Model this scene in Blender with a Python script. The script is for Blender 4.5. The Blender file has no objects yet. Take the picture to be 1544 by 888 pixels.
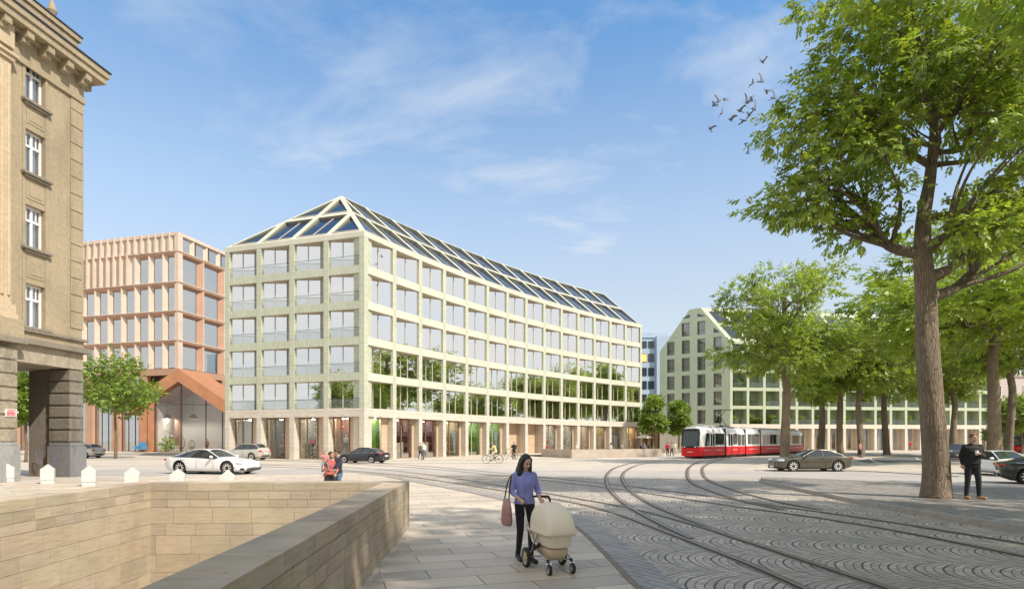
import bpy, bmesh, math, random
import numpy as np
from mathutils import Vector, Matrix, noise
from mathutils.geometry import tessellate_polygon

SC = bpy.context.scene
COL = SC.collection
R = math.radians
rnd = random.Random(7)
# ------------------------------------------------------------------ camera model (used to lay out the plan)
FPX, CX, HY, EYE = 880.0, 772.0, 664.0, 1.85
def G(px, py, z=0.0):
    Y = FPX * (EYE - z) / (py - HY)
    return Vector(((px - CX) / FPX * Y, Y, z))
def P(px, py, Y):
    return Vector(((px - CX) / FPX * Y, Y, EYE - (py - HY) / FPX * Y))
def GX(px, Y, z=0.0):
    return Vector(((px - CX) / FPX * Y, Y, z))

# ------------------------------------------------------------------ mesh builder
class MB:
    def __init__(s, xf=None):
        s.v = []; s.f = []; s.m = []; s.uv = []; s.col = []; s.xf = xf; s.hascol = False
    def add(s, pts, faces, m=0, uvs=None, col=None):
        b = len(s.v)
        if s.xf is not None:
            pts = [s.xf @ Vector(p) for p in pts]
        s.v.extend(tuple(p) for p in pts)
        for i, f in enumerate(faces):
            s.f.append(tuple(b + k for k in f)); s.m.append(m)
            s.uv.append(uvs[i] if uvs else None)
            s.col.append(col)
        if col is not None: s.hascol = True
    def poly(s, pts, m=0, uv=None, col=None):
        s.add(pts, [tuple(range(len(pts)))], m, [uv] if uv else None, col)
    def box(s, x0, x1, y0, y1, z0, z1, m=0, col=None, M=None, skip='', tx=1.0, ty=1.0):
        if x0 > x1: x0, x1 = x1, x0
        if y0 > y1: y0, y1 = y1, y0
        if z0 > z1: z0, z1 = z1, z0
        p = [(x0,y0,z0),(x1,y0,z0),(x1,y1,z0),(x0,y1,z0),(x0,y0,z1),(x1,y0,z1),(x1,y1,z1),(x0,y1,z1)]
        if tx != 1.0 or ty != 1.0:
            cx, cy = (x0+x1)/2, (y0+y1)/2
            for k in range(4, 8):
                q = p[k]; p[k] = (cx+(q[0]-cx)*tx, cy+(q[1]-cy)*ty, q[2])
        F = {'b':(0,3,2,1),'t':(4,5,6,7),'f':(0,1,5,4),'r':(1,2,6,5),'k':(2,3,7,6),'l':(3,0,4,7)}
        ax = {'b':(0,1),'t':(0,1),'f':(0,2),'k':(0,2),'r':(1,2),'l':(1,2)}
        fs = []; us = []
        for k in F:
            if k in skip: continue
            fs.append(F[k]); a, b_ = ax[k]
            us.append([(p[i][a], p[i][b_]) for i in F[k]])
        if M is not None: p = [M @ Vector(q) for q in p]
        s.add(p, fs, m, us, col)
    def beam(s, a, b, w, h, m=0, up=(0,0,1), col=None):
        a = Vector(a); b = Vector(b); d = (b-a); L = d.length
        if L < 1e-6: return
        x = d.normalized(); upv = Vector(up)
        y = upv.cross(x)
        if y.length < 1e-4: y = Vector((1,0,0)).cross(x)
        y.normalize(); z = x.cross(y)
        M = Matrix(((x.x,y.x,z.x,a.x),(x.y,y.y,z.y,a.y),(x.z,y.z,z.z,a.z),(0,0,0,1)))
        s.box(0, L, -w/2, w/2, -h/2, h/2, m, col, M)
    def tube(s, path, r, n=8, m=0, caps=True, col=None, wob=None, closed=False):
        path = [Vector(p) for p in path]; N = len(path)
        if not hasattr(r, '__len__'): r = [r]*N
        pts = []; faces = []
        prev = None
        for i, p in enumerate(path):
            if closed: t = path[(i+1) % N] - path[i-1]
            else: t = path[min(i+1, N-1)] - path[max(i-1, 0)]
            t.normalize()
            if prev is None:
                a = Vector((0,0,1)) if abs(t.z) < .9 else Vector((1,0,0))
                u = a.cross(t).normalized()
            else:
                u = (prev - t*prev.dot(t))
                if u.length < 1e-5: u = Vector((1,0,0)).cross(t)
                u.normalize()
            prev = u; w = t.cross(u)
            for k in range(n):
                an = 2*math.pi*k/n
                rr = r[i]*(wob(i, k) if wob else 1.0)
                pts.append(p + (u*math.cos(an) + w*math.sin(an))*rr)
        for i in range(N if closed else N-1):
            j = (i+1) % N
            for k in range(n):
                k2 = (k+1) % n
                faces.append((i*n+k, i*n+k2, j*n+k2, j*n+k))
        if caps and not closed:
            faces.append(tuple(range(n-1, -1, -1))); faces.append(tuple((N-1)*n+k for k in range(n)))
        s.add(pts, faces, m, None, col)
    def lathe(s, prof, n=16, M=None, m=0, col=None, caps=True):
        pts = []; faces = []
        for (r, z) in prof:
            for k in range(n):
                a = 2*math.pi*k/n
                pts.append(Vector((r*math.cos(a), r*math.sin(a), z)))
        for i in range(len(prof)-1):
            for k in range(n):
                k2 = (k+1) % n
                faces.append((i*n+k, i*n+k2, (i+1)*n+k2, (i+1)*n+k))
        if caps:
            if prof[0][0] > 1e-4: faces.append(tuple(range(n-1, -1, -1)))
            if prof[-1][0] > 1e-4: faces.append(tuple((len(prof)-1)*n+k for k in range(n)))
        if M is not None: pts = [M @ p for p in pts]
        s.add(pts, faces, m, None, col)
    def ell(s, c, r, nu=12, nv=8, m=0, M=None, col=None):
        if not hasattr(r, '__len__'): r = (r, r, r)
        pts = [Vector((0,0,-1))]; faces = []
        for j in range(1, nv):
            b = -math.pi/2 + math.pi*j/nv
            for k in range(nu):
                a = 2*math.pi*k/nu
                pts.append(Vector((math.cos(a)*math.cos(b), math.sin(a)*math.cos(b), math.sin(b))))
        pts.append(Vector((0,0,1)))
        T = len(pts)-1
        for k in range(nu):
            k2 = (k+1) % nu
            faces.append((0, 1+k2, 1+k))
            faces.append((T, T-nu+k, T-nu+k2))
            for j in range(nv-2):
                faces.append((1+j*nu+k, 1+j*nu+k2, 1+(j+1)*nu+k2, 1+(j+1)*nu+k))
        c = Vector(c)
        pts = [Vector((p.x*r[0], p.y*r[1], p.z*r[2])) for p in pts]
        if M is not None: pts = [M @ p for p in pts]
        pts = [p + c for p in pts]
        s.add(pts, faces, m, None, col)
    def prism(s, poly, d, m=0, col=None):
        # poly: list of 3d points; d: extrude vector
        d = Vector(d); a = [Vector(p) for p in poly]; b = [p + d for p in a]; n = len(a)
        faces = [tuple(range(n-1, -1, -1)), tuple(range(n, 2*n))]
        for k in range(n):
            k2 = (k+1) % n
            faces.append((k, k2, n+k2, n+k))
        s.add(a+b, faces, m, None, col)
    def mesh(s, name, mats, off=None, smooth=False):
        me = bpy.data.meshes.new(name)
        v = s.v if off is None else [(p[0]-off[0], p[1]-off[1], p[2]-off[2]) for p in s.v]
        me.from_pydata(v, [], s.f)
        if not isinstance(mats, (list, tuple)): mats = [mats]
        for mt in mats: me.materials.append(mt)
        if len(s.m): me.polygons.foreach_set('material_index', s.m)
        if any(u is not None for u in s.uv):
            uvl = me.uv_layers.new(name='UVMap')
            data = []
            for f, u in zip(s.f, s.uv):
                if u is None: data.extend([0.0]*(2*len(f)))
                else:
                    for q in u: data.extend(q)
            uvl.data.foreach_set('uv', data)
        if s.hascol:
            ca = me.color_attributes.new('Col', 'FLOAT_COLOR', 'CORNER')
            data = []
            for f, c in zip(s.f, s.col):
                c = c if c is not None else 1.0
                if not hasattr(c, '__len__'): c = (c, c, c)
                data.extend([c[0], c[1], c[2], 1.0]*len(f))
            ca.data.foreach_set('color', data)
        if smooth:
            me.polygons.foreach_set('use_smooth', [True]*len(me.polygons))
        me.update()
        return me
    def build(s, name, mats, parent=None, loc=None, world=True, smooth=False, bev=0.0):
        off = None
        if loc is not None: off = Vector(loc)
        elif parent is not None and world:
            off = Vector((0,0,0)); q = parent
            while q is not None: off += q.location; q = q.parent
        me = s.mesh(name, mats, off, smooth)
        o = bpy.data.objects.new(name, me); COL.objects.link(o)
        if loc is not None and parent is None: o.location = loc
        if parent is not None: o.parent = parent
        if bev > 0:
            b = o.modifiers.new('bevel', 'BEVEL'); b.width = bev; b.segments = 2; b.limit_method = 'ANGLE'
        return o

def tag(o, label=None, cat=None, group=None, kind=None):
    if label: o['label'] = label
    if cat: o['category'] = cat
    if group: o['group'] = group
    if kind: o['kind'] = kind
    return o
def thing(name, label, cat, loc=(0,0,0), rz=0.0, group=None, sc=1.0):
    o = bpy.data.objects.new(name, None); COL.objects.link(o)
    o.location = loc; o.rotation_euler = (0,0,rz); o.scale = (sc,sc,sc); o.empty_display_size = .2
    return tag(o, label, cat, group)
def inst(name, me, parent=None, M=None, loc=None):
    o = bpy.data.objects.new(name, me); COL.objects.link(o)
    if parent is not None: o.parent = parent
    if M is not None: o.matrix_local = M
    if loc is not None: o.location = loc
    return o
def copy_tree(o, parent=None):
    c = o.copy(); COL.objects.link(c)
    if parent is not None:
        c.parent = parent
    for ch in list(o.children): copy_tree(ch, c)
    return c
def frame(o, u):
    u = Vector((u[0], u[1], 0)).normalized(); n = Vector((-u.y, u.x, 0))
    return Matrix(((u.x, n.x, 0, o[0]), (u.y, n.y, 0, o[1]), (0, 0, 1, o[2] if len(o) > 2 else 0), (0,0,0,1)))
def offs(parent):
    v = Vector((0,0,0)); q = parent
    while q is not None: v += q.location; q = q.parent
    return v
def eval_mesh(ob, name):
    dg = bpy.context.evaluated_depsgraph_get()
    dg.update()
    me = bpy.data.meshes.new_from_object(ob.evaluated_get(dg))
    me.name = name
    return me
def remesh(mb, name, voxel, it=4, fac=.5, mats=None, smooth=True):
    me = mb.mesh('tmp', mats or [])
    o = bpy.data.objects.new('tmp', me); COL.objects.link(o)
    r = o.modifiers.new('r', 'REMESH'); r.mode = 'VOXEL'; r.voxel_size = voxel
    if it:
        sm = o.modifiers.new('s', 'SMOOTH'); sm.factor = fac; sm.iterations = it
    m2 = eval_mesh(o, name)
    bpy.data.objects.remove(o); bpy.data.meshes.remove(me)
    m2.materials.clear()
    for q in (mats or []): m2.materials.append(q)
    m2.polygons.foreach_set('use_smooth', [True]*len(m2.polygons))
    m2.polygons.foreach_set('material_index', [0]*len(m2.polygons))
    return m2

# ------------------------------------------------------------------ materials
class NT:
    def __init__(s, name):
        s.mat = bpy.data.materials.new(name); s.mat.use_nodes = True
        s.t = s.mat.node_tree; s.n = s.t.nodes
        s.b = s.n['Principled BSDF']; s.out = s.n['Material Output']
    def new(s, kind, **kw):
        x = s.n.new(kind)
        for k, v in kw.items(): setattr(x, k, v)
        return x
    def link(s, a, b): s.t.links.new(a, b)
    def math(s, op, a, b=None, c=None, clamp=False):
        x = s.new('ShaderNodeMath', operation=op); x.use_clamp = clamp
        for i, q in enumerate((a, b, c)):
            if q is None: continue
            if isinstance(q, (int, float)): x.inputs[i].default_value = q
            else: s.link(q, x.inputs[i])
        return x.outputs[0]
    def mix(s, fac, a, b, mode='MIX'):
        x = s.new('ShaderNodeMix', data_type='RGBA', blend_type=mode)
        for sock, q in ((x.inputs[0], fac), (x.inputs[6], a), (x.inputs[7], b)):
            if isinstance(q, (int, float)): sock.default_value = q
            elif isinstance(q, (tuple, list)): sock.default_value = (*q[:3], 1)
            else: s.link(q, sock)
        return x.outputs[2]
    def noise(s, vec, scale, detail=4, rough=.55, dims='3D'):
        x = s.new('ShaderNodeTexNoise'); x.inputs['Scale'].default_value = scale
        x.inputs['Detail'].default_value = detail; x.inputs['Roughness'].default_value = rough
        if vec is not None: s.link(vec, x.inputs['Vector'])
        return x.outputs['Fac']
    def coord(s, which='Object'):
        if which == 'Position': return s.new('ShaderNodeNewGeometry').outputs['Position']
        return s.new('ShaderNodeTexCoord').outputs[which]
    def mapping(s, vec, scale=(1,1,1), rot=(0,0,0), loc=(0,0,0)):
        x = s.new('ShaderNodeMapping'); s.link(vec, x.inputs['Vector'])
        x.inputs['Scale'].default_value = scale; x.inputs['Rotation'].default_value = rot; x.inputs['Location'].default_value = loc
        return x.outputs[0]
    def ramp(s, fac, stops):
        x = s.new('ShaderNodeValToRGB'); s.link(fac, x.inputs[0]); e = x.color_ramp.elements
        while len(e) < len(stops): e.new(.5)
        for q, (pos, c) in zip(e, stops):
            q.position = pos; q.color = (*c, 1) if hasattr(c, '__len__') else (c, c, c, 1)
        return x.outputs[0]
    def maprange(s, v, a, b, c, d):
        x = s.new('ShaderNodeMapRange'); s.link(v, x.inputs[0])
        for i, q in enumerate((a, b, c, d)): x.inputs[i+1].default_value = q
        return x.outputs[0]
    def bump(s, h, dist, strength=1.0):
        x = s.new('ShaderNodeBump'); x.inputs['Distance'].default_value = dist; x.inputs['Strength'].default_value = strength
        s.link(h, x.inputs['Height']); s.link(x.outputs[0], s.b.inputs['Normal']); return x
    def base(s, c):
        if isinstance(c, (tuple, list)): s.b.inputs['Base Color'].default_value = (*c[:3], 1)
        else: s.link(c, s.b.inputs['Base Color'])
    def set(s, **kw):
        for k, v in kw.items(): s.b.inputs[k.replace('_', ' ')].default_value = v

def mat(name, c, rough=.6, var=.12, scale=3.0, metal=0.0, spec=.5, bump=0.0, bscale=30, coat=0.0, co='Object', col=False, stretch=(1,1,1)):
    t = NT(name); t.set(Roughness=rough, Metallic=metal)
    t.b.inputs['Specular IOR Level'].default_value = spec
    if coat: t.b.inputs['Coat Weight'].default_value = coat; t.b.inputs['Coat Roughness'].default_value = .04
    v = t.coord(co)
    if stretch != (1,1,1): v = t.mapping(v, stretch)
    c = tuple(c)
    if var > 0:
        n = t.noise(v, scale, 5)
        k = t.maprange(n, .3, .7, 1-var, 1+var)
        cc = t.mix(1.0, c, k, 'MULTIPLY')
    else: cc = c
    if col:
        a = t.new('ShaderNodeAttribute', attribute_name='Col')
        cc = t.mix(1.0, cc, a.outputs['Color'], 'MULTIPLY')
    t.base(cc)
    if bump: t.bump(t.noise(v, bscale, 4), bump)
    return t.mat

def mat_lines(name, c, axis, pitch, groove=.14, var=.08, dark=.72, rough=.55, dist=.02):
    """glazed tile / brick courses: grooves along one facade axis (UV in metres)"""
    t = NT(name); t.set(Roughness=rough)
    uv = t.coord('UV')
    sp = t.new('ShaderNodeSeparateXYZ'); t.link(uv, sp.inputs[0])
    q = sp.outputs[0] if axis == 'u' else sp.outputs[1]
    o = sp.outputs[1] if axis == 'u' else sp.outputs[0]
    a = t.math('DIVIDE', q, pitch); fr = t.math('FRACT', a); row = t.math('FLOOR', a)
    d = t.math('ABSOLUTE', t.math('SUBTRACT', fr, .5))
    g = t.maprange(d, .5-groove, .5-groove*.4, 0, 1)
    # short tiles along the other axis
    b = t.math('FLOOR', t.math('ADD', t.math('DIVIDE', o, .62), t.math('MULTIPLY', row, .37)))
    cb = t.new('ShaderNodeCombineXYZ'); t.link(row, cb.inputs[0]); t.link(b, cb.inputs[1])
    wn = t.new('ShaderNodeTexWhiteNoise'); t.link(cb.outputs[0], wn.inputs['Vector'])
    k = t.maprange(wn.outputs['Value'], 0, 1, 1-var, 1+var)
    n = t.noise(t.coord('Position'), .35, 4)
    k2 = t.maprange(n, .3, .7, .93, 1.05)
    cc = t.mix(1.0, t.mix(1.0, c, k, 'MULTIPLY'), k2, 'MULTIPLY')
    cc = t.mix(g, cc, tuple(x*dark for x in c))
    t.base(cc)
    t.bump(t.math('SUBTRACT', 1.0, g), dist)
    return t.mat

def glass_mat(name, tint=(.75,.8,.8), refl=.25, fres=.6, rough=.0, gcol=(1,1,1)):
    t = NT(name)
    g = t.new('ShaderNodeBsdfGlossy'); g.inputs['Roughness'].default_value = rough; g.inputs['Color'].default_value = (*gcol, 1)
    tr = t.new('ShaderNodeBsdfTransparent'); tr.inputs['Color'].default_value = (*tint, 1)
    lw = t.new('ShaderNodeLayerWeight'); lw.inputs['Blend'].default_value = .35
    f = t.math('MULTIPLY_ADD', lw.outputs['Fresnel'], fres, refl, clamp=True)
    mx = t.new('ShaderNodeMixShader'); t.link(f, mx.inputs[0]); t.link(tr.outputs[0], mx.inputs[1]); t.link(g.outputs[0], mx.inputs[2])
    nz = t.noise(t.coord('Position'), .25, 2)
    bp = t.new('ShaderNodeBump'); bp.inputs['Distance'].default_value = .02; bp.inputs['Strength'].default_value = .25
    t.link(nz, bp.inputs['Height']); t.link(bp.outputs[0], g.inputs['Normal'])
    t.link(mx.outputs[0], t.out.inputs['Surface'])
    return t.mat

def emat(name, c, s):
    t = NT(name); t.base(c); t.b.inputs['Emission Color'].default_value = (*c, 1); t.b.inputs['Emission Strength'].default_value = s
    return t.mat

M = {}
M['white_paint'] = mat('white_paint', (.8,.8,.79), .45, .04)
M['dark_metal'] = mat('dark_metal', (.04,.04,.045), .4, .1)
M['steel'] = mat('steel', (.62,.62,.63), .28, .08, metal=1.0)
M['bronze'] = mat('bronze_frame', (.20,.14,.10), .4, .1)
M['black'] = mat('black_rubber', (.015,.015,.016), .6, .2)
M['wood'] = mat('wood', (.42,.25,.12), .55, .2, stretch=(1,1,.15))

# ------------------------------------------------------------------ camera, light, sky
cam = bpy.data.cameras.new('camera'); co = bpy.data.objects.new('camera', cam); COL.objects.link(co)
cam.sensor_width = 36; cam.lens = 36*FPX/1544
cam.shift_y = (HY-444)/1544
co.location = (0, 0, EYE); co.rotation_euler = (R(90), 0, 0)
cam.clip_start = .05; cam.clip_end = 6000
SC.camera = co

SUN_EL, SUN_AZV = 45.0, Vector((.80, -.60, 0)).normalized()
el = R(SUN_EL)
to_sun = Vector((SUN_AZV.x*math.cos(el), SUN_AZV.y*math.cos(el), math.sin(el)))
sl = bpy.data.lights.new('sun', 'SUN'); so = bpy.data.objects.new('sun', sl); COL.objects.link(so)
sl.energy = 4.1; sl.angle = R(.9); sl.color = (1, .92, .80)
so.rotation_euler = to_sun.to_track_quat('Z', 'Y').to_euler(); so.location = (30, -30, 60)

w = bpy.data.worlds.new('World'); SC.world = w; w.use_nodes = True
wt = w.node_tree; wn = wt.nodes; bg = wn['Background']
class WN(NT):
    def __init__(s): s.t = wt; s.n = wn
q = WN()
sky = q.new('ShaderNodeTexSky'); sky.sky_type = 'NISHITA'; sky.sun_disc = False
sky.sun_elevation = el; sky.sun_rotation = math.atan2(to_sun.x, to_sun.y)
sky.air_density = 1.0; sky.dust_density = .3; sky.ozone_density = 1.5; sky.altitude = 100
gen = q.coord('Generated')
sp = q.new('ShaderNodeSeparateXYZ'); q.link(gen, sp.inputs[0])
zz = q.math('ADD', q.math('MAXIMUM', sp.outputs[2], 0.0), .16)
cv = q.new('ShaderNodeCombineXYZ')
q.link(q.math('SUBTRACT', q.math('DIVIDE', sp.outputs[0], zz), .85), cv.inputs[0]); q.link(q.math('SUBTRACT', q.math('DIVIDE', sp.outputs[1], zz), .66), cv.inputs[1])
mp = q.mapping(cv.outputs[0], scale=(.75, 1.5, 1), rot=(0, 0, R(-14)), loc=(.2, 2.6, 0))
wv = q.new('ShaderNodeTexNoise'); wv.inputs['Scale'].default_value = .9; wv.inputs['Detail'].default_value = 2
q.link(mp, wv.inputs['Vector'])
va = q.new('ShaderNodeVectorMath', operation='MULTIPLY_ADD'); q.link(wv.outputs['Color'], va.inputs[0]); va.inputs[1].default_value = (.9,.9,.9); q.link(mp, va.inputs[2])
n1 = q.noise(va.outputs[0], 1.1, 9, .62)
n2 = q.noise(mp, .42, 3, .5)
cl = q.math('MULTIPLY', q.maprange(n1, .47, .78, 0, 1), q.maprange(n2, .36, .54, 0, 1), clamp=True)
side = q.math('MAXIMUM', q.maprange(sp.outputs[0], .68, .82, 0, 1), q.maprange(sp.outputs[1], .35, .0, 0, 1))   # the cloud bank beside and behind the viewer
bank = q.math('MULTIPLY', side, q.maprange(n1, .30, .60, .80, 1), clamp=True)
hz = q.maprange(sp.outputs[2], .0, .58, .80, 0)          # milky air low over the horizon
cl2 = q.math('MAXIMUM', q.math('MAXIMUM', q.math('MULTIPLY', cl, .85), hz), q.math('MULTIPLY', bank, .98), clamp=True)
SKY_CLOUD = (6.9, 6.9, 6.8)
skc = q.mix(1.0, q.mix(1.0, q.mix(1.0, sky.outputs[0], (.72, 1.0, 1.09), 'MULTIPLY'), q.ramp(sp.outputs[2], [(0.0,.25),(.12,.36),(.35,.66),(.6,.82),(1.0,.85)]), 'MULTIPLY'), (2.0,2.0,2.0), 'MULTIPLY')
mixc = q.mix(cl2, skc, SKY_CLOUD)
q.link(mixc, bg.inputs['Color']); bg.inputs['Strength'].default_value = .112
SC.view_settings.view_transform = 'Standard'; SC.view_settings.look = 'None'
SC.view_settings.exposure = .38; SC.view_settings.gamma = 1
SC.view_settings.use_curve_mapping = False
SC.cycles.max_bounces = 7; SC.cycles.transparent_max_bounces = 12; SC.cycles.diffuse_bounces = 3; SC.cycles.glossy_bounces = 3
SC.cycles.use_denoising = True
SC.cycles.sample_clamp_indirect = 6
# ================================================================== ground, paving, street, tracks
def catmull(pts, n=10):
    pts = [Vector(p) for p in pts]; out = []
    q = [pts[0]*2-pts[1]] + pts + [pts[-1]*2-pts[-2]]
    for i in range(1, len(q)-2):
        for k in range(n):
            t = k/n; a, b, c, d = q[i-1], q[i], q[i+1], q[i+2]
            out.append(.5*((2*b)+(c-a)*t+(2*a-5*b+4*c-d)*t*t+(3*b-a-3*c+d)*t**3))
    out.append(pts[-1]); return out
def offset(path, d):
    out = []
    for i, p in enumerate(path):
        t = (path[min(i+1, len(path)-1)] - path[max(i-1, 0)]); t.z = 0; t.normalize()
        out.append(p + Vector((t.y, -t.x, 0))*d)     # to the right of travel
    return out
def strip(mb, path, w0, w1, z, m=0, h=0.0):
    a = offset(path, w0); b = offset(path, w1)
    for i in range(len(path)-1):
        p = [Vector((v.x, v.y, z)) for v in (a[i], b[i], b[i+1], a[i+1])]
        if (p[1]-p[0]).cross(p[2]-p[0]).z < 0: p = [p[0], p[3], p[2], p[1]]
        mb.poly(p, m)
        if h:
            for (s, e) in ((p[0], p[1]), (p[1], p[2]), (p[2], p[3]), (p[3], p[0])):
                dz = Vector((0,0,-h)); mb.poly([s+dz, e+dz, e, s], m)
def flat(name, polys, m, z, kind='structure'):
    """one sheet from outer outline + holes"""
    pl = [[Vector((p[0], p[1], z)) for p in po] for po in polys]
    tri = tessellate_polygon(pl); allp = [p for po in pl for p in po]
    mb = MB()
    fs = []
    for a, b, c in tri:
        n = (allp[b]-allp[a]).cross(allp[c]-allp[a]).z
        if abs(n) < 1e-9: continue
        fs.append((a, b, c) if n > 0 else (a, c, b))
    mb.add(allp, fs, 0)
    return tag(mb.build(name, m), kind=kind)

# ---- slabs (running bond, uv from world position)
def slab_mat(name, c, bw, rh, rot, mortar=.006, var=.16, mdark=.55, rough=.6, sat=None, stain=.12, bmp=.004):
    t = NT(name); t.set(Roughness=rough); t.b.inputs['Specular IOR Level'].default_value = .25
    pos = t.coord('Position'); v = t.mapping(pos, rot=(0,0,rot))
    b = t.new('ShaderNodeTexBrick'); t.link(v, b.inputs['Vector'])
    b.inputs['Scale'].default_value = 1; b.inputs['Brick Width'].default_value = bw; b.inputs['Row Height'].default_value = rh
    b.inputs['Mortar Size'].default_value = mortar; b.inputs['Mortar Smooth'].default_value = .1
    b.inputs['Bias'].default_value = 0; b.offset = .5
    c2 = sat or c
    b.inputs['Color1'].default_value = (*[x*(1-var) for x in c], 1); b.inputs['Color2'].default_value = (*[x*(1+var) for x in c2], 1)
    b.inputs['Mortar'].default_value = (*[x*mdark for x in c], 1)
    n = t.noise(pos, .45, 6, .6); n3 = t.noise(pos, 9, 4, .6)
    k = t.math('MULTIPLY', t.maprange(n, .3, .7, 1-stain, 1+stain), t.maprange(n3, .3, .7, .95, 1.05))
    t.base(t.mix(1.0, b.outputs['Color'], k, 'MULTIPLY'))
    h = t.math('SUBTRACT', t.math('MULTIPLY', n3, .3), b.outputs['Fac'])
    t.bump(h, bmp)
    return t.mat
def arc_cobbles(name, c, Wc=1.75, s=.115, rot=0.0):
    """segmental-arc setts"""
    t = NT(name); t.set(Roughness=.5); t.b.inputs['Specular IOR Level'].default_value = .3
    pos = t.coord('Position'); v = t.mapping(pos, rot=(0,0,rot))
    wob = t.new('ShaderNodeTexNoise'); wob.inputs['Scale'].default_value = 1.6; t.link(v, wob.inputs['Vector'])
    vm = t.new('ShaderNodeVectorMath', operation='MULTIPLY_ADD'); t.link(wob.outputs['Color'], vm.inputs[0]); vm.inputs[1].default_value = (.09,.09,0); t.link(v, vm.inputs[2])
    sp = t.new('ShaderNodeSeparateXYZ'); t.link(vm.outputs[0], sp.inputs[0])
    a = t.math('DIVIDE', sp.outputs[0], Wc); fr = t.math('SUBTRACT', t.math('FRACT', a), .5); idc = t.math('FLOOR', a)
    Rr = .56
    arc = t.math('SQRT', t.math('SUBTRACT', Rr*Rr, t.math('MULTIPLY', fr, fr)))
    y = t.math('SUBTRACT', sp.outputs[1], t.math('MULTIPLY', arc, Wc*.95))
    x = t.math('ADD', t.math('MULTIPLY', t.math('ARCSINE', t.math('DIVIDE', fr, Rr)), Rr*Wc), t.math('MULTIPLY', idc, 3.1))
    cb = t.new('ShaderNodeCombineXYZ'); t.link(x, cb.inputs[0]); t.link(y, cb.inputs[1])
    b = t.new('ShaderNodeTexBrick'); t.link(cb.outputs[0], b.inputs['Vector'])
    b.inputs['Scale'].default_value = 1; b.inputs['Brick Width'].default_value = s*1.1; b.inputs['Row Height'].default_value = s
    b.inputs['Mortar Size'].default_value = .009; b.inputs['Mortar Smooth'].default_value = .5
    b.inputs['Color1'].default_value = (*[q*.80 for q in c], 1); b.inputs['Color2'].default_value = (*[q*1.18 for q in c], 1)
    b.inputs['Mortar'].default_value = (.13,.115,.10,1)
    rown = t.new('ShaderNodeTexWhiteNoise', noise_dimensions='1D'); t.link(t.math('FLOOR', t.math('DIVIDE', y, s)), rown.inputs['W'])
    row2 = t.maprange(rown.outputs['Value'], 0, 1, .90, 1.08)
    # every third joint between the arcs is wide, sandy and dark: the arcs that read from afar
    fr3 = t.math('FRACT', t.math('DIVIDE', t.math('ADD', y, 600*s), s*3.0))
    d3 = t.math('ABSOLUTE', t.math('SUBTRACT', fr3, .5))
    jw = t.maprange(d3, .445, .475, 0, 1)
    n = t.noise(pos, .5, 5, .6)
    k = t.math('MULTIPLY', t.maprange(n, .3, .7, .84, 1.14), row2)
    cc = t.mix(1.0, b.outputs['Color'], k, 'MULTIPLY')
    t.base(t.mix(t.math('MULTIPLY', jw, .85), cc, (.06,.052,.045)))
    n3 = t.noise(pos, 30, 3)
    t.link(t.maprange(n, .3, .7, .42, .62), t.b.inputs['Roughness'])
    t.bump(t.math('SUBTRACT', t.math('MULTIPLY', n3, .35), t.math('MAXIMUM', b.outputs['Fac'], jw)), .012)
    return t.mat

CREAM = (.51,.455,.385)
m_ground = slab_mat('pale_concrete_paving', CREAM, 3.2, 1.6, R(12), .02, .04, .72, .65)
m_plaza = slab_mat('plaza_stone_slabs', (.55,.475,.39), 1.25, .52, R(-17), .010, .17, .42, .5, sat=(.57,.48,.38))
m_cob = arc_cobbles('segmental_cobbles', (.55,.48,.40), rot=R(-72))
m_band = slab_mat('granite_edge_band', (.36,.335,.31), .5, .16, R(55), .012, .15, .5, .55)
m_sett = slab_mat('granite_setts', (.37,.335,.30), .19, .14, R(24), .018, .3, .35, .55)
m_road = mat('pale_worn_asphalt', (.42,.385,.35), .7, .10, .35, bump=.003, bscale=90, co='Position')
m_road2 = mat('dark_asphalt', (.14,.138,.138), .75, .14, .4, bump=.004, bscale=120, co='Position')
m_kerb = mat('granite_kerb', (.36,.33,.29), .6, .14, 6, bump=.003, bscale=60, co='Position')
m_rail = mat('tram_rail_steel', (.34,.27,.20), .35, .25, 4, metal=.6, co='Position')
m_railbed = mat('rail_edge_concrete', (.22,.17,.13), .65, .2, 2.5, co='Position')
m_slot = mat('rail_groove', (.03,.028,.025), .8, .0)
m_line = mat('white_road_paint', (.75,.75,.73), .6, .12, 6, co='Position')

# pit outline (inner faces)
PIT = [Vector((-7.27,11.75)), Vector((-2.62,11.85)), Vector((-2.02,1.2)), Vector((-6.75,1.2))]
hole = [(p.x, p.y) for p in PIT]
S = 1500
flat('ground', [[(-S,-S),(S,-S),(S,S),(-S,S)], hole], m_ground, 0.0)

# kerb line (edge of the slab plaza), from far left to bottom right
kerb_px = [(470,706),(560,715),(612,724.5),(700,741),(766,755.5),(820,770),(866,792),(910,832),(950,874),(976,897)]
kl = [G(*p) for p in kerb_px]
kl = kl + [kl[-1] + (kl[-1]-kl[-2])*2.5]
kerb = catmull(kl, 8)
# plaza: right of the pit, left of the kerb
edge = [(p.x, p.y) for p in kerb]
flat('plaza_paving', [edge + [(2.5,-6),(-1.0,-6),(-1.35,1.0),(-1.62,3.3),(-2.07,12.0),(-2.4,12.2),(-7.9,12.2),(-14,17),(-22,25)]], m_plaza, .004)
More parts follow.
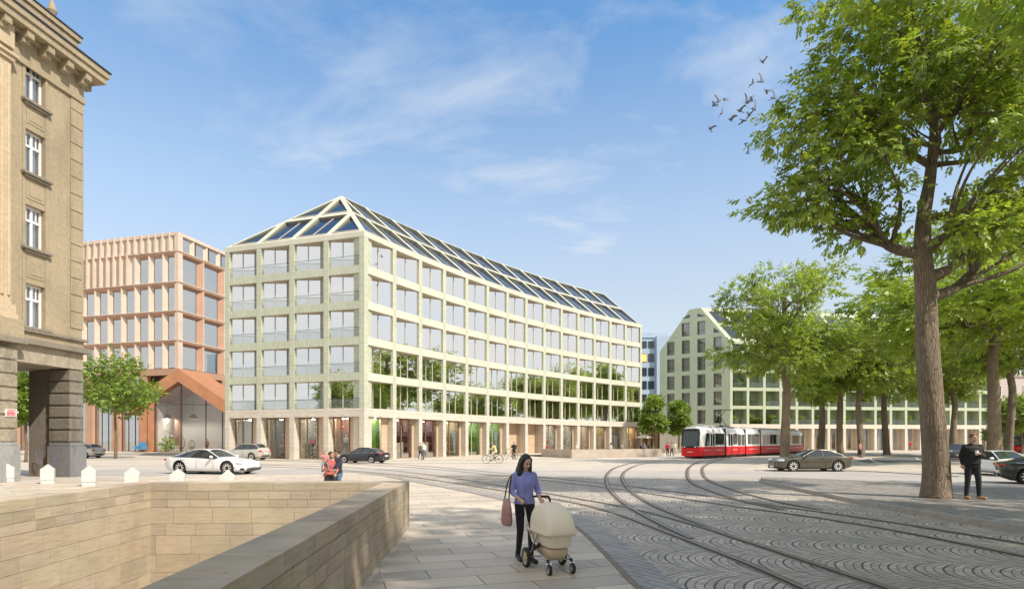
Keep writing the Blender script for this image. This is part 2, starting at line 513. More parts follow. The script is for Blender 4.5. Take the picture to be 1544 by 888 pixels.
# cobbled street between the kerb and the tree plaza kerb
tk_px = [(1150,728.5),(1230,745),(1321,764),(1430,783),(1544,802),(1700,832)]
tk = [G(*p, z=.0) for p in tk_px]
tkc = catmull(tk, 6)
far_edge = [G(560,714), G(800,717.5), G(1000,719.5), G(1148,721)]
flat('cobbled_street', [edge[5:] + [(3.2,-6),(14,-6)] + [(p.x,p.y) for p in reversed(tkc)] + [(p.x,p.y) for p in reversed(far_edge)]], m_cob, .004)
mb = MB(); strip(mb, kerb[4:], -.55, -.05, .009); tag(mb.build('paving_edge_band', m_band), kind='structure')
mb = MB(); strip(mb, kerb[2:], -.04, .05, .014, h=.014); tag(mb.build('plaza_kerb', m_railbed), kind='structure')
# tree plaza (raised 12 cm) with its kerb
tp = [(p.x,p.y) for p in tkc]
far_tp = [G(1148,722.5), G(1290,728), G(1400,735), G(1544,740), G(1720,752)]
ftp = catmull(far_tp, 5)
flat('tree_plaza', [[(p.x,p.y) for p in ftp] + [(40,12),(40,2)] + [(p.x,p.y) for p in reversed(tkc)]], m_sett, .12)
mb = MB(); strip(mb, tkc, -.10, .10, .128, h=.128); tag(mb.build('tree_plaza_kerb', m_kerb), kind='structure')
mb = MB(); strip(mb, ftp, -.08, .08, .124, h=.124); tag(mb.build('tree_plaza_back_kerb', m_kerb), kind='structure')
# pale road crossing the whole square behind the cobbles
ra = [G(60,716.0), G(330,716.5), G(560,713), G(800,717), G(1000,719), G(1148,720.5), G(1290,726.5), G(1400,733), G(1544,738), G(1720,748)]
rb = [G(60,708.5), G(330,708), G(560,706), G(800,708.5), G(1000,709.5), G(1148,709.5), G(1290,710), G(1400,711), G(1544,713), G(1720,716)]
A_ = catmull(ra, 5); B_ = catmull(rb, 5)
flat('road', [[(p.x,p.y) for p in A_] + [(p.x,p.y) for p in reversed(B_)]], m_road, .006)
# dark carriageway on the right with its painted lines
dk = [G(1300,697), G(1345,688.5), G(1420,686.5), G(1700,686), G(1900,700), G(1600,697.5)]
flat('side_road', [[(p.x,p.y) for p in (G(1292,694.5), G(1318,690), G(1352,687.6), G(1430,686.4), G(1720,686), G(1900,694), G(1640,694.5), G(1470,694.8), G(1340,697), G(1308,697.5))]], m_road2, .008)
flat('tram_bed', [[(p.x,p.y) for p in (G(1040,691.5), G(1160,688.5), G(1240,685.5), G(1300,684), G(1700,681), G(1800,684.5), G(1330,687), G(1270,690.5), G(1160,693))]], m_road, .0075)
mb = MB()
for pth, wd in (([(1312,691.5),(1322,697),(1352,703),(1400,710),(1460,717)], .14), ([(1382,690.5),(1385,692.6),(1410,697),(1470,702)], .14),
                ([(1225,704.5),(1280,698.5),(1312,696)], .12)):
    strip(mb, catmull([G(*p) for p in pth], 6), -wd/2, wd/2, .012)
tag(mb.build('road_markings', m_line), kind='structure')
# kerbs and shallow steps in front of the buildings
mb = MB()
for a, z, wd in (([(60,704.5),(300,701),(560,698.5),(760,698),(860,697)], .03, .3), ([(60,694),(300,692.5),(420,694),(520,695.5),(600,695),(740,693.5),(900,691)], .06, .3),
                 ([(1140,709.5),(1280,709.8),(1400,716),(1450,719)], .05, .35), ([(1330,686.2),(1420,684.5),(1560,683.5)], .06, .5)):
    strip(mb, catmull([G(*p) for p in a], 6), -wd/2, wd/2, z, h=z)
tag(mb.build('kerb', m_kerb), kind='structure')

# ---- tram tracks: every rail as traced, head + groove + concrete edge
rails = [
 [(330,699),(470,702.5),(564,707),(650,716),(774,735),(860,750),(948,765.5),(1037,788.5),(1126,817),(1214,846),(1338,887),(1420,914)],
 [(330,701),(470,706),(564,712.5),(650,723),(774,742.5),(860,757),(910,769),(948,781),(1037,815),(1126,850),(1210,887),(1260,909)],
 [(330,694),(470,696.5),(600,703),(700,711.5),(774,719),(860,728.5),(948,739.7),(1037,753),(1126,766),(1214,778),(1303,792),(1391,808),(1544,839),(1640,860)],
 [(330,692.5),(470,694.5),(600,700),(700,708),(774,715),(860,723.5),(948,733),(1070,748),(1170,763),(1259,775),(1347,788),(1436,802.5),(1544,819.5),(1640,836)],
 [(1052,691.5),(1003,694.5),(966,700),(946,708),(938,718),(942,730),(955,744),(985,762),(1028,780),(1090,804)],
 [(1030,690.5),(965,696),(931,704),(917,713),(914,725),(921,741),(945,762),(993,789),(1040,812)],
 [(1125,690.5),(1085,693.5),(1063,702),(1059,712),(1068,724),(1108,739.5),(1170,756),(1236,769)],
 [(1105,690),(1060,695),(1041,703),(1036,714),(1042,727),(1073,741),(1126,757),(1180,768.5)],
]
for i, rp in enumerate(rails):
    mb = MB(); c = catmull([G(*p) for p in rp], 10)
    o = .0006*i
    strip(mb, c, -.11, .11, .0095+o, 1)
    strip(mb, c, -.055, .02, .0160+o, 0); strip(mb, c, .02, .06, .0128+o, 2)
    tag(mb.build('tram_rail', [m_rail, m_railbed, m_slot]), kind='structure')

# ================================================================== travertine walls round the stair pit
m_trav = NT('travertine'); t = m_trav; t.set(Roughness=.65); t.b.inputs['Specular IOR Level'].default_value = .2
pos = t.coord('Position'); st = t.mapping(pos, scale=(1.2,1.2,14))
n1 = t.noise(st, 2.2, 7, .65); n2 = t.noise(t.mapping(pos, scale=(3,3,40)), 3.0, 4, .7); n3 = t.noise(pos, 1.1, 4)
cc = t.ramp(n1, [(.25,(.37,.295,.21)),(.5,(.475,.39,.29)),(.75,(.54,.455,.35))])
a = t.new('ShaderNodeAttribute', attribute_name='Col')
cc = t.mix(1.0, cc, a.outputs['Color'], 'MULTIPLY')
cc = t.mix(1.0, cc, t.maprange(n3, .3, .7, .9, 1.08), 'MULTIPLY')
pit = t.maprange(n2, .66, .74, 0, 1)
cc = t.mix(pit, cc, (.22,.165,.11))
t.base(cc); t.bump(t.math('SUBTRACT', t.math('MULTIPLY', n1, .4), pit), .006)
m_trav = t.mat
m_joint = mat('stone_joint', (.17,.135,.10), .8, .0)
COURSES = [.165,.17,.16,.33,.23,.38,.37,.25,.33,.3,.36,.3,.33,.38,.3]
def block_wall(a, b, outn, thick, ztop, zin, zout, name, label, seed, tall_in=True, ends=(0,0)):
    """stone wall from a to b: inner face on the line a-b, thick to the outside; blocks as real stones"""
    r = random.Random(seed)
    a = Vector((a[0],a[1],0)); b = Vector((b[0],b[1],0)); u = (b-a).normalized(); L = (b-a).length; n = Vector((outn[0],outn[1],0)).normalized()
    Mx = Matrix(((u.x,n.x,0,a.x),(u.y,n.y,0,a.y),(0,0,1,0),(0,0,0,1)))
    flip = u.cross(n).z < 0
    mb = MB(Mx)
    core = .006
    mb.box(-ends[0]+core, L+ends[1]-core, core, thick-core, zin, ztop-core, 1)
    z = ztop; row = 0
    while z > zin+.02:
        h = COURSES[row % len(COURSES)]; z0 = max(z-h, zin)
        wid = .78 if h > .25 or row == 0 else (.40 if h < .2 else .6)
        x = -ends[0] - r.random()*wid
        while x < L+ends[1]:
            x1 = x+wid*r.choice((1,1,1,.9,1.1))
            if row == 0: x1 = x+wid*1.1
            s0 = max(x, -ends[0]); s1 = min(x1, L+ends[1])
            if s1-s0 > .02:
                v = r.uniform(.86,1.1); cl = (v*r.uniform(.98,1.03), v, v*r.uniform(.94,1.03))
                g = .0035
                zo = z0+g
                mb.box(s0+g, s1-g, 0, thick, zo, z if row == 0 else z-g, 0, cl)
            x = x1
        z = z0; row += 1
    if flip:
        mb.f = [tuple(reversed(f)) for f in mb.f]; mb.uv = [list(reversed(q)) if q else None for q in mb.uv]
    o = mb.build(name, [m_trav, m_joint], loc=(a+b)/2)
    return tag(o, label, 'wall', 'travertine walls round the sunken stair')
PD = -3.2
p0, p1, p2, p3 = PIT
TH = .5
d1 = (p2-p1).normalized(); nr = Vector((-d1.y, d1.x));
if nr.x < 0: nr = -nr
block_wall(p2, p1, nr, TH-.04, 1.0, -.4, 0, 'parapet_wall', 'travertine parapet beside the woman, running towards the viewer with a broad coping', 3, ends=(0,-.0))
d0 = (p1-p0).normalized()
block_wall(p0, p1, (-d0.y, d0.x), TH, 1.0, PD, 0, 'retaining_wall', 'travertine wall closing the far end of the sunken pit, below the couple with a child', 5, ends=(.5,.46))
d3 = (p3-p0).normalized()
nl = Vector((-d3.y, d3.x))
if nl.x > 0: nl = -nl
block_wall(p3, (p0.x-d3.x*.004, p0.y-d3.y*.004), nl, TH, 1.0, PD, 0, 'retaining_wall', 'travertine wall along the left side of the sunken pit, in front of the white bollards', 8)
mb = MB(); 
mb.box(-2.55,-2.02,1.2,11.8,PD,-.42,0); tag(mb.build('pit_lining', m_joint), kind='structure')
mb = MB(); mb.box(-7.3,-2.0,1.2,11.9,PD-.2,PD,0); tag(mb.build('pit_floor', m_plaza), kind='structure')
# ================================================================== main corner block
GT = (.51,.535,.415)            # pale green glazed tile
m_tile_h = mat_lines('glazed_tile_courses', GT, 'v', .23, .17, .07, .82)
m_tile_v = mat_lines('glazed_tile_upright', GT, 'u', .23, .17, .07, .82)
m_frame_c = mat('cream_green_render', (.555,.545,.445), .6, .08, .5, co='Position', stretch=(1,1,.22))
m_brick_p = mat_lines('pale_brick_courses', (.62,.56,.48), 'v', .17, .12, .09, .86)
m_soffit = mat('loggia_soffit', (.50,.44,.34), .7, .06, .6, co='Position')
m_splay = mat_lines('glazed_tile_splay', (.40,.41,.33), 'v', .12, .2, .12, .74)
m_brick_s = mat_lines('warm_brick_splay', (.58,.44,.31), 'v', .17, .12, .08, .9)
m_glass_up = glass_mat('window_glass', (.62,.66,.64), .74, .5)
m_glass_shop = glass_mat('shop_glass', (.86,.88,.86), .10, .6)
m_glass_rail = glass_mat('railing_glass', (.88,.90,.89), .06, .5)
m_mull = mat('pale_bronze_mullion', (.47,.42,.35), .4, .05)
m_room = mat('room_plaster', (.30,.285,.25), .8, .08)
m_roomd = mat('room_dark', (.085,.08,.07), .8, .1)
m_curt = mat('white_curtain', (.72,.71,.68), .8, .05)
NT_ = NT('roof_glass'); NT_.base((.02,.035,.07)); NT_.set(Roughness=.03); NT_.b.inputs['Specular IOR Level'].default_value = 1.0
m_roofglass = NT_.mat
m_reveal = mat('roof_reveal', (.26,.26,.18), .6, .05)

A0 = Vector((-29.6, 60.2, 0)); C0 = Vector((-14.0, 55.3, 0))
NB, BL = 14, 4.13
pts = [C0.copy()]; ang = []
for i in range(NB):
    a = R(61.5 - 20.5*i/(NB-1)); ang.append(a)
    pts.append(pts[-1] + Vector((math.cos(a), math.sin(a), 0))*BL)
ZB = 4.95; ST = 3.4; ZE = 21.7; RISE = 6.8; PW = .54
blk = thing('corner_block', 'long pale green tiled block with recessed window grid and glazed lattice roof, filling the centre', 'building', loc=(C0.x+6, C0.y+14, 0))

fr_u = MB(); fr_b = MB()      # tiled grid above, brick plinth storey
slabs = MB(); inner = MB()
def facade_bay(Mx, L, left, first, last, k):
    """one bay: pillar at its low-u end, bands, loggia geometry. left: facade facing the street corner on the left"""
    fu = MB(Mx); fb = MB(Mx)
    dp = 1.34
    # pillars
    def pil(u0, u1):
        fb.box(u0, u1, 0, dp, 0, ZB-.8, 0)
        fu.box(u0, u1, 0, dp, ZB, ZE-.5, 0)
    pil(0, PW)
    if last: pil(L, L+PW)
    w1 = L+PW if last else L
    fb.box(0, w1, -.003, dp, ZB-.8, ZB, 0)
    for j in range(1, 5):
        z = ZB+ST*j
        if left:
            fu.box(PW, L, .02, dp, z-.75, z, 1)
        else:
            fu.box(PW, L, .003, dp, z-.75, z, 2)
    fu.box(-.0 if not first else -.0, w1, -.02, dp, ZE-.5, ZE, 2)
    fr_u.add(fu.v, fu.f); fr_u.m[-len(fu.f):] = fu.m; fr_u.uv[-len(fu.f):] = fu.uv
    fr_b.add(fb.v, fb.f); fr_b.m[-len(fb.f):] = fb.m; fr_b.uv[-len(fb.f):] = fb.uv
def win_mesh(w, h, mull, rail_r):
    """window unit in local x (0..w), z (0..h): frame, panes, rail"""
    f = MB(); p = MB()
    f.box(0, w, -.05, .05, 0, .06); f.box(0, w, -.05, .05, h-.06, h)
    for x in [0] + [w*q for q in mull] + [w]:
        f.box(max(x-.035,0) if x else 0, min(x+.035,w) if x < w else w, -.06, .06, .061, h-.061)
    p.poly([(0,0,.03),(w,0,.03),(w,0,h-.03),(0,0,h-.03)])
    return f.mesh('window_frame', m_mull), p.mesh('pane', m_glass_up)
OW = 4.0  # nominal
Lf = (C0-A0).length
uL = (C0-A0).normalized()
bayL = (Lf-PW)/4
WH = 2.65
# left facade ------------------------------------------------------
wL = bayL-PW
gl_w = math.hypot(.76*wL, .85); gl_a = math.atan2(.80, .76*wL)
wf_l, wp_l = win_mesh(math.hypot(.76*wL, .42), WH, (.5,), 0)
MxL = [frame(A0 + uL*(bayL*k), uL) for k in range(4)]
wR = BL-PW
wf_r, wp_r = win_mesh(math.hypot(.84*wR, .95), WH, (.10,.52), 0)
wf_r0, wp_r0 = win_mesh(math.hypot(.84*wR, .95), WH, (.10,.33,.60), 0)
off0 = Vector(blk.location)
def rail_mesh(w):
    r = MB(); r.tube([(0,0,.92),(w,0,.92)], .02, 6, 0); r.poly([(0,0,.02),(w,0,.02),(w,0,.88),(0,0,.88)], 1)
    return r.mesh('balcony_rail', [M['dark_metal'], m_glass_rail])
rl_l = rail_mesh(wL)
rl_r = rail_mesh(wR)
sp_m = MB()     # splay walls (upper), sub of wall
sp_b = MB()
for k in range(4):
    Mx = MxL[k]; facade_bay(Mx, bayL, True, k == 0, k == 3, k)
    for j in range(5):
        z = ZB+ST*j
        s = MB(Mx)
        u0 = PW; u1 = PW+.76*wL; u2 = bayL
        uv = [(0,0),(1.3,0),(1.3,WH+.75),(0,WH+.75)]
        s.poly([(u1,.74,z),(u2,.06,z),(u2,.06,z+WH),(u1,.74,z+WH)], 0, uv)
        s.poly([(u1,.95,z+WH-.001),(u0,.1,z+WH-.001),(u0,0.03,z+WH-.001),(u2,0.03,z+WH-.001),(u2,.06,z+WH-.001)], 1)
        s.poly([(u0,0.03,z+.001),(u0,.95,z+.001),(u1,.95,z+.001),(u2,.06,z+.001),(u2,0.03,z+.001)], 1)
        sp_m.add(s.v, s.f); sp_m.m[-len(s.f):] = s.m; sp_m.uv[-len(s.f):] = s.uv
        Mw = Mx @ Matrix.Translation((u0, .30, z)) @ Matrix.Rotation(math.atan2(.42, .76*wL), 4, 'Z')
        Mw.translation -= off0
        wdw = inst('window', wf_l, blk, Mw)
        inst('pane', wp_l, wdw, Matrix())
        Mr = Mx @ Matrix.Translation((PW, .06, z)); Mr.translation -= off0
        inst('balcony_rail', rl_l, blk, Mr)
# right facade -----------------------------------------------------
for i in range(NB):
    u = Vector((math.cos(ang[i]), math.sin(ang[i]), 0)); Mx = frame(pts[i], u)
    facade_bay(Mx, BL, False, i == 0, i == NB-1, i)
    for j in range(5):
        z = ZB+ST*j; s = MB(Mx)
        u0 = PW; u1 = PW+.16*wR; u2 = BL
        uv = [(0,0),(1.3,0),(1.3,WH+.75),(0,WH+.75)]
        s.poly([(u0,.10,z),(u1,1.20,z),(u1,1.20,z+WH),(u0,.10,z+WH)], 0, uv)
        s.poly([(u1,1.31,z+WH-.001),(u0,.1,z+WH-.001),(u0,0.03,z+WH-.001),(u2,0.03,z+WH-.001),(u2,.3,z+WH-.001)], 1)
        s.poly([(u0,0.03,z+.001),(u1,1.31,z+.001),(u2,.3,z+.001),(u2,0.03,z+.001)], 1)
        sp_m.add(s.v, s.f); sp_m.m[-len(s.f):] = s.m; sp_m.uv[-len(s.f):] = s.uv
        Mw = Mx @ Matrix.Translation((u1, 1.17, z)) @ Matrix.Rotation(-math.atan2(.95, .84*wR), 4, 'Z')
        Mw.translation -= off0
        a, b = (wf_r, wp_r) if j > 1 else (wf_r0, wp_r0)
        wdw = inst('window', a, blk, Mw); inst('pane', b, wdw, Matrix())
fr_u.build('tiled_frame', [m_tile_h, m_tile_v, m_frame_c], blk)
fr_b.build('brick_base', m_brick_p, blk)
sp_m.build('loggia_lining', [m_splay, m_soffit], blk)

# inside: floor slabs, core walls, shop rooms ------------------------------------------------
ni = [Vector((-math.sin(a), math.cos(a), 0)) for a in ang] + [Vector((-math.sin(ang[-1]), math.cos(ang[-1]), 0))]
def inset(i, d): return pts[i] + ni[i]*d
nL = Vector((-uL.y, uL.x, 0))
D = 16.0
# building outline inset (for slabs)
def outline(d):
    o = [A0 + nL*d + uL*d, C0 + nL*d + ni[0]*d*.9]
    o += [inset(i, d) for i in range(1, NB+1)]
    o += [inset(i, D-d) for i in range(NB, 2, -1)]
    o += [A0 + uL*d + Vector((4.2,8.4,0))]
    return o
ol = outline(1.3)
mbs = MB()
def slab(mb, o, z, m=0):
    pl = [[Vector((p.x,p.y,z)) for p in o]]
    tri = tessellate_polygon(pl)
    for t3 in tri:
        a, b, c = (pl[0][q] for q in t3)
        if (b-a).cross(c-a).z < 0: b, c = c, b
        mb.poly([a,b,c], m)
for j in range(0, 6):
    slab(mbs, ol, ZB+ST*j-(.02 if j < 5 else .1), 0)
    if j: slab(mbs, ol, ZB+ST*j-.70, 0)
slab(mbs, ol, ZB-.75, 0)
for j in range(5):      # core wall behind the rooms and party walls
    z0, z1 = ZB+ST*j-.02, ZB+ST*j+2.7
    core = [inset(i, 5.2) for i in range(2, NB+1)]
    pth = [A0 + nL*5.0 + uL*1.2, pts[0] + nL*5.0 + ni[0]*5.2 + uL*-1.0] + core
    for a, b in zip(pth[:-1], pth[1:]):
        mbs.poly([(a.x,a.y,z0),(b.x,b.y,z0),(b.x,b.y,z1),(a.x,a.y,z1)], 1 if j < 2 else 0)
    for i in range(2, NB, 2):
        a = inset(i, 1.55); b = inset(i, 5.2)
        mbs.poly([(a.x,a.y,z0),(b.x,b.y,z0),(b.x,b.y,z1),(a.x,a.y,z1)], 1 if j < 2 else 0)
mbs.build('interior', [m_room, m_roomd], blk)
# curtains just behind some panes
mc = MB()
rc = random.Random(4)
for i in range(NB):
    u = Vector((math.cos(ang[i]), math.sin(ang[i]), 0)); Mx = frame(pts[i], u)
    for j in range(5):
        for (q0, q1) in ((.0,.16),(.84,1.0)):
            if rc.random() < .62:
                c_ = MB(Mx); z = ZB+ST*j+.05
                n = 8; u1 = PW+.16*wR
                qq0 = PW+.25*wR+q0*.72*wR; qq1 = PW+.25*wR+q1*.72*wR*rc.uniform(.95,1.02)
                pp = [(qq0+(qq1-qq0)*t/n, 1.42-(qq0+(qq1-qq0)*t/n-u1)/(BL-u1)*.95+.05*(t % 2)) for t in range(n+1)]
                for (a, b) in zip(pp[:-1], pp[1:]):
                    c_.poly([(a[0],a[1],z),(b[0],b[1],z),(b[0],b[1],z+2.5),(a[0],a[1],z+2.5)])
                mc.add(c_.v, c_.f)
for k in range(4):
    for j in range(5):
        if rc.random() < .7:
            c_ = MB(MxL[k]); z = ZB+ST*j+.05; n = 10
            qa = PW+rc.choice((.05,.30))*wL; qb = qa+.22*wL
            pp = [(qa+(qb-qa)*t/n, .53+(qa+(qb-qa)*t/n-PW)/(.76*wL)*.42+.05*(t % 2)) for t in range(n+1)]
            for (a, b) in zip(pp[:-1], pp[1:]):
                c_.poly([(a[0],a[1],z),(b[0],b[1],z),(b[0],b[1],z+2.5),(a[0],a[1],z+2.5)])
            mc.add(c_.v, c_.f)
mc.build('curtains', m_curt, blk)

# back and end walls
mw = MB()
back = [A0] + [A0 + Vector((4.2,8.4,0))] + [inset(i, D) for i in range(3, NB+1)] + [pts[NB]]
for a, b in zip(back[:-1], back[1:]):
    mw.poly([(b.x,b.y,0),(a.x,a.y,0),(a.x,a.y,ZE),(b.x,b.y,ZE)], 0, [(0,0),((a-b).length,0),((a-b).length,ZE),(0,ZE)])
# roof -------------------------------------------------------------
apex = Vector((-18.6, 63.6, ZE+RISE))
rid = [apex.copy(), apex.copy()] + [Vector((*(inset(i, 8.0).xy), ZE+RISE)) for i in range(2, NB+1)]
eav = [Vector((p.x,p.y,ZE)) for p in pts]
lat = MB(); panes = []
def cell(poly, w=.21, depth=.30):
    """ring of frame round a planar opening, its reveals and the pane set back in it"""
    poly = [Vector(p) for p in poly]; n = len(poly)
    nm = (poly[1]-poly[0]).cross(poly[2]-poly[0]).normalized()
    cen = sum(poly, Vector())/n
    ins = []
    for i in range(n):
        p = poly[i]; a = (poly[i-1]-p).normalized(); b = (poly[(i+1) % n]-p).normalized()
        s = a.cross(b).length
        ins.append(p + (a+b)*(w/max(s, .25)))
    for i in range(n):
        j = (i+1) % n
        lat.poly([poly[i], poly[j], ins[j], ins[i]], 0)
        lat.poly([ins[i], ins[j], ins[j]-nm*depth, ins[i]-nm*depth], 1)
    # the pane leans out of the roof plane: its top edge lies deeper
    zs = [p.z for p in ins]; zlo, zhi = min(zs), max(zs)
    pn = [p - nm*(depth*(.25+.70*(p.z-zlo)/(zhi-zlo))) for p in ins]
    panes.append((pn, nm))
mid = lambda a, b: (a+b)/2
E = [Vector((*(A0+uL*(Lf*q/4)).xy, ZE)) for q in range(5)]
Ah, Ch, Mh = mid(E[0],apex), mid(E[4],apex), mid(E[2],apex)
for c_ in ((E[0],E[1],Ah),(E[1],E[2],Mh,Ah),(E[2],E[3],Ch,Mh),(E[3],E[4],Ch),(Ah,Mh,apex),(Mh,Ch,apex)): cell(c_, .33)
cell((eav[0],eav[1],mid(eav[1],apex),mid(eav[0],apex)), .2)
cell((mid(eav[0],apex),mid(eav[1],apex),apex), .2)
for i in range(1, NB):
    a, b, c_, d = eav[i], eav[i+1], rid[i+1], rid[i]
    m1, m2 = mid(a,d), mid(b,c_)
    cell((a,b,m2,m1), .24)
    if (d-c_).length > .3: cell((m1,m2,c_,d), .24)
# hidden far slopes close the roof
for i in range(2, NB):
    a = Vector((*inset(i, D).xy, ZE)); b = Vector((*inset(i+1, D).xy, ZE))
    lat.poly([b, a, rid[i], rid[i+1]], 0)
bl = Vector((*(A0+Vector((4.2,8.4,0))).xy, ZE)); b3 = Vector((*inset(2, D).xy, ZE))
lat.poly([bl, E[0], apex], 0); lat.poly([b3, bl, apex], 0)
e1 = Vector((*inset(NB, D).xy, ZE)); lat.poly([eav[NB], e1, rid[NB]], 0)
lat.build('roof', [m_frame_c, m_reveal], blk)
mw.build('wall', m_frame_c, blk)
for pn, nm in panes:
    p = MB(); p.poly(pn, 0)
    n = len(pn)
    fr = MB()
    o = p.build('roof_window', m_roofglass, blk)
    # mullion and bottom rail of each roof light
    lo = sorted(pn, key=lambda q: q.z)[:2]; hi = sorted(pn, key=lambda q: q.z)[2:]
    fr.beam(lo[0]+nm*.06, lo[1]+nm*.06, .10, .16, 0, nm)
    if len(hi) == 2:
        d0_ = mid(lo[0],lo[1]); d1_ = mid(hi[0],hi[1]); fr.beam(d0_+nm*.03, d1_+nm*.03, .07, .06, 0, nm)
    fr.build('glazing_bar', m_mull, o)

# shops ------------------------------------------------------------
m_shop = {c: mat('shop_wall_'+c, v, .7, .1) for c, v in dict(brown=(.20,.10,.06), green=(.16,.36,.05), red=(.12,.03,.025), sand=(.50,.42,.32), grey=(.33,.33,.30), cream=(.72,.68,.58), gold=(.55,.36,.12), dark=(.07,.075,.065), stone=(.40,.34,.22)).items()}
lamp_mat = emat('shop_lamp', (1.0,.86,.62), 60.0)
m_redlamp = mat('red_lampshade', (.62,.05,.035), .4, .05)
m_swirl = mat('white_window_scroll', (.78,.79,.76), .5, .03)
def shop(Mx, L, w0, w1, depth0, wallcol, kind, seed, splay):
    """shop front: glass w0..w1 at depth0, brick splay, a room of its own behind"""
    r = random.Random(seed)
    H = ZB-.8
    u0, u1 = w0, w1
    front = thing_part = MB(Mx)
    f = front
    for x in (u0, (u0+u1)/2-.18*r.random(), u1):
        f.box(x-.045, x+.045, depth0-.05, depth0+.05, .08, H-.02, 0)
    f.box(u0-.045, u1+.045, depth0-.045, depth0+.045, .0, .079, 0); f.box(u0-.045, u1+.045, depth0-.055, depth0+.055, H-.16, H-.021, 0)
    sf = f.build('shop_front', M['bronze'] if wallcol != 'green' else m_mull, blk)
    g = MB(Mx); g.poly([(u0,depth0,.05),(u1,depth0,.05),(u1,depth0,H-.1),(u0,depth0,H-.1)])
    g.build('pane', m_glass_shop, sf)
    room = MB(Mx); d1_ = depth0+{3: 1.75, 20: .6}.get(seed, 4.2); a0, a1 = u0-(.3 if seed != 20 else .04), (max(u1+.3, L-.1) if seed != 3 else u1+.2)
    room.poly([(a0,d1_,0.02),(a1,d1_,0.02),(a1,d1_,H),(a0,d1_,H)][::-1], 0)
    room.poly([(a0,depth0+.06,0.02),(a0,d1_,0.02),(a0,d1_,H),(a0,depth0+.06,H)], 0)
    room.poly([(a1,depth0+.06,0.02),(a1,d1_,0.02),(a1,d1_,H),(a1,depth0+.06,H)][::-1], 0)
    room.poly([(a0,depth0+.06,0.03),(a1,depth0+.06,0.03),(a1,d1_,0.03),(a0,d1_,0.03)], 1)
    room.poly([(a0,depth0+.06,H-.01),(a1,depth0+.06,H-.01),(a1,d1_,H-.01),(a0,d1_,H-.01)][::-1], 1)
    sr = room.build('shop_room', [m_shop[wallcol], m_shop['sand'] if wallcol in ('sand','cream','gold') else m_shop['stone']], blk)
    lm = MB(Mx)
    for q in range(3):
        lm.ell((u0+.4+(u1-u0-.8)*q/2, depth0+{3: .9, 20: .35}.get(seed, 1.6), H-.12), (.16,.16,.06), 8, 5)
    lm.build('ceiling_lamp', lamp_mat, sr)
    d = MB(Mx)
    if kind == 'lamps':
        for q in range(5):
            x = u0+.35+(u1-u0-.6)*r.random(); y = depth0+.7+r.random()*1.5; z = 1.7+1.7*r.random()
            d.ell((x,y,z), (.22,.22,.16 if r.random() < .5 else .26), 12, 8, 0); d.tube([(x,y,z+.15),(x,y,H-.02)], .012, 5, 1)
        d.box(u0+.1, u1-.1, depth0+.25, depth0+1.5, .03, .5, 2)
        d.prism([(u0+.15,depth0+.9,.5),(u1-.2,depth0+.9,.5),(u1-.2,depth0+.9,1.7),(u0+.8,depth0+.9,1.45)], (0,.12,0), 2)
        d.build('window_display', [m_redlamp, M['dark_metal'], m_shop['cream']], sr)
    elif kind == 'swirl':
        cx, cz = (u0+u1)/2+.1, 1.75; y = depth0+.10
        pl = MB(Mx)
        for q in range(150):
            rr = .30+2.6*r.random()**.7; a = r.random()*math.tau; da = r.uniform(.25,.6)/max(rr,.6); tw = r.uniform(.02,.05)
            ps = []
            for t_ in range(6):
                aa = a+da*t_/5; r2 = rr*(1+.05*math.sin(t_))
                ps.append((cx+r2*math.cos(aa), cz+r2*math.sin(aa)))
            for (p, q2) in zip(ps[:-1], ps[1:]):
                if all(u0+.04 < s_[0] < u1-.04 and .1 < s_[1] < H-.6 for s_ in (p, q2)):
                    v = Vector((p[0]-cx, p[1]-cz)).normalized()*tw
                    pl.poly([(p[0]-v.x,y,p[1]-v.y),(q2[0]-v.x,y,q2[1]-v.y),(q2[0]+v.x,y,q2[1]+v.y),(p[0]+v.x,y,p[1]+v.y)])
        o = pl.build('window_scroll', m_swirl, sr)
        b = MB(Mx); b.box(cx-.22, cx+.22, depth0+.3, depth0+.7, cz-.2, cz+.24, 0); b.box(cx-.05, cx+.05, depth0+.45, depth0+.55, .03, cz-.2, 1)
        b.build('window_display', [m_redlamp, M['dark_metal']], sr)
    elif kind == 'plants':
        for q in range(90):
            x = u0+.3+(u1-u0-.6)*r.random(); y = depth0+.5+r.random()*.8; z = .3+1.9*r.random()**.8
            v = Vector((r.uniform(-1,1), r.uniform(-1,1), r.uniform(-.3,.8))).normalized()*.28; s_ = v.cross(Vector((r.random(),r.random(),1))).normalized()*.07
            c_ = Vector((x,y,z)); d.poly([c_-v, c_+s_, c_+v, c_-s_], 0)
        d.box(u0+.2, u1-.2, depth0+.4, depth0+1.3, .03, .4, 1)
        d.ell(((u0+u1)/2, depth0+.9, .75), (.32,.3,.3), 12, 8, 2)
        d.build('window_display', [m_leafy, m_shop['cream'], m_redlamp], sr)
    elif kind == 'clothes':
        for q in range(2):
            x = u0+.5+q*1.1
            d.lathe([(.02,.03),(.22,.04),(.03,.1),(.03,.8)], 10, Matrix.Translation((x,depth0+.7,0)), 1)
            d.lathe([(.24,.75),(.17,1.15),(.15,1.3),(.22,1.55),(.16,1.68),(.05,1.74),(.05,1.8)], 12, Matrix.Translation((x,depth0+.7,0)), 0)
        for q in range(7):
            d.tube([(u1-.5+.1*q,depth0+.5+.04*(q%2),3.0),(u1-.35+.05*q,depth0+.5,1.6),(u1-.25+.03*q,depth0+.5,.4)], .06, 6, 2)
        d.build('window_display', [m_shop['cream'], M['dark_metal'], m_bluecloth], sr)
    elif kind == 'shelves':
